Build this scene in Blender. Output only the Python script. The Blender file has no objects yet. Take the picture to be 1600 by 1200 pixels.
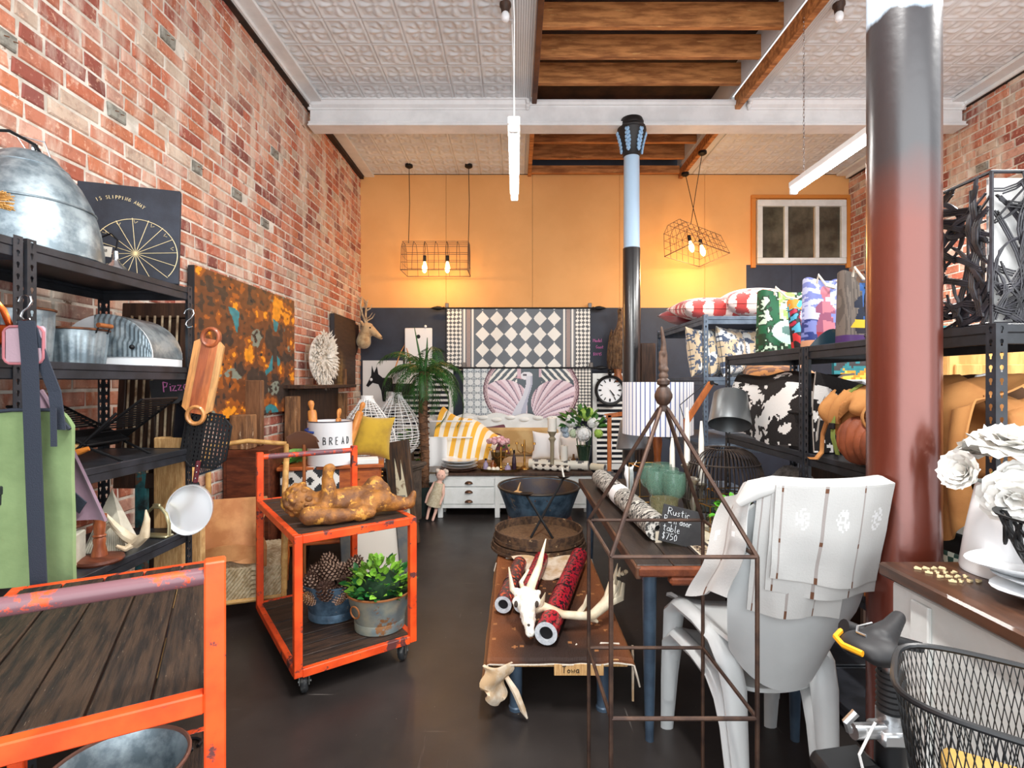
import bpy, bmesh, math, random
from math import sin, cos, pi, radians, sqrt, atan2
from mathutils import Vector, Matrix, Euler, noise as mnoise

scene = bpy.context.scene
COL = scene.collection
rnd = random.Random(7)

# ------------------------------------------------------------------ camera, world, lights, exposure
FPX, VX, VY, CH = 820.0, 806.0, 597.0, 1.5        # focal length in pixels, vanishing point, camera height
cam_d = bpy.data.cameras.new('camera')
cam_d.sensor_fit = 'HORIZONTAL'; cam_d.sensor_width = 36.0
cam_d.lens = FPX / 1600 * 36
cam_d.shift_x = -(VX - 800) / 1600; cam_d.shift_y = -(600 - VY) / 1600
cam_d.clip_start = 0.05
cam = bpy.data.objects.new('camera', cam_d); COL.objects.link(cam)
cam.location = (0, 0, CH); cam.rotation_euler = (pi / 2, 0, 0)
scene.camera = cam

world = bpy.data.worlds.new('world'); scene.world = world; world.use_nodes = True
bg = world.node_tree.nodes['Background']
bg.inputs[0].default_value = (0.90, 0.95, 1.0, 1); bg.inputs[1].default_value = 0.85

def area(name, loc, rot, sx, sy, power, col=(1, 1, 1)):
    d = bpy.data.lights.new(name, 'AREA'); d.shape = 'RECTANGLE'; d.size = sx; d.size_y = sy
    d.energy = power; d.color = col
    o = bpy.data.objects.new(name, d); COL.objects.link(o); o.location = loc; o.rotation_euler = rot
    return o
# daylight of the shop window behind the camera
area('shopfront_daylight', (1.2, -1.45, 2.2), (radians(90), 0, 0), 6.4, 3.6, 125, (0.95, 0.98, 1.0))
# added fill lamps, out of view, that even out the brightness
area('added_front_fill', (0.2, 0.9, 3.9), (0, 0, 0), 0.15, 1.2, 90, (1, 0.98, 0.95))
area('added_side_fill', (3.1, 1.6, 3.9), (0, 0, 0), 0.15, 1.2, 90, (1, 0.98, 0.95))  # added fill towards the side, no fitting modelled
area('added_rear_aisle_fill', (3.3, 4.6, 3.4), (0, 0, 0), 0.15, 1.2, 80, (1, 0.98, 0.95))  # extra fill lamp added over the far aisle

vs = scene.view_settings
vs.view_transform = 'Standard'; vs.look = 'None'; vs.gamma = 1.0; vs.use_curve_mapping = False
vs.exposure = 0.8

# ------------------------------------------------------------------ helpers
def lin(c):
    return tuple(((x / 255) / 12.92 if x / 255 <= 0.04045 else ((x / 255 + 0.055) / 1.055) ** 2.4) for x in c)
def P(px, py, Y):                      # a point of the room seen at that pixel, Y metres into the room
    return Vector(((px - VX) / FPX * Y, Y, CH - (py - VY) / FPX * Y))
def G(px, py, Z=0.0):                  # a point at height Z seen at that pixel
    Y = FPX * (CH - Z) / (py - VY)
    return Vector(((px - VX) / FPX * Y, Y, Z))
def Rz(a): return Matrix.Rotation(a, 4, 'Z')
def Rx(a): return Matrix.Rotation(a, 4, 'X')
def Ry(a): return Matrix.Rotation(a, 4, 'Y')
def Tr(x, y=None, z=None):
    return Matrix.Translation((x, y, z) if y is not None else x)

class MB:
    def __init__(s, T=None):
        s.v = []; s.f = []; s.mi = []; s.fc = []; s.T = T; s.m = 0; s.c = None; s.usecol = False
    def add(s, vs, fs):
        o = len(s.v)
        if s.T is not None: s.v += [s.T @ Vector(p) for p in vs]
        else: s.v += [Vector(p) for p in vs]
        for f in fs:
            s.f.append([i + o for i in f]); s.mi.append(s.m); s.fc.append(s.c)
        if s.c is not None: s.usecol = True
        return s
    def box(s, c, d, b=0.0, R=None):
        hx, hy, hz = d[0] / 2, d[1] / 2, d[2] / 2
        b = min(b, hx * .9, hy * .9, hz * .9)
        V = []; F = []
        if b <= 0:
            V = [(x, y, z) for x in (-hx, hx) for y in (-hy, hy) for z in (-hz, hz)]
            F = [(0, 1, 3, 2), (4, 6, 7, 5), (0, 4, 5, 1), (2, 3, 7, 6), (0, 2, 6, 4), (1, 5, 7, 3)]
        else:
            idx = {}
            for sx in (-1, 1):
                for sy in (-1, 1):
                    for sz in (-1, 1):
                        for k in range(3):
                            p = [sx * (hx - b), sy * (hy - b), sz * (hz - b)]
                            p[k] = (sx * hx, sy * hy, sz * hz)[k]
                            idx[(sx, sy, sz, k)] = len(V); V.append(tuple(p))
            def face(keys):
                F.append([idx[k] for k in keys])
            for k in range(3):
                a, e = (k + 1) % 3, (k + 2) % 3
                for sg in (-1, 1):
                    ks = []
                    for (p, q) in ((-1, -1), (1, -1), (1, 1), (-1, 1)):
                        t = [0, 0, 0]; t[k] = sg; t[a] = p; t[e] = q; ks.append((*t, k))
                    face(ks if sg > 0 else ks[::-1])
                    # edges between k face and a face
                for sg in (-1, 1):
                    for sa in (-1, 1):
                        t = [0, 0, 0]; t[k] = sg; t[a] = sa
                        t1 = t[:]; t1[e] = -1; t2 = t[:]; t2[e] = 1
                        q = [(*t1, k), (*t2, k), (*t2, a), (*t1, a)]
                        face(q if sg * sa < 0 else q[::-1])
            for sx in (-1, 1):
                for sy in (-1, 1):
                    for sz in (-1, 1):
                        q = [(sx, sy, sz, 0), (sx, sy, sz, 1), (sx, sy, sz, 2)]
                        face(q if sx * sy * sz > 0 else q[::-1])
        c = Vector(c)
        if R is not None: V = [c + (R.to_3x3() @ Vector(p)) for p in V]
        else: V = [c + Vector(p) for p in V]
        return s.add(V, F)
    def bar(s, p0, p1, w, h, b=0.0, up=(0, 0, 1)):
        p0 = Vector(p0); p1 = Vector(p1); d = p1 - p0; L = d.length; d.normalize()
        u = Vector(up)
        if abs(d.dot(u)) > .98: u = Vector((0, 1, 0))
        x = d.cross(u).normalized(); z = x.cross(d)
        R = Matrix((x, d, z)).transposed()
        return s.box((p0 + p1) / 2, (w, L, h), b, R)
    def tube(s, pts, r, n=8, closed=False, caps=True, flat=None):
        pts = [Vector(p) for p in pts]; N = len(pts)
        rs = r if isinstance(r, (list, tuple)) else [r] * N
        tang = []
        for i in range(N):
            a = pts[i - 1] if (i > 0 or closed) else pts[i]
            b = pts[(i + 1) % N] if (i < N - 1 or closed) else pts[i]
            t = (b - a)
            tang.append(t.normalized() if t.length > 1e-9 else Vector((0, 0, 1)))
        up = Vector((0, 0, 1)) if abs(tang[0].z) < .9 else Vector((1, 0, 0))
        nrm = (up - tang[0] * up.dot(tang[0])).normalized()
        V = []; F = []
        for i in range(N):
            t = tang[i]; nrm = nrm - t * nrm.dot(t)
            if nrm.length < 1e-6: nrm = t.orthogonal()
            nrm.normalize(); bn = t.cross(nrm)
            for k in range(n):
                a = 2 * pi * k / n
                fx, fy = flat if flat else (1, 1)
                V.append(pts[i] + (nrm * cos(a) * fx + bn * sin(a) * fy) * rs[i])
        M_ = N if closed else N - 1
        for i in range(M_):
            j = (i + 1) % N
            for k in range(n):
                l = (k + 1) % n
                F.append((i * n + k, i * n + l, j * n + l, j * n + k))
        if caps and not closed:
            F.append(tuple(range(n))[::-1]); F.append(tuple((N - 1) * n + k for k in range(n)))
        return s.add(V, F)
    def cyl(s, p0, p1, r0, r1=None, n=16):
        return s.tube([p0, p1], [r0, r0 if r1 is None else r1], n)
    def lathe(s, prof, n=24, c=(0, 0, 0), R=None, a0=0, a1=2 * pi, sx=1, sy=1, cap=False):
        full = abs(a1 - a0 - 2 * pi) < 1e-6
        m = n if full else n + 1
        V = []; F = []; c = Vector(c)
        for (r, z) in prof:
            for k in range(m):
                a = a0 + (a1 - a0) * k / n
                p = Vector((r * cos(a) * sx, r * sin(a) * sy, z))
                V.append(c + (R.to_3x3() @ p if R is not None else p))
        for i in range(len(prof) - 1):
            for k in range(n):
                l = (k + 1) % m
                F.append((i * m + k, i * m + l, (i + 1) * m + l, (i + 1) * m + k))
        if cap and full:
            F.append(tuple(range(m))[::-1]); F.append(tuple((len(prof) - 1) * m + k for k in range(m)))
        return s.add(V, F)
    def ball(s, c, r, nu=14, nv=9, R=None):
        rx, ry, rz = r if isinstance(r, (tuple, list)) else (r, r, r)
        V = []; F = []; c = Vector(c)
        for i in range(nv + 1):
            t = pi * i / nv
            for k in range(nu):
                a = 2 * pi * k / nu
                p = Vector((rx * sin(t) * cos(a), ry * sin(t) * sin(a), -rz * cos(t)))
                V.append(c + (R.to_3x3() @ p if R is not None else p))
        for i in range(nv):
            for k in range(nu):
                l = (k + 1) % nu
                F.append((i * nu + k, i * nu + l, (i + 1) * nu + l, (i + 1) * nu + k))
        return s.add(V, F)
    def grid(s, fn, nu, nv, cu=False, cv=False, colfn=None):
        V = []; mu = nu if cu else nu + 1; mv = nv if cv else nv + 1
        for i in range(mu):
            for j in range(mv):
                V.append(fn(i / nu, j / nv))
        o = len(s.v)
        F = []
        for i in range(nu):
            for j in range(nv):
                i2 = (i + 1) % mu; j2 = (j + 1) % mv
                F.append((i * mv + j, i2 * mv + j, i2 * mv + j2, i * mv + j2))
        n0 = len(s.f)
        s.add(V, F)
        if colfn:
            q = 0
            for i in range(nu):
                for j in range(nv):
                    s.fc[n0 + q] = colfn((i + .5) / nu, (j + .5) / nv); q += 1
            s.usecol = True
        return s
    def slab(s, fn, nu, nv, th, colfn=None, back=None):
        """a sheet with thickness: fn gives the front, th is added along -normal"""
        e = 1e-3
        def nor(u, v):
            a = Vector(fn(min(u + e, 1), v)) - Vector(fn(max(u - e, 0), v)); b = Vector(fn(u, min(v + e, 1))) - Vector(fn(u, max(v - e, 0)))
            n = a.cross(b); return n.normalized() if n.length > 0 else Vector((0, 0, 1))
        s.grid(fn, nu, nv, colfn=colfn)
        keep = s.c
        if colfn and back is not None: s.c = back
        elif colfn: s.c = colfn(.5, .5)
        o = len(s.v); V = []
        for i in range(nu + 1):
            for j in range(nv + 1):
                u, v = i / nu, j / nv
                V.append(Vector(fn(u, v)) - nor(u, v) * th)
        for i in range(nu + 1):
            for j in range(nv + 1):
                pass
        F = []; m = nv + 1
        for i in range(nu):
            for j in range(nv):
                F.append((i * m + j, i * m + j + 1, (i + 1) * m + j + 1, (i + 1) * m + j))
        base = o - (nu + 1) * m
        s.add(V, F)
        ring = [(i, 0) for i in range(nu)] + [(nu, j) for j in range(nv)] + [(i, nv) for i in range(nu, 0, -1)] + [(0, j) for j in range(nv, 0, -1)]
        for a in range(len(ring)):
            p, q = ring[a], ring[(a + 1) % len(ring)]
            i0 = p[0] * m + p[1]; i1 = q[0] * m + q[1]
            s.f.append([base + i1, base + i0, o + i0, o + i1]); s.mi.append(s.m); s.fc.append(s.c)
        s.c = keep
        return s
    def prism(s, poly, d0, d1, T=None):
        """polygon in local xy, extruded along z from d0 to d1"""
        n = len(poly); V = [Vector((x, y, d0)) for x, y in poly] + [Vector((x, y, d1)) for x, y in poly]
        if T is not None: V = [T @ p for p in V]
        F = [tuple(range(n))[::-1], tuple(range(n, 2 * n))]
        F += [(i, (i + 1) % n, n + (i + 1) % n, n + i) for i in range(n)]
        return s.add(V, F)
    def mesh(s, name, smooth=False, ang=40):
        me = bpy.data.meshes.new(name)
        me.from_pydata([tuple(p) for p in s.v], [], s.f)
        if s.usecol:
            at = me.color_attributes.new('Col', 'FLOAT_COLOR', 'CORNER')
            buf = []
            for f, c in zip(s.f, s.fc):
                c = c or (.5, .5, .5)
                buf += [c[0], c[1], c[2], 1.0] * len(f)
            at.data.foreach_set('color', buf)
        if any(s.mi): me.polygons.foreach_set('material_index', s.mi)
        if smooth:
            me.shade_smooth(); me.set_sharp_from_angle(angle=radians(ang))
        return me
    def build(s, name, mat, parent=None, smooth=False, ang=40, world=False, weld=False):
        if world and parent is not None:
            inv = ROOT[parent.name].inverted(); s.v = [inv @ p for p in s.v]
        me = s.mesh(name, smooth, ang)
        for mm in (mat if isinstance(mat, (list, tuple)) else [mat]): me.materials.append(mm)
        o = bpy.data.objects.new(name, me); COL.objects.link(o)
        if parent is not None: o.parent = parent
        return o

ROOT = {}
def tag(o, label=None, cat=None, group=None, kind=None):
    if label: o['label'] = label
    if cat: o['category'] = cat
    if group: o['group'] = group
    if kind: o['kind'] = kind
    return o
def thing(name, label, cat, loc=(0, 0, 0), rz=0, group=None, kind=None, R=None):
    o = bpy.data.objects.new(name, None); COL.objects.link(o); o.empty_display_size = .05
    Mx = Tr(Vector(loc)) @ (R if R is not None else Rz(rz))
    o.matrix_world = Mx; ROOT[o.name] = Mx
    return tag(o, label, cat, group, kind)
def one(mb, name, mat, label, cat, loc=(0, 0, 0), rz=0, group=None, smooth=False, R=None, kind=None):
    """a thing that is one mesh"""
    o = mb.build(name, mat, None, smooth); Mx = Tr(Vector(loc)) @ (R if R is not None else Rz(rz))
    o.matrix_world = Mx; ROOT[o.name] = Mx
    return tag(o, label, cat, group, kind)
KIDS = {}
def copy_tree(o, parent=None, loc=None, rz=None, label=None, R=None):
    kids = [k for k in bpy.data.objects if k.parent == o]
    c = o.copy(); COL.objects.link(c); c.parent = parent
    if parent is None and loc is not None:
        Mx = Tr(Vector(loc)) @ (R if R is not None else Rz(rz or 0)); c.matrix_world = Mx; ROOT[c.name] = Mx
    if label: c['label'] = label
    for k in kids: copy_tree(k, c)
    return c
def blob(parts, voxel, smooth_it=6, T=None):
    """one continuous surface grown over overlapping balls and tapered limbs: ('b',c,r[,R]) / ('t',pts,radii)"""
    mb = MB()
    for p in parts:
        if p[0] == 'b': mb.ball(p[1], p[2], 16, 10, p[3] if len(p) > 3 else None)
        else:
            mb.tube(p[1], p[2], 12)
            for q, r in zip(p[1], p[2]): mb.ball(q, r, 12, 8)
    me = mb.mesh('blob_tmp'); o = bpy.data.objects.new('blob_tmp', me); COL.objects.link(o)
    m = o.modifiers.new('r', 'REMESH'); m.mode = 'VOXEL'; m.voxel_size = voxel
    if smooth_it:
        m2 = o.modifiers.new('s', 'SMOOTH'); m2.factor = .5; m2.iterations = smooth_it
    dg = bpy.context.evaluated_depsgraph_get(); dg.update()
    ev = o.evaluated_get(dg); em = ev.to_mesh()
    out = MB(T); out.add([v.co.copy() for v in em.vertices], [tuple(p.vertices) for p in em.polygons])
    ev.to_mesh_clear(); bpy.data.objects.remove(o); bpy.data.meshes.remove(me)
    return out
def fnoise(p, s=1.0):
    return mnoise.noise(Vector(p) * s)
def cushion(w, h, t, sag=0.0, pinch=.12, n=12, corner=2.2):
    """puffed pillow in the local xz plane, bulging along y, base at z=0"""
    mb = MB()
    def side(sg):
        def fn(u, v):
            a, b = 2 * u - 1, 2 * v - 1
            e = max(0, (1 - abs(a) ** corner) * (1 - abs(b) ** corner)) ** .5
            sc = 1 - pinch * (1 - abs(b) ** 2) * abs(a) ** 3
            sd = 1 - pinch * (1 - abs(a) ** 2) * abs(b) ** 3
            x = a * w / 2 * sc; z = h / 2 + b * h / 2 * sd
            return (x, sg * (t / 2 * e + .002), z + sag * fnoise((x * 6, sg, z * 6)) * .3)
        return fn
    return mb, side
def make_cushion(w, h, t, col=None, colfn=None, **k):
    mb, side = cushion(w, h, t, **k); n = 18 if colfn is None else 52
    f = side(-1); g = side(1)
    mb.c = col
    mb.grid(f, n, n, colfn=colfn); mb.grid(lambda u, v: g(1 - u, v), n, n, colfn=(lambda u, v: colfn(1 - u, v)) if colfn else None)
    return mb
# hand lettering, strokes on a 0..1 cell
GLY = {
 'R': [[(0, 0), (0, 1)], [(0, 1), (.45, .95), (.55, .75), (.4, .55), (0, .5)], [(.2, .5), (.6, 0)]],
 'B': [[(0, 0), (0, 1)], [(0, 1), (.45, .92), (.45, .6), (0, .53)], [(0, .53), (.55, .45), (.55, .1), (0, 0)]],
 'u': [[(0, .5), (.02, .1), (.2, 0), (.38, .1), (.42, .5)], [(.42, .5), (.45, 0)]],
 's': [[(.4, .45), (.2, .52), (.06, .4), (.3, .22), (.36, .08), (.15, 0), (0, .06)]],
 't': [[(.2, .9), (.2, .1), (.35, 0)], [(0, .6), (.42, .62)]],
 'i': [[(.1, .5), (.1, 0)], [(.1, .68), (.11, .74)]],
 'c': [[(.4, .45), (.2, .52), (.03, .3), (.1, .05), (.4, .03)]],
 'a': [[(.4, .48), (.15, .5), (0, .25), (.12, .02), (.38, .15)], [(.4, .5), (.42, 0)]],
 'r': [[(0, .5), (.03, 0)], [(.03, .3), (.2, .5), (.38, .46)]],
 'n': [[(0, .5), (.02, 0)], [(.02, .35), (.2, .52), (.36, .4), (.38, 0)]],
 'd': [[(.38, .4), (.15, .5), (0, .25), (.12, .02), (.38, .12)], [(.4, 1), (.4, 0)]],
 'o': [[(.2, .5), (.02, .3), (.12, .02), (.35, .05), (.4, .3), (.2, .5)]],
 'b': [[(0, 1), (0, 0)], [(0, .3), (.22, .5), (.42, .25), (.2, 0), (0, .08)]],
 'l': [[(.08, 1), (.06, .1), (.18, 0)]],
 'e': [[(.02, .27), (.38, .3), (.3, .5), (.1, .48), (.02, .22), (.15, 0), (.4, .06)]],
 '$': [[(.45, .8), (.2, .88), (.08, .65), (.42, .4), (.36, .15), (.05, .18)], [(.25, 1.02), (.23, -.04)]],
 '7': [[(0, .9), (.45, .92), (.15, 0)]], '5': [[(.42, .92), (.08, .9), (.05, .52), (.35, .55), (.4, .2), (.02, .02)]],
 '0': [[(.22, .9), (.02, .5), (.15, .02), (.4, .2), (.4, .7), (.22, .9)]],
 '1': [[(.15, .9), (.15, 0)]], '4': [[(.3, 0), (.32, .9), (0, .35), (.45, .35)]], '9': [[(.4, .6), (.2, .45), (.02, .65), (.2, .9), (.4, .75), (.36, 0)]],
 'P': [[(0, 0), (.03, 1)], [(.03, 1), (.5, .85), (.35, .5), (.05, .5)]],
 'z': [[(0, .5), (.4, .5), (.02, .02), (.45, 0)]],
 'T': [[(0, .95), (.6, 1)], [(.3, 1), (.27, 0)]], 'w': [[(0, .5), (.1, 0), (.25, .4), (.38, 0), (.52, .5)]],
 'M': [[(0, 0), (.06, .95), (.28, .4), (.52, .95), (.58, 0)]], 'G': [[(.5, .8), (.25, .95), (.02, .5), (.2, 0), (.5, .15), (.5, .42), (.3, .42)]],
 'I': [[(.1, 0), (.1, 1)]], 'S': [[(.45, .85), (.2, 1), (.03, .75), (.45, .3), (.25, 0), (0, .12)]],
 'L': [[(0, 1), (0, 0), (.42, 0)]], 'N': [[(0, 0), (0, 1), (.48, 0), (.48, 1)]], 'A': [[(0, 0), (.26, 1), (.52, 0)], [(.1, .35), (.42, .35)]],
 'W': [[(0, 1), (.14, 0), (.3, .7), (.46, 0), (.6, 1)]], 'Y': [[(0, 1), (.25, .5), (.5, 1)], [(.25, .5), (.25, 0)]],
 'E': [[(.42, 0), (0, 0), (0, 1), (.42, 1)], [(0, .52), (.35, .52)]], 'D': [[(0, 0), (0, 1), (.35, .9), (.5, .5), (.35, .08), (0, 0)]],
 'k': [[(0, 1), (0, 0)], [(.35, .5), (0, .22), (.38, 0)]], 'g': [[(.38, .45), (.15, .5), (.02, .25), (.15, .05), (.38, .15)], [(.4, .5), (.38, -.35), (.05, -.3)]],
}
def letters(mb, text, size, T, r=None, gap=.18, wd=1.0, n=5):
    """strokes written along local +x, up local +z; T places them"""
    x = 0.0; r = r or size * .05; old = mb.T; mb.T = T
    for ch in text:
        if ch == ' ': x += .5 * size * wd; continue
        w = 0
        for st in GLY[ch]:
            w = max(w, max(p[0] for p in st))
            mb.tube([(x + p[0] * size * wd, 0, p[1] * size) for p in st], r, n)
        x += (w + gap) * size * wd
    mb.T = old
    return x

# ------------------------------------------------------------------ materials
MATS = {}
def M(name, col, rough=.6, metal=0.0, col2=None, scale=6, detail=5, lo=.4, hi=.6, bump=0.0, bscale=None, stretch=(1, 1, 1),
      chip=None, vcol=False, coords='Object', spec=.5, trans=0.0, emit=None, alpha=1.0, ior=1.45, sheen=0.0, coat=0.0, sub=0.0, rvar=0.0, orand=0.0):
    if name in MATS: return MATS[name]
    m = bpy.data.materials.new(name); m.use_nodes = True; nt = m.node_tree; N = nt.nodes; L = nt.links
    b = N['Principled BSDF']
    c1 = lin(col) if max(col) > 1 else col
    tc = N.new('ShaderNodeTexCoord'); mp = N.new('ShaderNodeMapping'); mp.inputs['Scale'].default_value = stretch
    if coords == 'World':
        gp = N.new('ShaderNodeNewGeometry'); L.new(gp.outputs['Position'], mp.inputs[0])
    else: L.new(tc.outputs[coords], mp.inputs[0])
    out = None
    def nz(sc, det=detail, rough_=.6):
        t = N.new('ShaderNodeTexNoise'); t.inputs['Scale'].default_value = sc; t.inputs['Detail'].default_value = det
        t.inputs['Roughness'].default_value = rough_; L.new(mp.outputs[0], t.inputs['Vector']); return t
    def ramp(src, a, e):
        r = N.new('ShaderNodeMapRange'); r.inputs[1].default_value = a; r.inputs[2].default_value = e
        L.new(src, r.inputs[0]); return r.outputs[0]
    def mix(f, a, e, mode='MIX'):
        x = N.new('ShaderNodeMix'); x.data_type = 'RGBA'; x.blend_type = mode
        if isinstance(f, float): x.inputs[0].default_value = f
        else: L.new(f, x.inputs[0])
        for s_, k in ((a, 6), (e, 7)):
            if isinstance(s_, tuple): x.inputs[k].default_value = (*s_[:3], 1)
            else: L.new(s_, x.inputs[k])
        return x.outputs[2]
    if vcol:
        at = N.new('ShaderNodeVertexColor'); at.layer_name = 'Col'; out = at.outputs[0]
        if col2 is not None:
            t = nz(scale); out = mix(ramp(t.outputs['Fac'], lo, hi), out, mix(.75, out, lin(col2)))
    elif col2 is not None:
        t = nz(scale); out = mix(ramp(t.outputs['Fac'], lo, hi), c1, lin(col2))
    if orand:
        oi = N.new('ShaderNodeObjectInfo'); r = N.new('ShaderNodeMapRange'); r.inputs[3].default_value = 1 - orand; r.inputs[4].default_value = 1 + orand
        L.new(oi.outputs['Random'], r.inputs[0])
        h = N.new('ShaderNodeHueSaturation'); L.new(r.outputs[0], h.inputs['Value'])
        if out is None: h.inputs['Color'].default_value = (*c1, 1)
        else: L.new(out, h.inputs['Color'])
        out = h.outputs[0]
    if chip:
        cc, cs, th = chip[:3]; t = nz(cs, 8, .7)
        f = ramp(t.outputs['Fac'], th - .05, th - .02)
        out = mix(f, out if out is not None else c1, lin(cc))
        if len(chip) > 3:
            rr = N.new('ShaderNodeMapRange'); rr.inputs[3].default_value = rough; rr.inputs[4].default_value = chip[3]
            L.new(f, rr.inputs[0]); L.new(rr.outputs[0], b.inputs['Roughness'])
    if out is not None: L.new(out, b.inputs['Base Color'])
    else: b.inputs['Base Color'].default_value = (*c1, 1)
    if not (chip and len(chip) > 3): b.inputs['Roughness'].default_value = rough
    if rvar:
        t = nz(scale * 1.7); rr = N.new('ShaderNodeMapRange'); rr.inputs[3].default_value = rough - rvar; rr.inputs[4].default_value = rough + rvar
        L.new(t.outputs['Fac'], rr.inputs[0]); L.new(rr.outputs[0], b.inputs['Roughness'])
    b.inputs['Metallic'].default_value = metal; b.inputs['IOR'].default_value = ior
    b.inputs['Specular IOR Level'].default_value = spec
    b.inputs['Transmission Weight'].default_value = trans; b.inputs['Sheen Weight'].default_value = sheen
    b.inputs['Coat Weight'].default_value = coat; b.inputs['Alpha'].default_value = alpha
    if sub: b.inputs['Subsurface Weight'].default_value = sub; b.inputs['Subsurface Radius'].default_value = (.02, .02, .02)
    if emit:
        b.inputs['Emission Color'].default_value = (*emit[0], 1); b.inputs['Emission Strength'].default_value = emit[1]
    if bump:
        t = nz(bscale or scale * 3, 6); bp = N.new('ShaderNodeBump'); bp.inputs['Strength'].default_value = min(1, bump); bp.inputs['Distance'].default_value = .01
        L.new(t.outputs['Fac'], bp.inputs['Height']); L.new(bp.outputs[0], b.inputs['Normal'])
    MATS[name] = m; m['nt'] = 1
    return m
vprint = M('printed_surface', (128, 128, 128), .55, vcol=True)
vgloss = M('printed_vinyl', (128, 128, 128), .35, vcol=True)
vfab = M('printed_fabric', (128, 128, 128), .9, vcol=True, sheen=.3, bump=.15, bscale=180)
black_steel = M('black_steel', (30, 32, 36), .42, .0, col2=(44, 46, 52), scale=9, bump=.05, bscale=60)
grey_steel = M('grey_steel', (92, 104, 118), .4, .3, col2=(70, 80, 94), scale=9)
iron_black = M('iron_black', (24, 24, 26), .5, .4)
galv = M('galvanised', (165, 178, 184), .42, .65, col2=(112, 126, 134), scale=14, bump=.06, bscale=40, rvar=.1)
galv_blue = M('galvanised_blue', (96, 124, 146), .45, .45, col2=(60, 80, 98), scale=11, bump=.06, chip=((140, 130, 118), 7, .66))
galv_old = M('galvanised_old', (150, 150, 132), .55, .35, col2=(108, 122, 124), scale=6, chip=((128, 88, 52), 5, .63), bump=.08)
enamel = M('white_enamel', (236, 238, 240), .18, coat=.3)
white_paint = M('white_paint', (228, 230, 228), .5, col2=(214, 216, 212), scale=5)
white_cloth = M('white_cloth', (225, 224, 222), .92, sheen=.3, bump=.12, bscale=150)
brass = M('brass', (196, 150, 78), .3, 1.0)
silver = M('silver_steel', (205, 208, 212), .22, 1.0)
rust = M('rust', (120, 72, 42), .7, .3, col2=(80, 48, 34), scale=20, bump=.2)
orange_paint = M('orange_trolley_paint', (232, 84, 32), .42, col2=(206, 66, 24), scale=8, chip=((92, 50, 48), 9, .62, .5), bump=.05)
deck_wood = M('dark_deck_wood', (58, 44, 34), .55, col2=(28, 24, 22), scale=5, stretch=(14, 1.2, 6), bump=.35, bscale=9, chip=((140, 122, 104), 26, .70))
wood_mid = M('mid_wood', (150, 88, 44), .5, col2=(108, 58, 28), scale=4, stretch=(10, 10, 1), bump=.08)
wood_pale = M('pale_wood', (204, 164, 108), .6, col2=(178, 134, 82), scale=4, stretch=(10, 10, 1), bump=.08)
wood_dark = M('dark_wood', (74, 50, 36), .55, col2=(48, 32, 24), scale=4, stretch=(9, 9, 1), bump=.15)
wood_red = M('red_wood', (112, 58, 36), .5, col2=(80, 40, 26), scale=4, stretch=(2, 9, 9), bump=.1)
leaf_green = M('leaf_green', (62, 118, 44), .5, col2=(34, 82, 34), scale=9, orand=.3)
glass = M('clear_glass', (240, 246, 246), .03, trans=1.0, ior=1.45)
chalk = M('chalk_white', (226, 232, 236), .9)
black_board = M('blackboard', (44, 44, 46), .8, col2=(56, 56, 58), scale=5)
# ------------------------------------------------------------------ the room
XL, XR, YB, ZC, YF = -2.175, 4.66, 7.34, 4.40, -1.5
OX0, OX1 = 0.17, 2.28                      # open strip of bare joists
BY0, BY1 = 5.42, 5.54                      # cross beam

# floor
def floor_mat():
    m = M('black_floor_paint', (40, 36, 35), .38, col2=(54, 49, 47), scale=2.2, lo=.3, hi=.7, bump=.05, bscale=14, coords='World', rvar=.1)
    nt = m.node_tree; N = nt.nodes; L = nt.links; b = N['Principled BSDF']
    src = b.inputs['Base Color'].links[0].from_socket
    gp = N.new('ShaderNodeNewGeometry')
    def layer(src, scale, stretch, rot, lo, hi, col):
        mp = N.new('ShaderNodeMapping'); mp.inputs['Scale'].default_value = stretch; mp.inputs['Rotation'].default_value = (0, 0, rot); L.new(gp.outputs['Position'], mp.inputs[0])
        t = N.new('ShaderNodeTexNoise'); t.inputs['Scale'].default_value = scale; t.inputs['Detail'].default_value = 6; L.new(mp.outputs[0], t.inputs['Vector'])
        r = N.new('ShaderNodeMapRange'); r.inputs[1].default_value = lo; r.inputs[2].default_value = hi; L.new(t.outputs['Fac'], r.inputs[0])
        x = N.new('ShaderNodeMix'); x.data_type = 'RGBA'; L.new(r.outputs[0], x.inputs[0]); L.new(src, x.inputs[6]); x.inputs[7].default_value = (*lin(col), 1)
        return x.outputs[2]
    src = layer(src, 30, (1, .05, 1), .5, .70, .76, (104, 98, 94))
    src = layer(src, 30, (.06, 1, 1), -.35, .71, .77, (96, 90, 86))
    src = layer(src, 55, (1, 1, 1), 0, .73, .76, (150, 140, 128))
    L.new(src, b.inputs['Base Color'])
    return m
mb = MB(); mb.box(((XL + XR) / 2, (YF + YB) / 2, -.05), (XR - XL + .4, YB - YF + .4, .1))
tag(mb.build('floor', floor_mat()), 'black painted scuffed shop floor', kind='structure')

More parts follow.
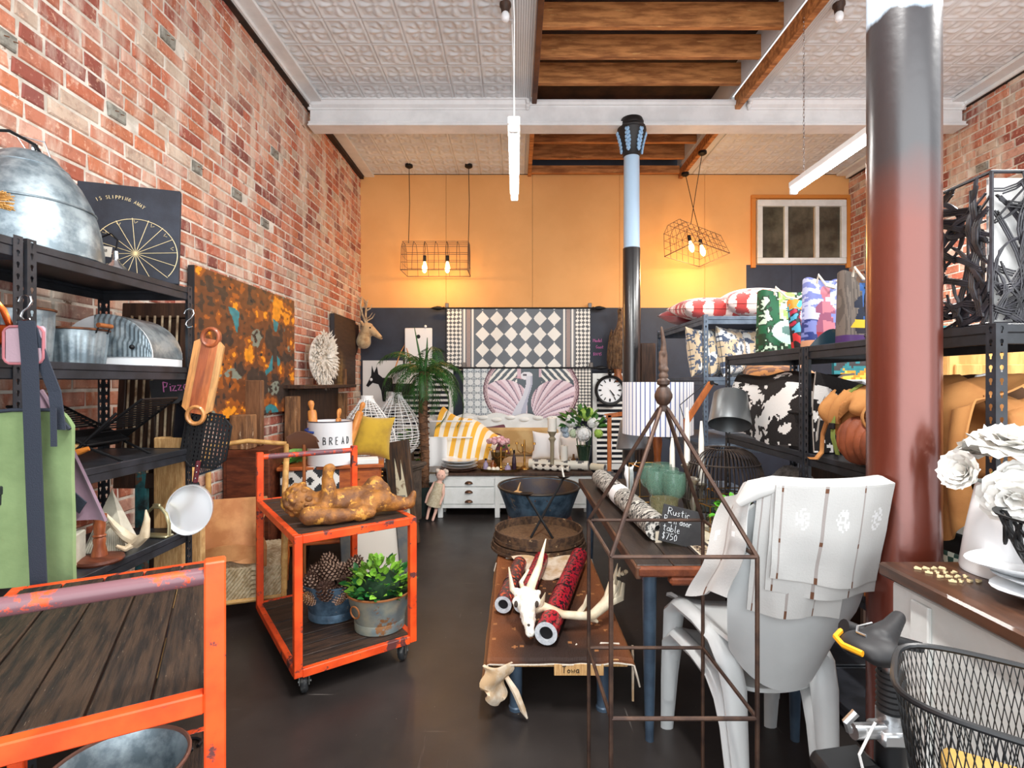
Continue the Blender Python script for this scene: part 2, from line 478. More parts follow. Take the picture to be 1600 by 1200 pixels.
# brick walls
def brick_mat():
    m = bpy.data.materials.new('old_brick'); m.use_nodes = True; nt = m.node_tree; N = nt.nodes; L = nt.links; b = N['Principled BSDF']
    at = N.new('ShaderNodeVertexColor'); at.layer_name = 'Col'; gp = N.new('ShaderNodeNewGeometry'); src = at.outputs[0]
    def nz(scale, stretch, det=6):
        mp = N.new('ShaderNodeMapping'); mp.inputs['Scale'].default_value = stretch; L.new(gp.outputs['Position'], mp.inputs[0])
        t = N.new('ShaderNodeTexNoise'); t.inputs['Scale'].default_value = scale; t.inputs['Detail'].default_value = det; t.inputs['Roughness'].default_value = .65
        L.new(mp.outputs[0], t.inputs['Vector']); return t.outputs['Fac']
    def lay(src, fac, lo, hi, col, amt=1.0):
        r = N.new('ShaderNodeMapRange'); r.inputs[1].default_value = lo; r.inputs[2].default_value = hi; r.inputs[4].default_value = amt; L.new(fac, r.inputs[0])
        x = N.new('ShaderNodeMix'); x.data_type = 'RGBA'; L.new(r.outputs[0], x.inputs[0]); L.new(src, x.inputs[6]); x.inputs[7].default_value = (*lin(col), 1); return x.outputs[2]
    src = lay(src, nz(22, (1, 1, 1)), .48, .75, (120, 62, 44), .55)
    src = lay(src, nz(34, (1, 1, 1), 8), .56, .66, (226, 190, 164), .55)
    src = lay(src, nz(5.5, (1, 1, .22), 8), .49, .66, (218, 206, 190), .8)
    src = lay(src, nz(1.3, (1, 1, .8), 5), .52, .75, (210, 198, 180), .6)
    L.new(src, b.inputs['Base Color']); b.inputs['Roughness'].default_value = .85
    bp = N.new('ShaderNodeBump'); bp.inputs['Strength'].default_value = .5; bp.inputs['Distance'].default_value = .006
    L.new(nz(60, (1, 1, 1)), bp.inputs['Height']); L.new(bp.outputs[0], b.inputs['Normal'])
    return m
BRICK = brick_mat()
MORTAR = M('lime_mortar', (220, 214, 204), .95, col2=(186, 178, 166), scale=9, bump=.5, bscale=50, coords='World', chip=((120, 96, 80), 5, .68))
PLUG = M('timber_plug', (150, 148, 138), .9, col2=(112, 108, 100), scale=20, bump=.3)
PAL = [(186, 112, 86), (178, 102, 76), (194, 124, 96), (172, 94, 72), (150, 80, 66), (200, 140, 114), (132, 74, 66), (184, 116, 92), (196, 150, 132), (190, 116, 84), (190, 168, 150)]
def brick_wall(name, X, sg, y0, y1, z0, z1, label, score, plugs):
    wall = thing(name, label, None, (X, (y0 + y1) / 2, 0), kind='structure')
    m = MB(); m.box((-sg * .12, 0, (z0 + z1) / 2), (.24, y1 - y0, z1 - z0)); m.build('mortar_bed', MORTAR, wall)
    R = random.Random(3 if sg > 0 else 5); items = []
    ch = .0858; k = 0; z = z0
    while z < z1 - .02:
        y = y0 - R.random() * .2; kind = k % 2
        while y < y1 - .03:
            Lb = .23 if R.random() < (.72 if kind else .5) else .112
            a, e = max(y, y0), min(y + Lb, y1)
            if e - a > .04:
                items.append((a, e, z + .006, min(z + ch - .008, z1)))
            y += Lb + .014
        z += ch; k += 1
    def geo(mb, it, col, pr):
        a, e, p, q = it; cx = 0; cy = (y0 + y1) / 2
        j = lambda s_: R.uniform(-s_, s_)
        A = [(a + j(.004), p + j(.003)), (e + j(.004), p + j(.003)), (e + j(.004), q + j(.003)), (a + j(.004), q + j(.003))]
        mx, mz = (a + e) / 2, (p + q) / 2; c = .007
        V = [(-sg * .01, yy - cy, zz) for yy, zz in A]
        V += [(sg * (pr - .006), yy - cy, zz) for yy, zz in A]
        V += [(sg * (pr + j(.0015)), yy - cy + (c if yy < mx else -c), zz + (c if zz < mz else -c)) for yy, zz in A]
        F = [(i, (i + 1) % 4, 4 + (i + 1) % 4, 4 + i) for i in range(4)] + [(4 + i, 4 + (i + 1) % 4, 8 + (i + 1) % 4, 8 + i) for i in range(4)] + [(8, 9, 10, 11)]
        mb.c = col; mb.add(V, F)
    sc = sorted(items, key=lambda it: -score((it[0] + it[1]) / 2, (it[2] + it[3]) / 2, it[1] - it[0]))
    pl = set()
    for (py_, pz_) in plugs:
        best = min(range(min(400, len(sc))), key=lambda i: abs((sc[i][0] + sc[i][1]) / 2 - py_) + 1.5 * abs((sc[i][2] + sc[i][3]) / 2 - pz_))
        pl.add(best)
    rest = MB()
    for i, it in enumerate(sc):
        base = lin(PAL[R.randrange(len(PAL))]); f = R.uniform(.82, 1.12); col = tuple(min(1, x * f) for x in base)
        pr = R.uniform(.004, .011)
        if i in pl and i < 300:
            m = MB(); geo(m, (it[0] + .01, min(it[0] + .14, it[1]), it[2], it[3]), None, .014); m.c = None; m.usecol = False
            w = m.build('timber_plug', PLUG, wall)
            for d in (-.02, .02):
                n_ = MB(); n_.tube([(sg * .012, (it[0] + .07) + d - (y0 + y1) / 2, it[3] - .03), (sg * .03, it[0] + .07 + d + .006 - (y0 + y1) / 2, it[3] - .034)], .0025, 5); n_.build('nail', rust, w)
        elif i < 300:
            m = MB(); geo(m, it, col, pr); m.build('brick', BRICK, wall)
        else: geo(rest, it, col, pr)
    if rest.f: tag(rest.build('brickwork', BRICK, wall), kind='stuff')
    return wall
def scoreL(y, z, L):
    if y < .3: return 0
    px = VX + XL / y * FPX; py = VY - (z - CH) / y * FPX
    if px < -20 or py < -20 or (px < 290 and py > 400) or py > 700: return 0
    return L * .08 * abs(XL) / y ** 3 + 1e-6
def scoreR(y, z, L):
    if y < .3: return 0
    px = VX + XR / y * FPX; py = VY - (z - CH) / y * FPX
    if px > 1620 or py < -20 or py > 560: return 0
    return L * .08 * abs(XR) / y ** 3 + 1e-6
def wallpt(px, py, X):
    Y = FPX * X / (px - VX); return (Y, CH - (py - VY) / FPX * Y)
brick_wall('wall_left', XL, 1, -.6, YB, 0, 4.38, 'long old red brick wall with worn lime mortar', scoreL,
           [wallpt(x, y, XL) for x, y in ((22, 80), (268, 68), (192, 186), (352, 152), (298, 256), (374, 306), (432, 262), (412, 352), (462, 385), (497, 292))])
brick_wall('wall_right', XR, -1, 2.2, YB, 0, 4.38, 'red brick wall along the opposite aisle', scoreR, [wallpt(x, y, XR) for x, y in ((1535, 265), (1350, 350))])

# back wall: sheet panels painted orange over blue black
ORANGE = M('orange_wall_paint', (232, 174, 110), .75, col2=(227, 168, 104), scale=2, coords='World', bump=.04, bscale=60)
NAVY = M('blue_black_wall_paint', (50, 56, 70), .6, col2=(44, 48, 60), scale=3, coords='World', bump=.05, bscale=60)
wb = thing('wall_back', 'rear wall of sheet panels, orange above and blue black below', None, (0, YB, 0), kind='structure')
m = MB(); m.box(((XL + XR) / 2, .1, 2.5), (XR - XL + .4, .1, 5.1)); m.build('backing', NAVY, wb)
edges = [XL - .01] + [(x - VX) / FPX * YB for x in (697, 832, 968, 1101, 1237)] + [XR + .01]
for i in range(len(edges) - 1):
    a, e = edges[i] + .002, edges[i + 1] - .002
    if e > 3.85: zb = [(0, 3.14, NAVY), (3.14, ZC, ORANGE)]
    else: zb = [(0, 2.54, NAVY), (2.54, ZC, ORANGE)]
    if i == 4: e_split = (1166 - VX) / FPX * YB
    m = MB(); mats = [ORANGE, NAVY]
    def pn(x0, x1, z0, z1, mi):
        m.m = mi; m.box(((x0 + x1) / 2, .025, (z0 + z1) / 2), (x1 - x0, .05, z1 - z0))
    if i == 4:
        pn(a, e_split, 0, 2.54, 1); pn(a, e_split, 2.54, ZC, 0); pn(e_split, e, 0, 3.14, 1); pn(e_split, e, 3.14, ZC, 0)
    else:
        for z0, z1, mt in zb: pn(a, e, z0, z1, 0 if mt is ORANGE else 1)
    m.build('wall_panel', mats, wb)

# ceiling
CEIL = M('ceiling_white', (216, 219, 221), .6, col2=(208, 211, 213), scale=3, coords='World')
JOIST = M('bare_joist_wood', (200, 136, 80), .65, col2=(144, 90, 48), scale=3.2, stretch=(1, 7, 7), bump=.25, bscale=10, chip=((206, 160, 100), 4, .68))
JDARK = M('loft_boards', (70, 46, 30), .8, col2=(44, 30, 22), scale=4)
ce = thing('ceiling', 'white pressed tin ceiling with an open strip of bare joists', None, (0, 0, ZC), kind='structure')
m = MB()
m.box(((XL + OX0 - .16) / 2 + 0, (YF + BY0) / 2, .06), (OX0 - .16 - XL, BY0 - YF, .1)); m.box(((OX1 + .16 + XR) / 2, (YF + BY0) / 2, .06), (XR - OX1 - .16, BY0 - YF, .1))
m.box(((XL + OX0) / 2, (BY1 + YB) / 2, .06), (OX0 - XL, YB - BY1, .1)); m.box(((OX1 + XR) / 2, (BY1 + YB) / 2, .06), (XR - OX1, YB - BY1, .1))
m.build('ceiling_board', CEIL, ce)
for x in (OX0 - .09, OX1 + .1):
    m = MB()
    for k in range(8): m.box((x + (k - 3.5) * .0195, (YF + BY0) / 2, .004), (.0165, BY0 - YF, .016))
    m.build('grooved_strip', CEIL, ce)
m = MB(); m.box(((OX0 + OX1) / 2, (YF + YB) / 2, .40), (OX1 - OX0 + .4, YB - YF, .05)); m.build('loft_floor', JDARK, ce)
for side_x in (OX0 + .012, OX1 - .012):
    m = MB(); m.box((side_x, (YF + YB) / 2, .25), (.02, YB - YF, .3)); m.build('loft_side_board', CEIL if side_x > 1 else JOIST, ce)
T0 = .305
def tile_h(u, v):
    x, y = u - .5, v - .5; e = max(abs(x), abs(y)); r = sqrt(x * x + y * y); a = atan2(y, x)
    h = 0
    h += .006 * max(0, 1 - abs(e - .47) / .022) + .004 * max(0, 1 - abs(e - .425) / .015)
    if e < .41:
        h += .007 * max(0, cos(4 * a)) ** 1.5 * max(0, sin(pi * min(1, r / .5))) ** 2
        h += .006 * max(0, -cos(4 * a)) ** 3 * max(0, 1 - abs(r - .27) / .1)
        h += .005 * max(0, 1 - r / .07)
        h += .003 * max(0, cos(8 * a + 6 * r * 6)) * max(0, 1 - abs(r - .36) / .1)
    return h
tm = MB(); tm.grid(lambda u, v: ((u - .5) * T0, (v - .5) * T0, -.002 - 2.2 * tile_h(u, v)), 28, 28)
tile_me = tm.mesh('ceiling_tile', True, 60); tile_me.materials.append(CEIL)
def tiles(x0, nx, y0, ny):
    for i in range(nx):
        for j in range(ny):
            o = bpy.data.objects.new('ceiling_tile', tile_me); COL.objects.link(o); o.parent = ce
            o.location = (x0 + (i + .5) * T0, y0 + (j + .5) * T0, .006)
tiles(-.02 - 7 * T0, 7, 5.41 - 8 * T0, 8)
tiles(2.46, 7, 5.41 - 8 * T0, 8)
tiles(OX0 - .05 - 7 * T0, 7, 5.79, 5)
tiles(2.46, 7, 5.79, 5)
# joists across the open strip
for i, y in enumerate((1.7, 2.15, 2.6, 3.05, 3.5, 3.95, 4.42, 4.83, 5.26, 6.1, 6.55, 7.02)):
    m = MB(); m.box(((OX0 + OX1) / 2, y + .025, .20), (OX1 - OX0 - .04, .052, .21), .004); m.build('joist', JOIST, ce)
m = MB(); m.box(((OX0 + OX1) / 2, 7.25, .03), (OX1 - OX0 - .05, .06, .1)); m.build('joist', JOIST, ce)
m = MB(); m.box((OX0 + .02, (2 + BY0) / 2, .02), (.05, BY0 - 2, .12), .005); m.build('joist_edge', M('stained_edge', (110, 66, 36), .6, col2=(80, 46, 26), scale=4), ce)
m = MB(); m.box((OX1 + .01, (2 + BY0) / 2, -.01), (.055, BY0 - 2 + .03, .15), .005); m.build('joist_edge', JOIST, ce)
m = MB(); m.box((OX0 + .02, (BY1 + YB) / 2, .02), (.05, YB - BY1, .1), .005); m.build('joist_edge', JOIST, ce)
m = MB(); m.box((OX1 + .01, (BY1 + YB) / 2, -.01), (.055, YB - BY1 - .06, .12), .005); m.build('joist_edge', JOIST, ce)

# cross beam with mouldings
WHT = M('beam_white', (226, 226, 226), .5, col2=(214, 214, 214), scale=4, coords='World')
bm = thing('trim_1', 'wide white moulded beam crossing under the ceiling', None, ((XL + XR) / 2, BY0, ZC - .28), kind='structure')
def extr(prof, x0, x1, name, par, mat):        # profile in (y,z) run along x, local to parent
    m = MB(); n = len(prof)
    V = [(x0, p[0], p[1]) for p in prof] + [(x1, p[0], p[1]) for p in prof]
    F = [tuple(range(n)), tuple(range(n, 2 * n))[::-1]] + [(i, n + i, n + (i + 1) % n, (i + 1) % n) for i in range(n)]
    m.add(V, F); return m.build(name, mat, par)
W2 = (XR - XL) / 2 - .05
extr([(0, .02), (0, .30), (.12, .30), (.12, .02)], -W2, W2, 'beam_casing', bm, WHT)
extr([(-.07, 0), (-.07, .014), (-.045, .018), (-.045, .034), (-.05, .038), (-.05, .05), (-.018, .056), (-.018, .07), (0, .075), (.12, .075), (.12, 0)], -W2, W2, 'lower_moulding', bm, WHT)
cm = (XL + XR) / 2
crown = [(0, .19), (-.012, .19), (-.014, .205), (-.045, .225), (-.06, .26), (-.075, .265), (-.075, .285), (0, .285)]
extr(crown, XL - cm + .04, OX0 - .06 - cm, 'crown_moulding', bm, WHT); extr(crown, OX1 + .13 - cm, XR - cm - .02, 'crown_moulding', bm, WHT)
extr([(0, .235), (-.02, .235), (-.03, .26), (-.03, .275), (0, .275)], OX0 - .04 - cm, OX1 + .02 - cm, 'crown_moulding', bm, WHT)
for xx in (XL - cm + .05, OX0 - .05 - cm, OX1 + .12 - cm, XR - cm - .06):
    m = MB()
    for (dy, dz, r) in ((-.05, .262, .028), (-.03, .225, .026), (-.06, .24, .02), (-.015, .2, .02)): m.ball((xx, dy, dz), r, 10, 7)
    m.build('leaf_boss', WHT, bm, True)
# wall cornices, with a dark strip filling the gap over the bricks
t2 = thing('trim_2', 'white cornice board along the top of the brick wall beside the painting', None, (XL, 2, ZC - .04), kind='structure')
m = MB(); m.box((.13, -.0 + .9 - 1.0, .02), (.13, 6.9, .03)); m.box((.07, -.1, .0), (.02, 6.9, .05)); m.box((.13, 4.6, .02), (.13, 1.5, .03)); m.build('cornice_board', WHT, t2)
m = MB(); m.box((.03, 1.9, 0.0), (.06, 6.8, .075)); m.build('gap_strip', M('dark_gap_strip', (58, 36, 24), .8, col2=(30, 22, 18), scale=8), t2)
t3 = thing('trim_3', 'white cornice board along the top of the opposite brick wall', None, (XR, 4, ZC - .04), kind='structure')
m = MB(); m.box((-.13, -.2, .02), (.14, 7.0, .03)); m.box((-.06, -.2, .0), (.02, 7, .06)); m.build('cornice_board', WHT, t3)
m = MB(); m.box((-.02, .2, 0.0), (.05, 6.2, .06)); m.build('gap_strip', MATS['dark_gap_strip'], t3)

# window in the rear wall
wx0, wx1 = (1181 - VX) / FPX * YB, (1319 - VX) / FPX * YB; wz1, wz0 = CH + (597 - 314) / FPX * YB, CH + (597 - 413) / FPX * YB
w = thing('window_1', 'small white three pane window high in the orange wall', None, ((wx0 + wx1) / 2, YB, wz0), kind='structure')
ww, wh = wx1 - wx0, wz1 - wz0
m = MB()
m.box((0, -.03, .04), (ww, .06, .08), .006); m.box((0, -.03, wh - .045), (ww, .06, .09), .006)
for sx in (-1, 1): m.box((sx * (ww / 2 - .035), -.03, wh / 2 - .005), (.07, .058, wh - .172), .003)
m.build('window_frame', white_paint, w)
for k in (-1, 1):
    m = MB(); m.box((k * ww * .175, -.03, wh / 2 - .005), (.05, .05, wh - .172), .004); m.build('mullion', white_paint, w)
PANE = M('dusty_pane', (62, 60, 50), .12, col2=(96, 92, 78), scale=3, spec=.6, coat=.3)
for k in (-1, 0, 1):
    m = MB(); m.box((k * ww * .335, -.012, wh / 2), (ww * .29, .006, wh - .14)); m.build('pane', PANE, w)
m = MB()
for sx in (-1, 1): m.box((sx * (ww / 2 + .045), -.02, wh / 2 - .015), (.06, .04, wh + .08), .004)
m.box((0, -.02, wh + .05), (ww + .15, .04, .05), .004)
m.build('architrave', M('orange_trim', (206, 130, 56), .5), w)

# iron columns
def col_mat(name, zones, rough, metals):
    m = bpy.data.materials.new(name); m.use_nodes = True; nt = m.node_tree; N = nt.nodes; L = nt.links; b = N['Principled BSDF']
    gp = N.new('ShaderNodeNewGeometry'); sx = N.new('ShaderNodeSeparateXYZ'); L.new(gp.outputs['Position'], sx.inputs[0])
    mp = N.new('ShaderNodeMapping'); mp.inputs['Scale'].default_value = (1, 1, .35); L.new(gp.outputs['Position'], mp.inputs[0])
    t = N.new('ShaderNodeTexNoise'); t.inputs['Scale'].default_value = 9; t.inputs['Detail'].default_value = 5; L.new(mp.outputs[0], t.inputs['Vector'])
    ad = N.new('ShaderNodeMath'); ad.operation = 'MULTIPLY_ADD'; L.new(t.outputs['Fac'], ad.inputs[0]); ad.inputs[1].default_value = zones[0][3]; L.new(sx.outputs['Z'], ad.inputs[2])
    src = None; me_ = None
    for (z, wdt, col, jit) in zones[1:]:
        r = N.new('ShaderNodeMapRange'); r.inputs[1].default_value = z - wdt + zones[0][3] / 2; r.inputs[2].default_value = z + wdt + zones[0][3] / 2; L.new(ad.outputs[0], r.inputs[0])
        x = N.new('ShaderNodeMix'); x.data_type = 'RGBA'; L.new(r.outputs[0], x.inputs[0]); x.inputs[7].default_value = (*lin(col), 1)
        if src is None: x.inputs[6].default_value = (*lin(zones[0][2]), 1)
        else: L.new(src, x.inputs[6])
        src = x.outputs[2]
        if metals and me_ is None:
            q = N.new('ShaderNodeMapRange'); q.inputs[3].default_value = metals; q.inputs[4].default_value = 0; L.new(r.outputs[0], q.inputs[0]); L.new(q.outputs[0], b.inputs['Metallic']); me_ = 1
    L.new(src, b.inputs['Base Color']); b.inputs['Roughness'].default_value = rough; b.inputs['Coat Weight'].default_value = .6; b.inputs['Coat Roughness'].default_value = .22; b.inputs['Coat IOR'].default_value = 1.65
    t2 = N.new('ShaderNodeTexNoise'); t2.inputs['Scale'].default_value = 22; t2.inputs['Detail'].default_value = 4; L.new(gp.outputs['Position'], t2.inputs['Vector'])
    bp = N.new('ShaderNodeBump'); bp.inputs['Strength'].default_value = .35; bp.inputs['Distance'].default_value = .004; L.new(t2.outputs['Fac'], bp.inputs['Height']); L.new(bp.outputs[0], b.inputs['Normal'])
    return m
COPPER = col_mat('copper_and_black_paint', [(0, 0, (104, 46, 32), .16), (2.08, .13, (40, 36, 38), 0), (2.64, .012, (196, 216, 234), 0)], .3, .45)
BLUEC = col_mat('pale_blue_and_black_paint', [(0, 0, (26, 27, 30), .0), (2.885, .006, (176, 204, 228), 0)], .35, 0)
t = thing('copper_column', 'thick iron column painted copper, black above, beside the black shelving', 'column', (1.214, 1.645, 0))
m = MB(); m.lathe([(.14, 0), (.14, .05), (.115, .08), (.0985, .12), (.0975, 2.0), (.096, 4.4)], 48); m.build('shaft', COPPER, t, True)
m = MB(); m.lathe([(.17, 0), (.17, .03), (.15, .045), (.14, .06)], 32); m.build('base_ring', iron_black, t, True)
t = thing('pale_blue_column', 'slender pale blue and black iron column under the white beam', 'column', (1.2, 5.44, 0))
m = MB(); m.lathe([(.1, 0), (.095, .3), (.09, 2.88), (.083, 2.9), (.08, 3.85)], 32); m.build('shaft', BLUEC, t, True)
CAPB = M('capital_black', (34, 32, 32), .5)
m = MB(); m.lathe([(.08, 3.83), (.09, 3.84), (.09, 3.87), (.10, 3.93), (.125, 4.02), (.145, 4.08), (.15, 4.1), (.14, 4.11), (.15, 4.125), (.128, 4.15), (.13, 4.17), (.118, 4.2), (.11, 4.22), (.0, 4.22)], 32); cap = m.build('capital', CAPB, t, True)
LB = M('leaf_blue', (150, 188, 222), .5)
for k in range(6):
    a = -pi / 2 + k * pi / 3 + pi / 6; m = MB()
    for i in range(6):
        f = i / 5; z = 3.88 + .18 * f; r = .095 + .04 * f ** 1.3 + .012
        for sg in (-1, 0, 1):
            da = sg * .16 * (1 - abs(f - .45)); m.ball((r * cos(a + da), r * sin(a + da), z + abs(sg) * .012), (.014, .014, .02), 6, 5)
    m.build('acanthus_leaf', LB, cap, True)
# ------------------------------------------------------------------ lamps of the room
TUBE = M('lit_fluorescent', (255, 255, 255), .5, emit=((1, .99, .95), 42.0))
CASE = M('batten_case', (236, 236, 234), .4)
for X, lab, chain in ((-.012, 'lit fluorescent batten hanging end-on left of the bare joists', False), (2.25, 'lit fluorescent batten on a chain beside the copper column', True)):
    t = thing('fluorescent_batten', lab, 'light', (X, 3.2 if X < 0 else 3.05, 3.05))
    m = MB(); m.box((0, .6, .045), (.075, 1.22, .05), .006); m.build('housing', CASE, t)
    m = MB(); m.cyl((0, .03, .0), (0, 1.17, .0), .024, n=14); m.build('lit_tube', TUBE, t, True)
    for y in (.0, 1.2):
        m = MB(); m.box((0, y, .015), (.06, .03, .09), .006); m.build('end_cap', CASE, t)
    for y in (.06, 1.05):
        m = MB()
        if chain:
            for k in range(40):
                z = .07 + k * .031; m.tube([(.006 * cos(a) * (k % 2), y + .006 * cos(a) * (1 - k % 2), z + .02 * sin(a)) for a in [2 * pi * i / 8 for i in range(8)]], .0018, 4, True)
            m.build('hanging_chain', silver, t)
        else:
            m.tube([(0, y, .07), (.003, y - .003, .7), (-.02, y, 1.35)], .004, 6); m.build('hanging_wire', CASE, t)
for X, lab in ((-.08, 'small white bulb in a brown ceiling socket left of the joists'), (2.475, 'small white bulb in a brown ceiling socket right of the joists')):
    t = thing('ceiling_bulb', lab, 'light bulb', (X, 4.02, ZC - .02), R=Rx(pi))
    m = MB(); m.lathe([(.0, -.02), (.045, -.02), (.045, 0), (.035, .015), (.032, .05), (0, .05)], 16); m.build('socket', wood_dark, t, True)
    m = MB(); m.lathe([(.02, .045), (.03, .06), (.034, .085), (.028, .11), (.015, .12), (0, .122)], 16); m.build('bulb', enamel, t, True)
WIRE = M('rusty_wire', (104, 84, 74), .6, .5)
LIT = M('lit_filament_bulb', (255, 190, 90), .3, emit=((1.0, .56, .16), 14.0))
def cage(name, lab, loc, rz, tilt, roses, bulbs, Lc=.86, wb=.44, wt=.26, h=.40):
    R = Rz(rz) @ Rx(tilt)
    t = thing(name, lab, 'pendant light', loc, R=R)
    m = MB(); rings = []
    nx = 6
    for i in range(nx + 1):
        x = -Lc / 2 + Lc * i / nx
        pts = [(x, -wb / 2, 0), (x, -wt / 2 - .03, h * .78), (x, -wt / 2 + .05, h), (x, wt / 2 - .05, h), (x, wt / 2 + .03, h * .78), (x, wb / 2, 0)]
        m.tube(pts, .0035, 5)
    for (y, z) in ((-wb / 2, 0), (wb / 2, 0), (-wb / 2 + .03, h * .26), (wb / 2 - .03, h * .26), (-wb / 2 + .05, h * .52), (wb / 2 - .05, h * .52), (-wt / 2 - .03, h * .78), (wt / 2 + .03, h * .78), (-wt / 2 + .05, h), (wt / 2 - .05, h), (0, h)):
        m.tube([(-Lc / 2, y, z), (Lc / 2, y, z)], .0035 if z else .006, 5)
    for x in (-Lc / 2, Lc / 2):
        for y in (-.12, -.06, 0, .06, .12): m.tube([(x, y, 0), (x, y * .8, h)], .0025, 4)
        for z in (.26, .52, .78): m.tube([(x, -wb / 2 + z * .07, h * z), (x, wb / 2 - z * .07, h * z)], .0025, 4)
        m.tube([(x, -wb / 2, 0), (x, wb / 2, 0)], .006, 5)
    m.build('wire_cage', WIRE, t)
    for bx, by, bz in bulbs:
        m = MB(); m.tube([(bx, by, h), (bx * .98, by + .02, h * .8), (bx, by, bz + .17)], .004, 5); m.build('flex', iron_black, t)
        m = MB(); m.lathe([(0, bz + .18), (.022, bz + .18), (.024, bz + .11), (.018, bz + .10)], 14, (bx, by, 0)); s_ = m.build('bulb_socket', iron_black, t, True)
        m = MB(); m.lathe([(.014, bz + .105), (.016, bz + .09), (.03, bz + .045), (.034, bz + .01), (.026, bz - .025), (.012, bz - .045), (0, bz - .05)], 16, (bx, by, 0)); m.build('bulb', LIT, s_, True)
    inv = (Tr(Vector(loc)) @ R).inverted()
    for (p, q) in roses:
        m = MB(); a = inv @ Vector(p); c_ = inv @ Vector(q)
        mid = (a + c_) / 2 + Vector((.01, .01, 0)); m.tube([a, mid, c_], .0045, 6); fl = m.build('hanging_flex', iron_black, t)
        m = MB(); m.lathe([(0, .0), (.05, .0), (.052, -.03), (.03, -.045), (0, -.045)], 16, a, R.inverted()); m.build('ceiling_rose', iron_black, t, True)
    return t
lx0, lx1 = (632 - VX) / FPX * 7.0, (734 - VX) / FPX * 7.0
zb = CH + (597 - 428) / FPX * 7.0
cage('wire_cage_pendant', 'long rusty wire cage pendant hanging level, left one with two glowing bulbs', ((lx0 + lx1) / 2, 6.95, zb), 0, 0,
     [((-.63, 7.0, ZC), (-.63, 6.97, zb + .4)), ((lx0 + .06, 7.0, ZC), (lx0 + .06, 6.97, zb + .4))], [(-.15, -.05, .04), (.15, -.05, .04)])
cage('wire_cage_pendant', 'tilted rusty wire cage pendant beside the small window with two glowing bulbs', (2.33, 6.72, 3.13), radians(42), radians(-14),
     [((2.29, 6.44, ZC - .07), (2.2, 6.6, 3.48)), ((2.29, 7.1, ZC - .07), (2.45, 6.98, 3.46))], [(-.08, .02, .08), (.16, .0, .06)], h=.36)
for i, p in enumerate(((-1.21, 6.88, 3.03), (-.91, 6.88, 3.03), (2.28, 6.65, 3.12), (2.4, 6.85, 3.12))):
    d = bpy.data.lights.new('bulb_glow', 'POINT'); d.energy = 9; d.color = (1, .58, .22); d.shadow_soft_size = .04
    o = bpy.data.objects.new('bulb_glow', d); COL.objects.link(o); o.location = (p[0], p[1], p[2] - .08)
# ------------------------------------------------------------------ shelving units
def holed_strip(mb, p0, ux, uz, w, H, pitch=.038, th=.002):
    """flat steel flange with real keyholes: p0 corner, ux width direction, uz up"""
    p0 = Vector(p0); ux = Vector(ux); uz = Vector(uz); n = int(H / pitch)
    hole = [(.5, .80), (.66, .72), (.66, .55), (.58, .42), (.58, .25), (.42, .25), (.42, .42), (.34, .55), (.34, .72)]
    for k in range(n):
        z = k * pitch
        out = [(.5, 1), (1, 1), (1, .6), (1, .42), (1, 0), (0, 0), (0, .42), (0, .6), (0, 1)]
        A = [p0 + ux * (a * w) + uz * (z + b * pitch) for a, b in out]; B = [p0 + ux * (a * w) + uz * (z + b * pitch) for a, b in hole]
        m_ = len(A); mb.add(A + B, [(i, (i + 1) % m_, m_ + (i + 1) % m_, m_ + i) for i in range(m_)])
def shelving(name, label, x0, y0, x1, y1, levels, H, mat, group=None):
    t = thing(name, label, 'shelving', (x0, y0, 0), group=group); w, d = x1 - x0, y1 - y0
    for (cx, sx) in ((0, 1), (w, -1)):
        for (cy, sy) in ((0, 1), (d, -1)):
            m = MB(); e_ = (cx - sx * .0025, cy - sy * .0025, 0); holed_strip(m, e_, (sx, 0, 0), (0, 0, 1), .034, H); holed_strip(m, e_, (0, sy, 0), (0, 0, 1), .034, H)
            m.build('upright', mat, t)
    for z in levels:
        m = MB(); m.box((w / 2, d / 2, z - .006), (w - .01, d - .01, .012)); s_ = m.build('shelf', mat, t)
        for a, e in (((0.003, .0, 0), (w - .003, .0, 0)), ((.003, d, 0), (w - .003, d, 0)), ((0, .003, 0), (0, d - .003, 0)), ((w, .003, 0), (w, d - .003, 0))):
            m = MB(); o = Vector(((.004 if a[0] < .01 and e[0] < .01 else -.004 if a[0] > w - .01 and e[0] > w - .01 else 0), (.004 if a[1] < .01 and e[1] < .01 else -.004 if a[1] > d - .01 and e[1] > d - .01 else 0), 0))
            m.bar(Vector(a) + o + Vector((0, 0, z - .012)), Vector(e) + o + Vector((0, 0, z - .012)), .008, .028, .003)
            m.bar(Vector(a) + o * 1.6 + Vector((0, 0, z - .042)), Vector(e) + o * 1.6 + Vector((0, 0, z - .042)), .006, .034, .002)
            m.build('shelf_beam', mat, s_)
    return t
SX0, SX1 = -2.06, -1.62
shelving('black_steel_shelving', 'black steel shelving by the brick wall holding the galvanised bread bin', SX0, 1.74, SX1, 2.62, (.37, .77, 1.17, 1.57, 1.965), 1.995, black_steel)
shelving('black_steel_shelving', 'black steel shelving at the extreme left edge, under the big galvanised dome', SX0, .84, SX1, 1.72, (.37, .77, 1.17, 1.57, 1.965), 1.995, black_steel)

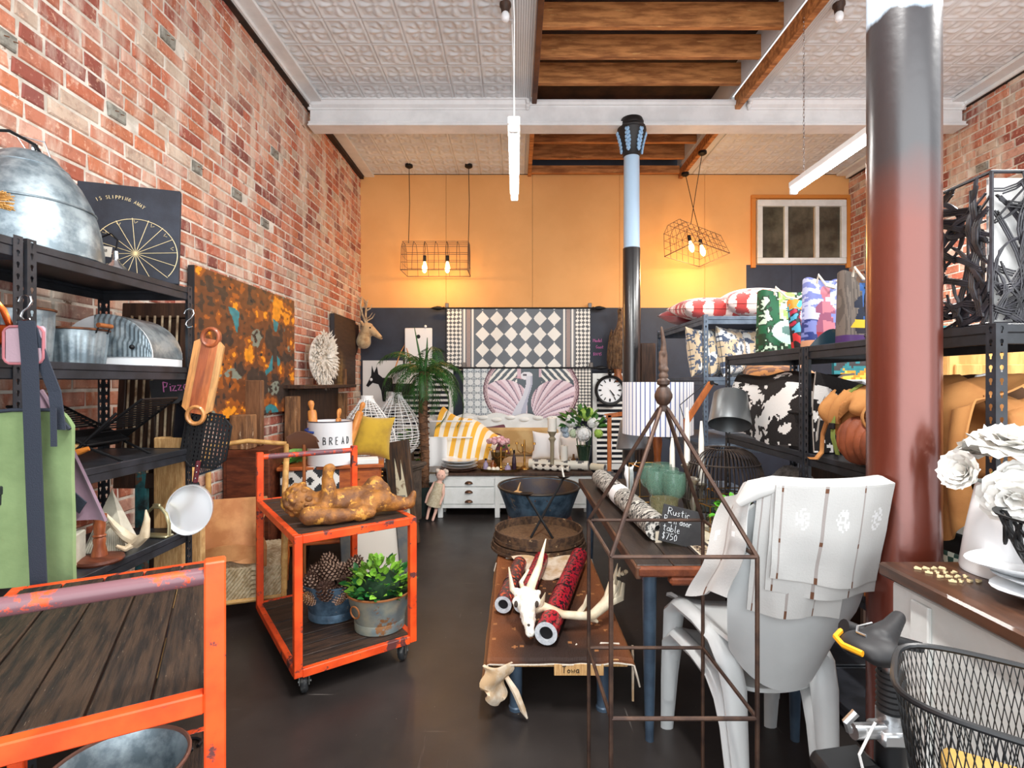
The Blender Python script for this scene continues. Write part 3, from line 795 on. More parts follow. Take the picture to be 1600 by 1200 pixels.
# big galvanised dome shade
t = thing('galvanised_dome_shade', 'huge dented galvanised dome lampshade on the top left shelf', 'lampshade', (-1.875, 2.02, 1.968), rz=.3)
m = MB(); m.lathe([(.225, 0), (.235, .01), (.233, .05), (.222, .13), (.196, .22), (.158, .30), (.118, .355), (.09, .385), (.085, .395), (.06, .41), (.02, .415), (0, .415)], 40)
for i, v in enumerate(m.v):
    k = 1 + .025 * fnoise(v, 7); m.v[i] = Vector((v.x * k, v.y * k, v.z))
m.build('shade', galv, t, True)
m = MB(); m.tube([(.205 * cos(a), .205 * sin(a), .2) for a in [2 * pi * i / 40 for i in range(40)]], .004, 5, True); m.tube([(.121 * cos(a), .121 * sin(a), .352) for a in [2 * pi * i / 32 for i in range(32)]], .003, 5, True); m.build('rolled_seam', galv, t, True)
m = MB(); m.tube([(-.1, -.1, .37), (-.1, -.13, .43), (-.02, -.08, .46), (.03, -.02, .44), (.04, 0, .41)], .006, 6); m.tube([(-.09, -.11, .40), (-.13, -.17, .25), (-.06, -.21, .13), (.02, -.25, .03), (.12, -.22, .012)], .005, 6); m.build('black_cable', iron_black, t, True)
m = MB()
for k in range(10):
    f = k / 9; c = Vector((-.09 + .05 * f, -.13 - .1 * f, .37 - .31 * f)); m.tube([c + Vector((.008 * cos(a) * (k % 2 * .6 + .4), .006 * cos(a), .022 * sin(a))) for a in [2 * pi * i / 10 for i in range(10)]], .0028, 5, True)
m.build('chain', galv, t, True)
m = MB(); m.tube([(.0, -.0, .41), (-.03, -.02, .47), (.04, .02, .47), (.06, .03, .40)], .003, 6); m.cyl((0.015, 0, .41), (.015, 0, .45), .014, n=10); m.build('wire_bail', silver, t, True)

# black canvas with gold wheel drawing
a = atan2(.13, .37)
t = thing('black_canvas', 'square black canvas with gold lettering and spoked wheel drawing', 'canvas', (-2.0, 2.37, 1.968), R=Rz(a) @ Rx(radians(-5)))
CW, CHh = .41, .46
m = MB(); m.box((CW / 2, .016, CHh / 2), (CW, .03, CHh), .003); m.build('canvas_face', M('black_canvas_cloth', (48, 52, 62), .8, col2=(38, 40, 48), scale=6, bump=.1, bscale=200), t)
GOLD = M('gold_ink', (226, 206, 160), .5)
m = MB(); cx, cz, r = .235, .135, .17
m.tube([(cx + r * cos(q), -.001, cz + r * .97 * sin(q)) for q in [radians(-38 + 256 * i / 40) for i in range(41)]], .0016, 5)
for k in range(16):
    q = 2 * pi * k / 16 + .1
    L_ = r if cz + r * sin(q) > .0 else abs((cz - .004) / sin(q)) if sin(q) else r
    if L_ > .03: m.tube([(cx, -.001, cz), (cx + min(r, L_) * cos(q), -.001, cz + min(r, L_) * sin(q))], .0013, 4)
for k in range(7):
    q = radians(10 + k * 26); m.tube([(cx + .155 * cos(q), -.001, cz + .155 * sin(q)), (cx + .145 * cos(q + .07), -.001, cz + .145 * sin(q + .07)), (cx + .16 * cos(q + .1), -.001, cz + .16 * sin(q + .1))], .001, 4)
m.build('wheel_drawing', GOLD, t)
m = MB(); txt = 'IS SLIPPING AWAY'
for i, ch in enumerate(txt):
    f = i / (len(txt) - 1); q = radians(118 - 66 * f); cxx, czz, rr = .155, .23, .16
    x, z = cxx + rr * cos(q), czz + rr * sin(q)
    if ch != ' ': letters(m, ch, .016, Tr(x, -.001, z) @ Ry(q - pi / 2).inverted(), .0011)
m.build('gold_lettering', GOLD, t)

# small metal funnel lamp with tag
t = thing('funnel_lamp', 'small silver funnel lamp with paper price tag before the black canvas', 'lamp', (-1.80, 2.36, 1.968))
m = MB(); m.lathe([(.062, 0), (.064, .008), (.058, .018), (.05, .035), (.034, .055), (.018, .07), (.012, .085), (.011, .12), (0, .122)], 24); m.build('shade', silver, t, True)
m = MB(); m.tube([(.0, 0, .115), (.01, .0, .17), (-.02, 0, .2), (-.06, 0, .185), (-.09, 0, .14), (-.11, .0, .12)], .004, 6); m.build('bent_arm', iron_black, t, True)
m = MB(); m.tube([(-.105, 0, .125), (-.1, 0, .05), (-.12, .0, .0)], .0035, 6); m.tube([(-.105, 0, .08), (-.09, 0, .05), (-.1, 0, 0)], .003, 6); m.build('wire_leg', silver, t, True)
m = MB(); m.box((-.03, -.02, .115), (.055, .001, .045), 0, Ry(.15)); tagc = m.build('price_tag', M('tag_card', (226, 218, 204), .8), t)
m = MB(); letters(m, '$150', .014, Tr(-.05, -.0215, .112), .0009); m.build('tag_writing', iron_black, tagc)

# corrugated galvanised pots, bread bin
def ribbed_pot(label, loc, r, h, handles):
    t = thing('ribbed_pot', label, 'pot', loc, group='ribbed galvanised pots on the shelf')
    m = MB(); n = 72
    V = []; prof = [(.9, 0), (.92, .02), (1.0, .8), (1.03, .84), (1.03, .95), (1.05, 1.0)]
    m.grid(lambda u, v: None, 0, 0) if False else None
    def fn(u, v):
        q = 2 * pi * u; rr = r * (.9 + .13 * v) * (1 + (.02 * cos(q * 24) if v < .78 else 0)); return (rr * cos(q), rr * sin(q), h * v)
    m.grid(fn, 96, 8, cu=True); m.grid(lambda u, v: (r * .88 * (1 - v) * cos(2 * pi * u), r * .88 * (1 - v) * sin(2 * pi * u), .01), 32, 1, cu=True)
    m.build('body', galv, t, True)
    m = MB(); m.tube([(r * 1.035 * cos(q), r * 1.035 * sin(q), h) for q in [2 * pi * i / 32 for i in range(32)]], .005, 6, True); m.build('rusty_rim', rust, t, True)
    if handles:
        m = MB(); m.tube([(r * 1.0, -.03, h * .9), (r * 1.12, -.03, h * 1.12), (r * 1.12, .03, h * 1.12), (r * 1.0, .03, h * .9)], .003, 6); hd = m.build('wire_handle', iron_black, t, True)
        m = MB(); m.cyl((r * 1.12, -.035, h * 1.12), (r * 1.12, .035, h * 1.12), .01, n=10); m.build('wooden_grip', wood_mid, hd, True)
    return t
ribbed_pot('wide ribbed galvanised pot with rusty rim before the domed bread bin', (-1.83, 2.18, 1.571), .11, .145, True)
ribbed_pot('narrow tall ribbed galvanised pot half hidden by the mauve apron pad', (-1.84, 1.96, 1.571), .09, .2, False)
t = thing('domed_bread_bin', 'white bread bin with a ribbed galvanised roll lid', 'bread bin', (-1.84, 2.46, 1.571), rz=.1)
def arc(r, a0, a1, n, sx=1, sz=1): return [(r * cos(a0 + (a1 - a0) * i / n) * sx, r * sin(a0 + (a1 - a0) * i / n) * sz) for i in range(n + 1)]
m = MB(); m.box((0, 0, .02), (.40, .25, .04), .004); m.build('base', enamel, t)
prof = arc(1, 0, pi, 20, .2, .19)
m = MB(); m.prism([(x, z + .04) for x, z in prof], -.125, -.12, Rx(pi / 2)); m.prism([(x, z + .04) for x, z in prof], .12, .125, Rx(pi / 2)); m.build('end_panel', enamel, t)
m = MB(); nn = 60
m.grid(lambda u, v: (.2 * cos(pi * u * .62) * (1 + .012 * (int(u * nn * 2) % 2)), -.122 + .244 * v, .04 + .192 * sin(pi * u * .62) * (1 + .012 * (int(u * nn * 2) % 2))), nn, 1); 
m.grid(lambda u, v: (.198 * cos(pi * (.02 + u * .55)), -.128 - .002 * (int(u * 30 + v * 30) % 2), .042 + .19 * sin(pi * (.02 + u * .55)) * (1 - v) + 0 * v), 30, 8); m.build('ribbed_lid', galv, t)
m = MB(); m.ball((.12, -.14, .085), .011, 10, 7); m.build('knob', iron_black, t, True)
# slatted rack leaning behind the shelf end
t = thing('slatted_timber_rack', 'old brown timber rack with thin pale bars leaning behind the shelves', 'rack', (-1.9, 2.72, .95), R=Rx(radians(-4)))
m = MB(); m.box((0, 0, .93), (.36, .03, .08), .004); m.box((0, 0, .04), (.36, .03, .08), .004); m.box((-.16, 0, .485), (.04, .028, .80), .004); m.box((.155, 0, .485), (.05, .028, .80), .004); m.box((0, .02, .48), (.34, .01, .9)); m.build('frame', wood_dark, t)
for k in range(7):
    m = MB(); m.cyl((-.12 + k * .04, -.02, .08), (-.12 + k * .04, -.02, .9), .006, n=8); m.build('bar', M('old_pale_bar', (178, 160, 132), .7, col2=(110, 84, 60), scale=12), t, True)
# timber offcuts standing on the floor behind the shelving
TEAL = M('teal_timber', (44, 108, 112), .7, col2=(36, 50, 52), scale=14, chip=((96, 66, 48), 8, .58), bump=.2)
def plank(name, label, px0, px1, z0, z1, Y, mat, th=.05, lean=0, cat='timber'):
    x0, x1 = (px0 - VX) / FPX * Y, (px1 - VX) / FPX * Y
    m = MB(); m.box((0, 0, (z1 - z0) / 2), (x1 - x0, th, z1 - z0), .006)
    for i, v in enumerate(m.v): m.v[i] = v + Vector((fnoise(v, 9) * .004, fnoise(v + Vector((3, 1, 2)), 9) * .003, 0))
    return one(m, name, mat, label, cat, ((x0 + x1) / 2, Y, z0), R=Rx(radians(lean)))
SAWN = M('sawn_pale_timber', (206, 166, 112), .7, col2=(176, 132, 82), scale=5, stretch=(30, 3, 3), bump=.25, bscale=22)
plank('timber_post', 'pale rough sawn timber post standing behind the stirrup', 246, 292, 0, 1.22, 2.68, SAWN, .06)
plank('timber_post', 'narrow honey coloured timber stud beside the round pan', 296, 318, 0, .95, 2.74, SAWN, .04)
plank('timber_post', 'peeling teal timber batten behind the lower shelf', 213, 231, 0, 1.16, 2.72, TEAL, .03)
plank('timber_post', 'brown weathered timber board behind the folding grill', 228, 246, 0, 1.6, 2.76, wood_dark, .03)

# folding grill on the third shelf
t = thing('folding_fire_grill', 'black folding iron fire grill opened in an X with timber handles', 'grill', (-1.82, 2.28, 1.171), rz=radians(4))
def gplate(c, R, w, l):
    m = MB(); T_ = Tr(Vector(c)) @ R
    m.T = T_
    for y in (-w / 2, w / 2): m.tube([(-l / 2, y, 0), (l / 2, y, 0)], .006, 6)
    for x in (-l / 2, l / 2): m.tube([(x, -w / 2, 0), (x, w / 2, 0)], .006, 6)
    for k in range(11): m.tube([(-l / 2 + .02 + k * .018, -w / 2, 0), (-l / 2 + .02 + k * .018, w / 2, 0)], .004, 5)
    m.box((l / 2 - .06, 0, 0), (.11, w, .003))
    return m
m = gplate((-.09, -.02, .15), Ry(radians(28)) @ Rx(.0), .26, .34); m.build('grill_plate', iron_black, t)
m = gplate((.1, .05, .15), Ry(radians(180 - 38)), .26, .34); m.build('grill_plate', iron_black, t)
for pts in ([(-.1, -.15, .13), (.17, -.1, .0)], [(.16, -.12, .2), (-.02, -.17, .0)], [(-.14, .1, .16), (.15, .12, 0)]):
    m = MB(); m.tube(pts, .006, 6); m.build('folding_leg', iron_black, t)
for (p, q, mt) in (((-.10, -.17, .045), (.05, -.14, .075), wood_pale), ((-.09, -.19, .015), (.08, -.16, .06), M('honey_wood', (206, 126, 48), .5, col2=(176, 98, 34), scale=5, stretch=(3, 12, 12)))):
    m = MB(); p = Vector(p); q = Vector(q); m.tube([p, p.lerp(q, .2), p.lerp(q, .8) + Vector((0, 0, -.004)), q], [.008, .012, .013, .009], 10, flat=(1, .7)); m.build('timber_handle', mt, t, True)
# PIZZA chalk board
t = thing('chalk_price_board', 'small blackboard with pink chalk writing hung under the second shelf', 'sign', (-1.83, 2.63, 1.395))
m = MB(); m.box((.1, 0, .06), (.2, .008, .13), .002, Ry(-.12)); m.build('board', black_board, t)
PINK = M('pink_chalk', (222, 130, 190), .9)
m = MB(); letters(m, 'Pizza', .05, Tr(.07, -.006, .055) @ Ry(-.12), .0028, wd=.9); m.build('chalk_writing', PINK, t)

# hanging boards and pans on the near post
def S_hook(label, loc, s=.04, mat=silver):
    m = MB(); pts = [(-.5, 0, .5), (-.35, 0, .85), (0, 0, 1), (.35, 0, .85), (.45, 0, .5), (.2, 0, .1), (-.2, 0, -.2), (-.35, 0, -.55), (-.1, 0, -.85), (.3, 0, -.75)]
    m.tube([Vector(p) * s for p in pts], .0035, 8)
    return one(m, 'hanging_hook', mat, label, 'hook', loc, smooth=True)
S_hook('big silver S hook on the left shelf upright carrying the apron strap', P(40, 482, 1.70), .045)
S_hook('thin wire hook holding the wooden chopping board', P(296, 498, 2.58), .05)
t = thing('chopping_board', 'striped timber chopping board with a ring at each end hung from a hook', 'chopping board', P(318, 588, 2.56), R=Ry(radians(11)) @ Rz(radians(10)))
def ringboard(L_, w, hole=.022):
    m = MB(); T_ = Rx(pi / 2)
    body = [(-w / 2, -L_ / 2 + .09), (-w / 2 + .015, -L_ / 2 + .055), (w / 2 - .015, -L_ / 2 + .055), (w / 2, -L_ / 2 + .09), (w / 2, L_ / 2 - .09), (w / 2 - .015, L_ / 2 - .055), (-w / 2 + .015, L_ / 2 - .055), (-w / 2, L_ / 2 - .09)]
    return m, T_, body
BW = [(206, 142, 82), (160, 84, 48), (186, 104, 58), (214, 158, 98)]
L_, w_ = .49, .135
stripe_x = [-.0675, -.035, .006, .04, .0675]
for i in range(4):
    m = MB(); a_, b_ = stripe_x[i], stripe_x[i + 1]
    c0 = .05 if i in (0, 3) else .0
    q0 = L_ / 2 - .06 - (.025 if i == 0 else 0); q1 = L_ / 2 - .06 - (.025 if i == 3 else 0)
    m.prism([(a_, -q0), (b_, -q1), (b_, q1), (a_, q0)], -.009, .009, Rx(pi / 2)); m.build('board_stave', M('board_stave_%d' % i, BW[i], .42, col2=tuple(int(x * .82) for x in BW[i]), scale=5, stretch=(14, 5, 1.5), coat=.2), t)
for sg in (-1, 1):
    m = MB(); m.tube([(.037 * cos(q), 0, sg * (L_ / 2 - .052) + .042 * sin(q)) for q in [2 * pi * i / 24 for i in range(24)]], .018, 8, True, flat=(.6, 1.0)); m.build('ring_end', MATS['board_stave_0' if sg < 0 else 'board_stave_1'], t, True)
t = thing('perforated_grill_pan', 'black perforated grill pan hanging below the chopping board', 'pan', P(322, 688, 2.6), R=Ry(radians(10)) @ Rz(radians(14)))
m = MB(); W_, H_ = .205, .27
def pin(x, z):   # clipped corners
    c = .05; return abs(x) + abs(z) < W_ / 2 + H_ / 2 - c
nx, nz_ = 12, 13
for i in range(nx):
    for j in range(nz_):
        x0 = -W_ / 2 + W_ * i / nx; z0 = -H_ / 2 + H_ * j / nz_; dx, dz = W_ / nx, H_ / nz_
        if not pin(x0 + dx / 2, z0 + dz / 2): continue
        out = [(0, 0), (.5, 0), (1, 0), (1, .5), (1, 1), (.5, 1), (0, 1), (0, .5)]; inn = [(.38, .32), (.5, .12), (.62, .32), (.64, .5), (.62, .68), (.5, .88), (.38, .68), (.36, .5)]
        m.add([(x0 + a_ * dx, 0, z0 + b_ * dz) for a_, b_ in out] + [(x0 + a_ * dx, 0, z0 + b_ * dz) for a_, b_ in inn], [(k, (k + 1) % 8, 8 + (k + 1) % 8, 8 + k) for k in range(8)])
m.build('perforated_plate', iron_black, t)
m = MB(); pts = [(-W_ / 2, -H_ / 2 + .05), (-W_ / 2 + .05, -H_ / 2), (W_ / 2 - .05, -H_ / 2), (W_ / 2, -H_ / 2 + .05), (W_ / 2, H_ / 2 - .05), (W_ / 2 - .05, H_ / 2), (-W_ / 2 + .05, H_ / 2), (-W_ / 2, H_ / 2 - .05)]
m.tube([(x, 0, z) for x, z in pts], .005, 6, True); m.build('rolled_rim', iron_black, t, True)
m = MB(); m.tube([(-.03, 0, H_ / 2 - .01), (-.045, .0, H_ / 2 + .06)], .008, 8); m.build('handle', iron_black, t, True)
t = thing('black_baking_pan', 'deep black pan hanging behind the perforated grill pan', 'pan', P(290, 675, 2.66), R=Ry(radians(6)))
m = MB(); m.box((0, .02, 0), (.16, .05, .32), .025); m.build('pan_body', M('black_enamel', (22, 24, 30), .25), t, True)
m = MB(); m.ball((-.015, -.012, .15), .025, 12, 8); m.build('handle_knob', M('black_gloss', (12, 12, 16), .15), t, True)
t = thing('round_steel_pizza_server', 'shiny round steel pizza server with dark red handle under the grill pan', 'pizza server', P(298, 795, 2.56), R=Rz(radians(18)) @ Ry(radians(8)))
m = MB(); m.lathe([(0, 0), (.099, 0), (.1, .004), (.1, .03), (.097, .03), (.096, .006), (0, .006)], 36, (0, 0, 0), Rx(pi / 2) @ Rx(0), sy=1.22); m.build('round_blade', M('mirror_steel', (236, 238, 240), .2, .6), t, True)
m = MB(); m.prism([(-.04, .08), (.04, .08), (.014, .13), (-.014, .13)], -.012, -.004, Rx(pi / 2) @ Matrix.Scale(1, 4)); m.build('black_collar', iron_black, t)
m = MB(); m.box((0, .004, .18), (.022, .016, .11), .005); hd = m.build('handle', M('dark_red_wood', (84, 28, 36), .4), t)
for z in (.15, .18, .21):
    m = MB(); m.ball((0, -.005, z), .004, 8, 5); m.build('rivet', silver, hd, True)
t = thing('slotted_turner', 'grey slotted metal turner behind the round pizza server', 'turner', P(325, 728, 2.66), R=Ry(radians(-18)))
for k in range(14):
    m = MB() if k == 0 else m; m.box((-.06 + k * .0092, 0, 0), (.005, .003, .05))
m.box((0, 0, .027), (.13, .003, .01)); m.box((0, 0, -.027), (.13, .003, .01)); m.build('slotted_blade', grey_steel, t)

# lower shelf things
t = thing('turned_candlestick', 'turned reddish timber candlestick on a round base', 'candlestick', (-1.69, 2.13, .771))
m = MB(); m.lathe([(0, 0), (.08, 0), (.085, .008), (.082, .018), (.05, .024), (.03, .026)], 32); m.build('round_base', wood_red, t, True)
m = MB(); m.lathe([(.03, .02), (.026, .04), (.02, .07), (.023, .09), (.019, .1), (.024, .106), (.019, .112), (.022, .15), (.018, .165), (.025, .18), (.025, .192), (.016, .193), (.015, .18), (0, .178)], 24); m.build('stem', M('candlestick_wood', (150, 82, 46), .4, col2=(120, 60, 34), scale=8, stretch=(6, 6, 1)), t, True)
CORR = M('cream_corrugated_tin', (214, 210, 194), .6, col2=(190, 184, 166), scale=8, chip=((90, 80, 70), 9, .72))
t = thing('tin_pyramid', 'cream corrugated tin pyramid behind the candlestick', 'ornament', (-1.77, 2.30, .771), rz=.2)
m = MB(); n_ = 36
m.grid(lambda u, v: ((u - .5) * .17 * (1 - v) + 0, -.06 * (1 - v) + .004 * (int(u * n_ * 1.001) % 2), .26 * v), n_, 6)
m.grid(lambda u, v: (.085 * (1 - v), (u - .5) * .12 * (1 - v), .26 * v), 2, 2); m.grid(lambda u, v: (-.085 * (1 - v), (.5 - u) * .12 * (1 - v), .26 * v), 2, 2); m.grid(lambda u, v: ((.5 - u) * .17 * (1 - v), .06 * (1 - v), .26 * v), 2, 2); m.build('tin_sides', CORR, t)
t = thing('peeling_tin_block', 'peeling cream tin covered block at the front of the lower shelf', 'ornament', (-1.83, 2.06, .771), rz=.35)
m = MB(); m.box((0, 0, .065), (.2, .1, .13), .004); m.build('core', CORR, t)
for k in range(22):
    m = MB() if k == 0 else m; m.box((-.095 + k * .009, -.052, .065), (.004, .006, .12))
m.build('tin_ribs', CORR, t)
BONE = M('bone', (226, 214, 188), .55, col2=(176, 150, 112), scale=9, lo=.4, hi=.75, bump=.1)
m = MB(); m.tube([(-.14, .02, .04), (-.06, -.01, .1), (.0, 0, .04), (.05, -.01, .02), (.09, -.02, .05), (.1, -.02, .12), (.095, -.02, .16)], [.012, .014, .022, .026, .02, .012, .003], 9)
m.tube([(.0, 0, .04), (-.04, -.02, .1), (-.07, -.03, .15)], [.016, .011, .003], 8); m.tube([(.05, -.01, .02), (.02, -.04, .0), (.0, -.06, .02)], [.018, .012, .006], 8)
one(m, 'shed_antler', BONE, 'pale shed antler with curved tines beside the candlestick', 'antler', (-1.66, 2.24, .80), smooth=True)
m = MB(); m.tube([(-.02, -.08, .03), (.02, -.04, .09), (.05, .02, .1), (.07, .08, .05), (.07, .1, .0)], [.012, .016, .018, .014, .01], 9); m.tube([(.05, .02, .1), (.03, .06, .12), (-.02, .09, .1)], [.012, .01, .004], 8)
one(m, 'shed_antler', BONE, 'stubby antler piece lying against the green apron on the lower shelf', 'antler', (-1.78, 1.93, .79), smooth=True)
m = MB(); m.tube([(-.065, 0, .01), (-.066, 0, .06), (-.05, 0, .11), (-.02, 0, .138), (.02, 0, .138), (.05, 0, .11), (.066, 0, .06), (.065, 0, .01)], .006, 8, flat=(1, 1.6)); m.box((0, 0, .006), (.14, .05, .012), .004); m.box((0, 0, .146), (.04, .014, .02), .004)
one(m, 'brass_stirrup', M('dull_brass', (176, 168, 132), .35, .8), 'arched brass riding stirrup at the far end of the lower shelf', 'stirrup', (-1.69, 2.47, .772), rz=-.15, smooth=True)

# canvas aprons on the near upright
GREEN = M('green_canvas', (126, 148, 100), .9, col2=(112, 134, 88), scale=5, bump=.25, bscale=12, sheen=.2)
MAUVE = M('mauve_canvas', (124, 100, 112), .9, col2=(106, 86, 98), scale=5, bump=.2, bscale=12, sheen=.2)
PINKC = M('pale_mauve_pad', (166, 140, 150), .9, bump=.15, bscale=120); EDGE = M('pink_binding', (160, 96, 102), .85)
NAVYS = M('navy_webbing', (44, 50, 62), .8, bump=.3, bscale=260)
t = thing('green_canvas_apron', 'green canvas apron with navy webbing hanging from the left upright', 'apron', (-1.588, 1.66, .85))
def fold(w, h, amp, k, s0=0):
    def fn(u, v):
        x = (u - .5) * w; z = h * v
        return (x, amp * sin(k * x + 2 * s0) * (1 - .4 * v) + .3 * amp * fnoise((x * 5, z * 5, s0)), z)
    return fn
def rnd_top(fn, w, h, rr):
    def f2(u, v):
        p = Vector(fn(u, v)); e = (abs(u - .5) * 2); 
        if v > .85 and e > .7: p.z -= rr * ((e - .7) / .3) ** 2 * (v - .85) / .15
        return p
    return f2
m = MB(); m.slab(rnd_top(fold(.34, .56, .022, 11), .34, .56, .05), 26, 20, .012); m.build('green_panel', GREEN, t, True)
m = MB(); m.tube([(-.17, -.004, .5), (-.12, -.012, .55), (0, -.006, .562), (.12, .004, .562), (.17, .008, .5)], .006, 6); m.build('navy_binding', NAVYS, t, True)
def strap(pts, w, th=.004, wid=None):
    m = MB(); P_ = [Vector(p) for p in pts]
    wd = Vector(wid) if wid else Vector((1, 0, 0))
    def fn(u, v):
        f = v * (len(P_) - 1); i = min(int(f), len(P_) - 2); p = P_[i].lerp(P_[i + 1], f - i); return p + wd * (u - .5) * w
    m.slab(fn, 1, (len(P_) - 1) * 4, -th); return m
strap([(.115, -.036, -.01), (.1, -.034, .28), (.085, -.03, .58), (.08, -.03, .72), (.075, -.035, .84)], .052).build('navy_strap', NAVYS, t)
strap([(.155, -.01, .5), (.14, -.01, .62), (.11, -.02, .72), (.075, -.03, .84)], .04).build('navy_strap', NAVYS, t)
strap([(.155, -.03, .45), (.155, -.032, .57)], .018).build('buckle_tab', NAVYS, t)
m = MB(); m.box((.055, -.018, .765), (.125, .018, .12), .018); pd = m.build('shoulder_pad', PINKC, t, True)
m = MB(); m.tube([(.055 + .062 * max(-1, min(1, 1.25 * cos(q))), -.026, .765 + .058 * max(-1, min(1, 1.25 * sin(q)))) for q in [2 * pi * i / 32 for i in range(32)]], .004, 6, True); m.build('pad_binding', EDGE, pd, True)
t = thing('mauve_canvas_apron', 'mauve canvas apron with slanting navy strap hanging behind the green one', 'apron', (-1.545, 1.76, 1.05))
m = MB()
m.slab(lambda u, v: (-.1 + (.04 + .22 * (1 - v) ** .9) * u, .02 * sin(9 * u), -.03 * u * (1 - v) * 4 + .42 * v + .1 * (1 - v) * u), 12, 14, .008); m.build('mauve_panel', MAUVE, t, True)
strap([(-.1, -.012, .24), (0, -.016, .12), (.1, -.01, .03)], .045, wid=(.55, 0, .83)).build('navy_strap', NAVYS, t)
# copper pan at the left edge
COPP = M('polished_copper', (206, 98, 48), .25, .9)
t = thing('copper_pan', 'orange copper pan with curved handle at the left frame edge', 'pan', (-1.74, 1.72, 1.62), rz=.2)
m = MB(); m.lathe([(0, 0), (.1, 0), (.115, .015), (.122, .06), (.126, .062), (.122, .06)], 32); m.build('pan_body', COPP, t, True)
m = MB(); m.tube([(.1, -.04, .05), (.09, -.06, .11), (.04, -.06, .17), (-.03, -.06, .2)], .011, 8, flat=(1, .6)); m.build('handle', COPP, t, True)
STRAW = M('straw', (196, 150, 84), .8)
m = MB(); R5 = random.Random(2)
for k in range(60):
    a_ = R5.uniform(-.5, .5); b_ = R5.uniform(-.4, .4); m.tube([(0, 0, 0), (.1, a_ * .07, b_ * .07)], .0018, 4)
t = thing('straw_brush', 'straw brush head poking in before the galvanised dome', 'brush', P(-46, 312, 1.62), rz=.1)
m.build('bristles', STRAW, t); m = MB(); m.cyl((-.12, 0, .01), (.012, 0, 0), .014, n=8); m.build('bound_stem', wood_mid, t)
# ------------------------------------------------------------------ orange trolleys
TYRE = M('dark_tyre', (40, 42, 44), .5, col2=(120, 120, 116), scale=30, lo=.55, hi=.75); BRK = M('zinc_bracket', (150, 152, 150), .45, .6, col2=(110, 108, 104), scale=18)
def trolley(label, loc, rz, W, L, across, nb, Zt=.78, Zb=.15, Zh=1.07):
    t = thing('platform_trolley', label, 'trolley', loc, rz); s = .038
    for x in (s / 2, W - s / 2):
        for y, top in ((s / 2, Zh), (L - s / 2, Zt)):
            m = MB(); m.box((x, y, (.115 + top) / 2), (s, s, top - .115), .003); m.build('post', orange_paint, t)
    for z in (Zt, Zb):
        for a_, b_ in (((s, s * .4), (W - s, s * .4)), ((s, L - s * .4), (W - s, L - s * .4)), ((s * .4, s), (s * .4, L - s)), ((W - s * .4, s), (W - s * .4, L - s))):
            m = MB(); m.bar((*a_, z - .02), (*b_, z - .02), .03, .04, .003); m.build('shelf_rail', orange_paint, t)
        n = nb if not across else nb + 3
        R6 = random.Random(int(z * 100))
        for k in range(n):
            m = MB()
            if across:
                w = (L - .05) / n; m.box((W / 2, .025 + (k + .5) * w, z - .012 + R6.uniform(-.001, .001)), (W - .05, w - .002, .018), .002)
            else:
                w = (W - .05) / n; m.box((.025 + (k + .5) * w, L / 2, z - .010 + R6.uniform(-.0015, .0015)), (w - .005, L - .05, .02), .003)
            m.build('deck_plank', DECKX if across else deck_wood, t)
    m = MB(); m.cyl((s * .3, s / 2, Zh - .03), (W - s * .3, s / 2, Zh - .03), .017, n=16); m.build('push_bar', BARM, t, True)
    for x, y, a_ in ((.06, .06, .4), (W - .06, .06, .9), (.06, L - .06, 2.4), (W - .06, L - .06, 2.8)):
        m = MB(Tr(x, y, 0) @ Rz(a_)); m.box((0, 0, .122), (.07, .07, .006)); m.box((-.022, .015, .085), (.004, .05, .075)); m.box((.022, .015, .085), (.004, .05, .075)); m.cyl((-.03, .02, .052), (.03, .02, .052), .007, n=8); c_ = m.build('caster_bracket', BRK, t)
        m = MB(Tr(x, y, 0) @ Rz(a_)); m.lathe([(.012, -.016), (.044, -.016), (.05, -.01), (.051, 0), (.05, .01), (.044, .016), (.012, .016)], 24, (0, .02, .052), Ry(pi / 2)); m.build('wheel', TYRE, c_, True)
    return t
BARM = M('worn_push_bar', (226, 84, 36), .4, col2=(206, 66, 26), scale=8, chip=((112, 78, 84), 6, .5, .3))
DECKX = M('dark_deck_wood_cross', (70, 50, 38), .55, col2=(34, 27, 24), scale=5, stretch=(1.2, 14, 6), bump=.35, bscale=9, chip=((150, 128, 104), 24, .70))
ang2 = radians(36); u2 = Vector((cos(ang2), sin(ang2), 0)); v2 = Vector((-sin(ang2), cos(ang2), 0)); FL2 = Vector((-1.03, 2.44, 0)); W2t, L2t = .62, .96
trolley('orange framed two tier trolley carrying the reclining cherub', FL2 + u2 * W2t + v2 * L2t, ang2 + pi, W2t, L2t, True, 5)
ang1 = radians(29); u1 = Vector((cos(ang1), sin(ang1), 0)); v1 = Vector((-sin(ang1), cos(ang1), 0)); FR1 = Vector((-.58, 1.05, 0))
trolley('empty orange framed trolley with dark plank deck nearest the camera', FR1 - u1 * .56, ang1, .56, .90, False, 5, .886, .317, 1.143)  # near trolley's position and size scaled down about the camera to clear the shelving
def on2(a_, b_, z): p = FL2 + u2 * a_ + v2 * b_; return Vector((p.x, p.y, z))
def on1(a_, b_, z): p = FR1 - u1 * .56 + u1 * a_ + v1 * b_; return Vector((p.x, p.y, z))
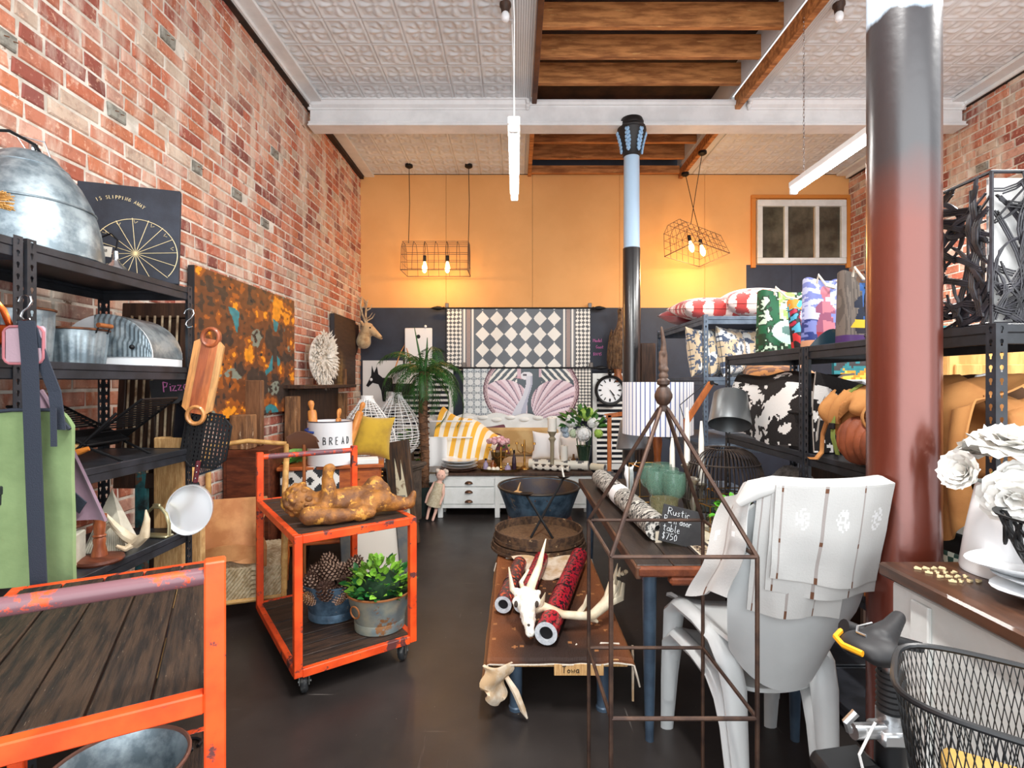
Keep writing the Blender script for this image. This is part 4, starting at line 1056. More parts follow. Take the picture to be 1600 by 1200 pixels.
# galvanised tub and cable on the lower deck of the near trolley
def pail(name, label, loc, r0, r1, h, mat, foot=.03, rim=rust, rings=True, sx=1.0, rz=0, cat='bucket'):
    t = thing(name, label, cat, loc, rz)
    m = MB(); m.lathe([(0, .006), (r0, .006), (r0 * 1.01, foot), (r1, h), (r1 + .004, h), (r0 * 1.03, foot), (r0 * 1.03, 0), (0, 0)], 40, sx=sx)
    m.lathe([(r0 * 1.035, 0), (r0 * 1.05, foot), (r0 * 1.03, foot + .004)], 40, sx=sx); m.build('bucket_body', mat, t, True)
    m = MB(); m.tube([((r1 + .004) * sx * cos(q), (r1 + .004) * sin(q), h) for q in [2 * pi * i / 40 for i in range(40)]], .006, 6, True); m.build('rolled_rim', rim, t, True)
    if rings:
        for q in (-pi / 2 - .5, pi / 2 - .5):
            rr = r1 * .97 + .012; m = MB(); c_ = Vector((rr * cos(q) * sx, rr * sin(q), h * .8)); R_ = Rz(q + pi / 2)
            m.tube([c_ + R_ @ Vector((.03 * cos(k), -.006 - .004 * sin(k), -.02 + .032 * sin(k))) for k in [2 * pi * i / 18 for i in range(18)]], .0045, 6, True); m.build('ring_handle', rim, t, True)
    return t
pail('galvanised_tub', 'shiny galvanised tub on the lower deck of the near trolley', on1(.3, .6, .319), .13, .165, .12, galv, rim=M('rusty_rim_brown', (130, 92, 80), .5, .4), rings=False, cat='tub')
m = MB(); m.tube([on1(.42 + .07 * cos(q), .8 + .04 * sin(q), .325) for q in [pi * 1.9 * i / 16 - .5 for i in range(17)]], .006, 6)
one(m, 'black_cable', iron_black, 'loose black cable behind the galvanised tub on the near trolley', 'cable', smooth=True)
# pine cone tub
tb = on2(.34, .52, .152)
pail('pine_cone_tub', 'blue grey galvanised tub heaped with pine cones on the trolley', tb, .135, .168, .2, galv_blue, .04, rim=galv_blue, rings=False, cat='tub')
PC = [M('pine_cone_brown', (70, 44, 34), .7, col2=(94, 66, 52), scale=60), M('pine_cone_tan', (150, 98, 56), .7, col2=(186, 140, 92), scale=60)]
def cone_mesh(seed):
    m = MB(); R_ = random.Random(seed); n = 90
    m.lathe([(0, 0), (.02, .01), (.026, .04), (.018, .08), (.006, .105), (0, .107)], 10)
    for k in range(n):
        f = (k + .5) / n; z = .004 + .1 * f; r = .03 * sin(pi * (.18 + .8 * f)) ** .8; q = k * 2.39996
        d = Vector((cos(q), sin(q), 0)); s_ = Vector((-sin(q), cos(q), 0)); c = Vector((0, 0, z)) + d * r * .55; e = Vector((0, 0, z + .008)) + d * (r + .012)
        w = .009 * (1.1 - .6 * f)
        w *= 1.15; V_ = [c, e + s_ * w, e + d * .005 + Vector((0, 0, .006)), e - s_ * w, e + d * .002 + Vector((0, 0, -.007))]; m.m = 0; m.add(V_, [(0, 1, 2), (0, 2, 3), (0, 4, 1), (0, 3, 4)]); m.m = 1; m.add(V_, [(1, 4, 3), (1, 3, 2)])
    return m.mesh('pine_cone')
pcm = [cone_mesh(1), cone_mesh(2)]; TIP = M('pine_cone_tip', (186, 152, 130), .6)
for q_ in (0, 1): pcm[q_].materials.append(PC[q_]); pcm[q_].materials.append(TIP)
R7 = random.Random(12)
spots = [(-.09, -.07, .18, 0), (.01, -.09, .19, 0), (.1, -.06, .18, 0), (-.1, .02, .19, 0), (0, 0, .22, 0), (.09, .03, .21, 0), (-.05, .09, .2, 0), (.05, .1, .22, 0), (-.06, -.12, .165, 1), (.04, -.13, .165, 1), (-.02, .05, .25, 0), (.12, -.01, .23, 0)]
names = ['leaning left at the rim', 'front centre of the heap', 'front right of the heap', 'far left of the heap', 'upright in the middle', 'right of the middle one', 'back left, half buried', 'back right, half buried', 'small tan one at the left front rim', 'small tan one at the right front rim', 'topmost, tip pointing up', 'beside the green plant']
for (x, y, z, k), nm in zip(spots, names):
    o = bpy.data.objects.new('pine_cone', pcm[k]); COL.objects.link(o); s_ = 1.25 if k == 0 else .8
    o.matrix_world = Tr(tb + Vector((x, y, z - .05 - .0))) @ Euler((R7.uniform(-.7, .7), R7.uniform(-.7, .7), R7.uniform(0, 6))).to_matrix().to_4x4() @ Matrix.Scale(s_, 4)
    tag(o, 'pine cone in the blue grey tub, ' + nm, 'pine cone', 'pine cones in the tub')
# plant pail
pb = on2(.50, .22, .152)
pail('plant_pail', 'rust stained old pail holding the bushy green plant on the trolley', pb, .13, .172, .2, galv_old, .045, rim=M('rust_rim', (142, 88, 48), .6, .2), rings=True)
def leaf_mesh(name, L_, w, mats, curl=.2):
    m = MB(); n = 4
    V = []; 
    for i in range(n + 1):
        f = i / n; ww = w * sin(pi * min(1, f * .9 + .08)) ** .8; z = curl * L_ * (f * f) * -1 + .02 * L_ * sin(pi * f)
        V += [(-ww / 2, f * L_, z + .12 * ww), (0, f * L_, z), (ww / 2, f * L_, z + .12 * ww)]
    F = []
    for i in range(n):
        for k in range(2): a_ = i * 3 + k; F.append((a_, a_ + 1, a_ + 4, a_ + 3))
    m.add(V, F); me = m.mesh(name, True); me.materials.append(mats); return me
BG1 = M('bush_leaf_dark', (44, 110, 50), .4, col2=(28, 78, 40), scale=30, orand=.35); BG2 = M('bush_leaf_lime', (150, 200, 70), .45, col2=(96, 160, 52), scale=30, orand=.2)
lm = [leaf_mesh('leaf', .05, .034, BG1), leaf_mesh('leaf', .042, .03, BG2)]
def bush(t, c, r, n, R_, meshes, up=.5, lime=.35, s0=1.0):
    c = Vector(c)
    for k in range(n):
        th = R_.uniform(0, 2 * pi); ph = math.acos(R_.uniform(-.25, 1)); d = Vector((sin(ph) * cos(th), sin(ph) * sin(th), cos(ph)))
        p = c + Vector((d.x * r[0], d.y * r[1], d.z * r[2])) * R_.uniform(.72, 1.0)
        o = bpy.data.objects.new('leaf', meshes[1 if R_.random() < lime * (.5 + d.z) else 0]); COL.objects.link(o); o.parent = t
        q = (d + Vector((R_.uniform(-.7, .7), R_.uniform(-.7, .7), up))).normalized().to_track_quat('Y', 'Z').to_matrix().to_4x4()
        o.matrix_local = Tr(p) @ q @ Ry(R_.uniform(-.8, .8)) @ Matrix.Scale(s0 * R_.uniform(.75, 1.25), 4)
t = thing('bushy_green_plant', 'bushy plant with dark and lime leaves in the rusty pail', 'plant', pb + Vector((0, 0, .05)))
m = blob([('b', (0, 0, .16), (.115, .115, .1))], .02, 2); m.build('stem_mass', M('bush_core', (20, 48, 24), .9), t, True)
bush(t, (0, 0, .16), (.165, .165, .155), 230, random.Random(4), lm, lime=.7)

# reclining cherub
CHER = M('rusty_gold_cherub', (106, 68, 40), .6, .1, col2=(160, 104, 42), scale=13, lo=.42, hi=.62, bump=.6, bscale=40, chip=((196, 140, 60), 16, .62))
cb = on2(.33, .24, .782)
t = thing('cherub_statue', 'reclining rusty gold cherub statue with one arm raised', 'statue', cb, rz=radians(24))
S = 1.0
body = [
 ('t', [(-.13, 0, .075), (-.05, 0, .078), (.03, 0, .08), (.1, .0, .07)], [.072, .07, .078, .072]),
 ('b', (-.235, -.005, .1), (.078, .072, .08)), ('b', (-.205, -.045, .085), (.05, .035, .045)), ('t', [(-.17, 0, .085), (-.13, 0, .08)], [.045, .05]),
 ('t', [(-.11, -.04, .08), (-.1, -.045, .165), (-.108, -.04, .215)], [.052, .038, .03]), ('t', [(-.108, -.04, .215), (-.104, -.045, .25)], [.028, .03]), ('b', (-.1, -.05, .268), (.034, .022, .026)),
 ('t', [(-.14, -.07, .055), (-.2, -.135, .05), (-.1, -.15, .04), (-.01, -.14, .036), (.04, -.13, .034)], [.046, .05, .042, .034, .026]),
 ('t', [(.09, -.045, .065), (.17, -.06, .08), (.22, -.055, .06), (.29, -.05, .045), (.325, -.05, .05)], [.068, .062, .048, .036, .03]), ('t', [(.325, -.05, .045), (.345, -.05, .1)], [.03, .018]),
 ('t', [(.09, .045, .07), (.15, .05, .14), (.19, .05, .115), (.22, .05, .05), (.25, .05, .03)], [.064, .056, .044, .036, .03]),
 ('t', [(.02, -.08, .05), (.05, -.125, .035), (.1, -.13, .035)], [.045, .045, .03]),
]
R8 = random.Random(9)
m = blob(body, .0085, 5)
for i, v in enumerate(m.v): m.v[i] = v + v.normalized() * .0035 * fnoise(v, 38)
m.build('body', CHER, t, True)
hb = []
for k in range(60):
    q = k * 2.4; zz = 1 - 2 * (k + .5) / 60; rr = sqrt(1 - zz * zz); dx, dy = rr * cos(q), rr * sin(q)
    if dx > .35 or (dy < -.75 and dx > -.2): continue
    hb.append(('b', (-.245 + .072 * dx, .005 + .068 * dy, .105 + .076 * zz), R8.uniform(.014, .022)))
m = blob(hb + [('b', (-.25, .01, .105), (.064, .064, .07))], .0075, 1); m.build('curly_hair', CHER, t, True)
m = MB(); m.ball((-.212, -.083, .095), (.012, .012, .009)); m.ball((-.19, -.078, .088), (.007, .006, .012)); m.ball((-.232, -.074, .112), (.006, .005, .008)); m.ball((-.226, -.076, .078), (.006, .005, .008)); m.ball((-.2, -.07, .12), (.018, .012, .014)); m.ball((-.196, -.07, .062), (.018, .012, .014)); m.build('face_features', CHER, t, True)
m = MB(); m.slab(lambda u, v: (-.02 + .16 * u, .0 + .12 * (v - .5) + .02 * sin(6 * u), .142 + .012 * sin(5 * u + 3 * v) - .06 * (2 * v - 1) ** 2), 12, 10, .01); m.build('draped_cloth', CHER, t, True)
# ------------------------------------------------------------------ things along the left wall and the rear left corner
def wall_box(name, label, cat, px0, px1, z0, z1, th, mat, side_mat=None, tilt=0):
    y0, y1 = FPX * XL / (px0 - VX), FPX * XL / (px1 - VX); t = thing(name, label, cat, (XL + .02, (y0 + y1) / 2, z0), R=Ry(radians(tilt)))
    m = MB(); m.box((th / 2, 0, (z1 - z0) / 2), (th, y1 - y0, z1 - z0), .004); m.build('stretched_canvas', side_mat or mat, t)
    return t, y1 - y0, z1 - z0, th
RUSTP = M('rust_abstract', (116, 66, 34), .6, col2=(62, 48, 40), scale=5, lo=.42, hi=.6, bump=.3, bscale=30)
def painting_col(pal, seed):
    def fn(u, v):
        a = fnoise((u * 3 + seed, v * 9, 1.7)); b = fnoise((u * 14 + seed, v * 4, 5.1)); c = fnoise((u * 5, v * 5 + seed, 9.3)); d = fnoise((u * 30, v * 30, 2.0 + seed))
        x = a * .6 + b * .5 + d * .25
        i = 0
        if x > .12: i = 1
        if x > .30: i = 2
        if x < -.18: i = 3
        if c > .38 and d > -.1: i = 4
        if c < -.42 and b > 0: i = 5
        q = lin(pal[i]); k = 1 + .35 * d
        return tuple(max(0, z * k) for z in q)
    return fn
t, w, h, th = wall_box('abstract_painting', 'large rusty orange and teal abstract painting on the brick wall', 'painting', 288, 449, 1.235, 2.27, .045, M('canvas_edge_dark', (44, 44, 46), .8))
m = MB(); pf = painting_col([(104, 62, 36), (150, 82, 30), (222, 142, 30), (60, 48, 42), (120, 128, 116), (48, 124, 134)], 3.0)
m.grid(lambda u, v: (th + .002 + .003 * fnoise((u * 20, v * 20, 1)), -w / 2 + w * u, h * v), 150, 110, colfn=pf); m.build('painted_face', vprint, t, True)
t, w, h, th = wall_box('dark_wall_panel', 'dark brown panel with a gold grass motif beside the deer head', 'painting', 513, 547, 1.44, 2.30, .05, M('panel_edge', (52, 50, 52), .7))
m = MB()
def gf(u, v):
    base = lin((66, 44, 30)); g = max(0, 1 - abs(u - .25 - .12 * fnoise((u * 20, v * 5, 2))) / .22) * max(0, 1 - v / .55); k = .8 + .4 * fnoise((u * 8, v * 40, 1))
    q = lin((176, 140, 76)); f = min(1, g * (1.1 + fnoise((u * 60, v * 6, 4)))); return tuple(max(0, (a * (1 - f) + b * f) * k) for a, b in zip(base, q))
m.grid(lambda u, v: (th + .001, -w / 2 + w * u, h * v), 24, 40, colfn=gf); m.build('painted_face', vprint, t)
# white feather headdress
FEA = M('white_feather', (236, 230, 220), .9, col2=(214, 204, 188), scale=20, sheen=.4)
c = Vector((XL + .14, 5.52, 1.74))
t = thing('feather_headdress', 'round white feather headdress standing on the brown mantel', 'feather headdress', c, R=Rz(radians(-8)))
R9 = random.Random(5); m = MB()
for k in range(520):
    q = R9.uniform(0, 2 * pi); r = .26 * sqrt(R9.random()); L_ = R9.uniform(.06, .11)
    p = Vector((.03 * (1 - r / .26) + R9.uniform(0, .02), r * cos(q) * .85, r * sin(q))); d = Vector((.35, cos(q) * .9, sin(q) * .9 - .3)).normalized(); s_ = d.cross(Vector((1, 0, 0))).normalized()
    e = p + d * L_; mid = p + d * L_ * .5 + Vector((.015, 0, 0)); w_ = .012
    m.add([p, mid + s_ * w_, e, mid - s_ * w_, ], [(0, 1, 2, 3)])
tag(m.build('feathers', FEA, t), kind='stuff')
m = MB(); m.lathe([(0, -.02), (.24, -.02), (.26, 0), (.24, .02), (0, .02)], 28, (0, 0, 0), Ry(pi / 2)); m.build('backing_disc', FEA, t, True)
# timber mantel
AGED = M('aged_timber', (146, 104, 68), .75, col2=(96, 66, 44), scale=5, stretch=(5, 5, 1), bump=.3, bscale=14, chip=((196, 170, 140), 7, .66))
t = thing('timber_mantel', 'aged brown timber mantel with a plank shelf against the brick wall', 'mantel', (XL + .03, 5.45, 0))
for y, z1 in ((-.62, 1.52), (.75, 1.5)):
    for k in range(3):
        m = MB(); m.box((.09, y, .18 + k * .48), (.1, .12, .46), .006); m.build('side_post_block', AGED, t)
m = MB(); m.box((.12, .08, 1.455), (.22, 1.55, .035), .005); m.build('mantel_shelf', wood_dark, t)
m = MB(); m.box((.05, .06, .73), (.03, 1.28, 1.4), .004); m.build('dark_back_panel', wood_dark, t)
m = MB(); m.box((.11, .8, 1.56), (.03, .05, .2), .004); m.build('shelf_cleat', AGED, t)
# big timber blocks and chest behind the shelves
CARD = M('raw_brown_timber', (128, 88, 58), .7, col2=(100, 66, 42), scale=4, stretch=(6, 6, 1), bump=.2)
t = thing('red_brown_chest', 'tall red brown timber chest behind the cane armchair', 'chest', (-1.98, 4.02, 0))
m = MB(); m.box((0, 0, .5), (.34, .34, 1.0), .006); m.build('carcass', wood_red, t)
m = MB(); m.box((0, -.175, .5), (.28, .012, .9), .004); m.build('front_board', wood_red, t)
def block(label, px0, px1, y0, y1, Y, z0, mat, d=.12):
    x0, x1 = (px0 - VX) / FPX * Y, (px1 - VX) / FPX * Y; z1 = CH - (y0 - VY) / FPX * Y
    m = MB(); m.box((0, 0, (z1 - z0) / 2), (x1 - x0, d, z1 - z0), .006)
    for i, v in enumerate(m.v): m.v[i] = v + Vector((fnoise(v, 9), fnoise(v + Vector((5, 0, 0)), 9), 0)) * .006
    return one(m, 'timber_block', mat, label, 'timber', ((x0 + x1) / 2, Y, z0))
block('squat knotted timber block on top of the red brown chest', 366, 394, 648, 722, 3.93, 1.001, AGED, .15)
block('tall brown timber plank standing on the chest before the abstract painting', 382, 410, 594, 700, 4.12, 1.001, CARD, .06)
block('brown timber post by the brick wall between chest and mantel', 412, 424, 700, 900, 4.3, 0, CARD, .1)
# cane armchair with hide
CANE = M('cane', (206, 164, 100), .5, col2=(178, 132, 74), scale=18); WICK = M('pale_wicker', (206, 192, 162), .7, col2=(170, 150, 116), scale=30)
t = thing('cane_armchair', 'low cane armchair with pale woven seat behind the cherub trolley', 'armchair', (-1.82, 3.5, 0), rz=radians(20))
m = MB(); nw = 26
def seat(u, v):
    x, y = (u - .5) * .5, (v - .5) * .46; k = .006 * (1 if (int(u * 44) + int(v * 36)) % 2 else -1); return (x, y, .36 - .1 * (.5 - v) ** 2 * 4 * 0 - .16 * max(0, .3 - v) ** 1.2 + k)
m.slab(seat, 44, 36, .015); m.build('woven_seat', WICK, t)
m = MB(); m.grid(lambda u, v: ((u - .5) * .5, -.235 + .006 * (1 if (int(u * 44) + int(v * 14)) % 2 else -1), .33 - .2 * v), 44, 14); m.build('woven_apron', WICK, t)
m = MB(); m.tube([(-.25, -.24, .13), (.25, -.24, .13)], .014, 8); m.build('front_rail', CANE, t, True)
for sx in (-1, 1):
    m = MB(); m.tube([(sx * .26, -.22, .0), (sx * .27, -.22, .55), (sx * .27, -.19, .8), (sx * .27, -.1, .95), (sx * .265, .05, .98), (sx * .25, .23, .98)], .019, 10); m.build('bent_arm', CANE, t, True)
    m = MB(); m.tube([(sx * .24, .23, 0), (sx * .25, .25, 1.05)], .018, 10); m.build('back_leg', CANE, t, True)
m = MB(); m.tube([(-.25, .25, 1.05), (0, .27, 1.08), (.25, .25, 1.05)], .017, 10); m.build('top_rail', CANE, t, True)
TANH = M('tan_leather', (204, 146, 92), .65, col2=(180, 118, 70), scale=6, bump=.1)
t = thing('tan_leather_hide', 'tan leather hide draped over the cane armchair', 'hide', (-1.84, 3.3, .60), rz=radians(20))
m = MB(); m.slab(lambda u, v: ((u - .5) * .46 + .02 * sin(9 * v), -.03 + .03 * sin(7 * u) * (1 - v) + .16 * v, -.20 + .34 * v + .05 * sin(4 * u + 1) * (1 - v)), 18, 14, .006); m.build('upper_flap', TANH, t, True)
m = MB(); m.slab(lambda u, v: ((u - .5) * .42 + .04, -.05 + .02 * sin(8 * u + 1), -.27 + .10 * v + .06 * sin(3.3 * u)), 16, 6, .006); m.build('lower_flap', TANH, t, True)
# mounted deer head
HIDE = M('deer_fur', (196, 166, 126), .9, col2=(150, 112, 74), scale=14, lo=.45, hi=.7, sheen=.3, bump=.2, bscale=60)
ANT = M('antler', (150, 128, 102), .6, col2=(196, 178, 148), scale=20)
t = thing('deer_head', 'mounted fallow deer head with antlers on the brick wall', 'mounted head', (XL + .02, 7.0, 2.12))
m = MB(); m.prism([(-.11, .15), (.11, .15), (.13, .0), (.08, -.18), (0, -.26), (-.08, -.18), (-.13, 0)], 0, .025, Matrix(((0, 0, 1, 0), (1, 0, 0, 0), (0, 1, 0, 0), (0, 0, 0, 1)))); m.build('shield', wood_dark, t)
m = blob([('t', [(.125, 0, -.08), (.14, 0, .0), (.18, 0, .1)], [.1, .085, .07]), ('t', [(.16, 0, .11), (.23, 0, .07), (.33, 0, -.01), (.355, 0, -.03)], [.07, .06, .035, .028]), ('b', (.2, 0, .13), (.05, .05, .04))], .012, 5); m.build('head_and_neck', HIDE, t, True)
for sg in (-1, 1):
    m = MB(); m.ball((.13, sg * .1, .15), (.02, .06, .028), 10, 7, Rx(sg * .5)); m.build('ear', HIDE, t, True)
    m = MB(); m.ball((.225, sg * .052, .1), .013, 8, 6); m.build('eye', iron_black, t, True)
    m = MB(); m.tube([(.16, sg * .03, .17), (.13, sg * .08, .27), (.12, sg * .13, .38), (.14, sg * .14, .5)], [.014, .013, .014, .006], 7); m.tube([(.15, sg * .05, .2), (.22, sg * .06, .24), (.26, sg * .06, .3)], [.01, .008, .002], 6); m.tube([(.12, sg * .11, .34), (.18, sg * .13, .38), (.2, sg * .13, .44)], [.01, .008, .002], 6)
    for k in range(4): m.tube([(.12, sg * .13, .38 + .03 * k), (.09 - .01 * k, sg * .15, .45 + .03 * k)], [.009, .002], 5)
    m.build('antler', ANT, t, True)
m = MB(); m.ball((.365, 0, -.025), (.014, .022, .016), 8, 6); m.build('nose', iron_black, t, True)

# dresser with bread bin
BZ = .86
t = thing('timber_drawer_desk', 'small honey timber drawer desk under the enamel BREAD bin', 'desk', (-1.47, 4.25, 0), rz=radians(14))
HON = M('honey_desk_wood', (176, 92, 40), .4, col2=(142, 68, 28), scale=4, stretch=(2, 8, 8), coat=.2)
m = MB(); m.box((0, 0, BZ - .015), (.78, .5, .03), .006); m.build('desk_top', HON, t)
m = MB(); m.box((0, .0, BZ - .13), (.72, .44, .2), .004); m.build('carcass', HON, t)
for k in (-1, 1):
    m = MB(); m.box((k * .18, -.222, BZ - .12), (.33, .012, .13), .003); d_ = m.build('drawer', HON, t)
    m = MB(); m.tube([(k * .18 - .03, -.235, BZ - .11), (k * .18, -.242, BZ - .12), (k * .18 + .03, -.235, BZ - .11)], .004, 6); m.build('pull', brass, d_, True)
for k in (-1, 1): 
    m = MB(); m.box((.362, k * .1, BZ - .12), (.012, .18, .13), .003); d_ = m.build('side_drawer', HON, t)
    m = MB(); m.ball((.375, k * .1, BZ - .12), .01, 8, 6); m.build('pull', brass, d_, True)
for sx in (-1, 1):
    for sy in (-1, 1):
        m = MB(); m.lathe([(.02, 0), (.02, .1), (.03, .2), (.022, .3), (.034, .45), (.03, BZ - .23)], 14, (sx * .33, sy * .2, 0)); m.build('leg', HON, t, True)
m = MB(); m.box((-.05, 0, BZ - .6), (.7, .42, .02), .004); m.build('lower_shelf', HON, t)
bl = Vector((-1.46, 4.13, BZ + .001))
t = thing('enamel_bread_bin', 'white enamel bin lettered BREAD with blue side handle', 'bread bin', bl)
m = MB(); m.lathe([(0, .004), (.165, .004), (.168, 0), (.17, .006), (.17, .33), (.173, .335), (.166, .335), (.165, .02), (0, .015)], 44); m.build('bin_body', enamel, t, True)
BLU = M('cobalt_enamel', (34, 56, 122), .25)
m = MB(); m.tube([(.172 * cos(q), .172 * sin(q), .335) for q in [2 * pi * i / 40 for i in range(40)]], .004, 6, True); m.build('dark_rim', M('rim_dark', (50, 48, 60), .3), t, True)
m = MB(); q0 = radians(218); m.tube([(.172 * cos(q0), .172 * sin(q0), .28), (.2 * cos(q0 + .15), .2 * sin(q0 + .15), .275), (.2 * cos(q0 + .35), .2 * sin(q0 + .35), .262), (.172 * cos(q0 + .5), .172 * sin(q0 + .5), .255)], .009, 8); m.build('blue_handle', BLU, t, True)
m = MB()
x = 0
for i, ch in enumerate('BREAD'):
    q = radians(270 + 2 + i * 15.5); T_ = Tr(.1715 * cos(q), .1715 * sin(q), .165) @ Rz(q + pi / 2)
    letters(m, ch, .055, T_, .0032, wd=.62)
m.build('black_lettering', iron_black, t)
PIN = M('rolling_pin_wood', (206, 140, 72), .45, col2=(184, 112, 50), scale=8, stretch=(5, 5, 1))
for i, (x, y, ax, ay, r, lab) in enumerate(((-.09, -.03, -.25, .1, .034, 'fat dark rolling pin leaning left in the enamel bin'), (.02, .04, .1, .12, .022, 'short rolling pin handle standing in the middle of the enamel bin'), (.05, -.02, -.03, .2, .016, 'thin rolling pin handle beside the middle one in the enamel bin'), (.1, .02, .5, .1, .03, 'pale rolling pin slanting right out of the enamel bin'))):
    t2_ = thing('rolling_pin', lab, 'rolling pin', bl + Vector((x, y, .02)), group='rolling pins in the enamel bin', R=Ry(ax * .6) @ Rx(-ay))
    top = .33 + (.07 if i in (0, 3) else .0)
    m = MB(); m.lathe([(0, 0), (r, .0), (r, top - .02), (r * .9, top), (r * .5, top + .005)], 16); m.build('roller', PIN, t2_, True)
    m = MB(); m.lathe([(r * .4, top), (r * .45, top + .02), (r * .75, top + .05), (r * .6, top + .075), (0, top + .085)], 12); m.build('grip', PIN, t2_, True)
# patterned cloth hanging from desk front, scoop, leaves
t = thing('geometric_floor_cloth', 'black and white tile print cloth hanging over the desk front', 'cloth', (-1.56, 3.98, .52), rz=radians(14))
def geo(u, v):
    a = (u * 3) % 1 - .5; b = (v * 2.2) % 1 - .5; W = lin((226, 224, 218)); K = lin((44, 46, 50))
    if v < .14: return K if (int(u * 40) + int(v * 40)) % 2 else W
    return K if abs(a) + abs(b) < .22 or (abs(a) + abs(b) > .62) else W
m = MB(); m.slab(lambda u, v: ((u - .5) * .42, .01 * sin(8 * u), .34 * v), 40, 34, .004, colfn=geo); m.build('printed_face', vfab, t)
t = thing('metal_scoop', 'brown metal scoop on a stick behind the cherub head', 'scoop', (-1.46, 3.62, .60))
m = MB(); m.slab(lambda u, v: ((u - .5) * .2, -.05 + .06 * (2 * v - 1) ** 2, .44 + .1 * sin(pi * v) * (1 - .4 * (2 * u - 1) ** 2) + .05 * v), 16, 12, .006); m.build('scoop_blade', M('brown_steel', (134, 104, 88), .4, .6), t, True)
m = MB(); m.cyl((.0, 0, -.6), (.0, 0, .47), .012, n=10); m.build('handle', wood_mid, t, True)
LETT = M('lettuce_green', (150, 200, 120), .5, col2=(110, 170, 80), scale=10)
t = thing('green_leaf_plant', 'pale green broad leaved plant left of the enamel bin', 'plant', (-1.78, 4.2, .82))
lmm = leaf_mesh('leaf', .2, .15, LETT, .3)
R10 = random.Random(3)
for k in range(9):
    o = bpy.data.objects.new('leaf', lmm); COL.objects.link(o); o.parent = t; q = k * 2.4
    o.matrix_local = Tr(.02 * cos(q), .02 * sin(q), .02) @ Rz(q) @ Rx(R10.uniform(.2, 1.2)) @ Matrix.Scale(R10.uniform(.7, 1.1), 4)
m = MB(); m.lathe([(0, -.82), (.1, -.82), (.13, -.6), (.12, -.02), (.09, -.02), (0, -.03)], 20); m.build('pot', wood_dark, t, True)
m = make_cushion(.34, .36, .13); one(m, 'mustard_cushion', M('mustard_velvet', (176, 142, 26), .8, col2=(146, 114, 16), scale=5, sheen=.6), 'mustard velvet cushion propped beside the enamel bin', 'cushion', (-1.22, 4.36, BZ + .01), R=Rz(.1) @ Rx(radians(-12)) @ Ry(radians(6)), smooth=True)
m = MB(); m.box((0, 0, .02), (.2, .14, .04), .003); one(m, 'paper_stack', white_paint, 'stack of white papers on the drawer desk', 'papers', (-1.19, 4.14, BZ + .001), rz=.3)
m = MB(); m.ball((0, 0, .03), .03, 12, 8); one(m, 'yellow_ball', M('lemon_yellow', (240, 200, 30), .4), 'small lemon yellow ball on the desk shelf', 'ball', (-1.2, 3.9, BZ - .59 + .0), smooth=True)
# dark frames leaning before the desk
DFR = M('charcoal_frame', (58, 62, 66), .6, col2=(84, 80, 72), scale=10, chip=((150, 140, 122), 9, .68))
t = thing('leaning_charcoal_frame', 'charcoal frame with pale mount leaning under the desk drawers', 'frame', (-.98, 3.76, .0), R=Rz(radians(26)) @ Rx(radians(-22)))
m = MB(); m.box((0, 0, .62), (.5, .03, .09), .004); m.box((0, 0, .05), (.5, .03, .09), .004); m.box((-.205, 0, .335), (.09, .028, .476), .004); m.box((.205, 0, .335), (.09, .028, .476), .004); m.build('frame', DFR, t)
m = MB(); m.box((0, .008, .33), (.36, .008, .5)); m.build('mount', M('grey_mount', (186, 180, 170), .8), t)
WEA = M('weathered_board', (92, 66, 44), .7, col2=(52, 42, 36), scale=4, stretch=(10, 4, 1), bump=.3)
t = thing('weathered_board', 'weathered brown board with flaking white streaks leaning on the carved chest', 'board', (-1.0, 4.85, 0), R=Rz(radians(-14)) @ Rx(radians(-9)) @ Ry(radians(-11)))
m = MB(); m.box((0, 0, .48), (.24, .05, .96), .005); m.build('board', WEA, t)
m = MB(); m.prism([(-.03, .0), (.08, 0), (.07, .3), (.05, .58), (.03, .78), (.02, .6), (0, .58), (-.03, .8), (-.045, .5)], .026, .028, Rx(pi / 2)); m.build('flaking_paint', M('flaking_cream', (216, 206, 176), .8, col2=(140, 116, 88), scale=16, lo=.5, hi=.6), t)
m = MB(); m.box((-.123, 0, .48), (.006, .052, .96)); m.build('painted_edge', DFR, t)
t = thing('carved_chest', 'dark carved timber chest below the white woven lampshades', 'chest', (-1.36, 5.42, 0), rz=radians(-20))
CARV = M('carved_dark', (52, 44, 40), .5, col2=(84, 72, 62), scale=12, bump=.4, bscale=30)
m = MB(); m.box((0, 0, .34), (.62, .46, .56), .006); m.build('carcass', CARV, t)
m = MB(); m.box((0, 0, .64), (.7, .54, .04), .01); m.box((0, 0, .605), (.66, .5, .03), .01); m.build('moulded_top', CARV, t)
for k in range(3):
    m = MB()
    for i in range(9): q = 2 * pi * i / 9; m.ball((-.2 + .2 * k + .05 * cos(q), -.235, .38 + .07 * sin(q)), (.02, .012, .03), 7, 5)
    m.ball((-.2 + .2 * k, -.235, .38), (.03, .015, .03)); m.build('carved_rosette', CARV, t, True)
for sx in (-1, 1):
    for sy in (-1, 1):
        m = MB(); m.ball((sx * .27, sy * .18, .035), (.035, .035, .035)); m.build('bun_foot', CARV, t, True)
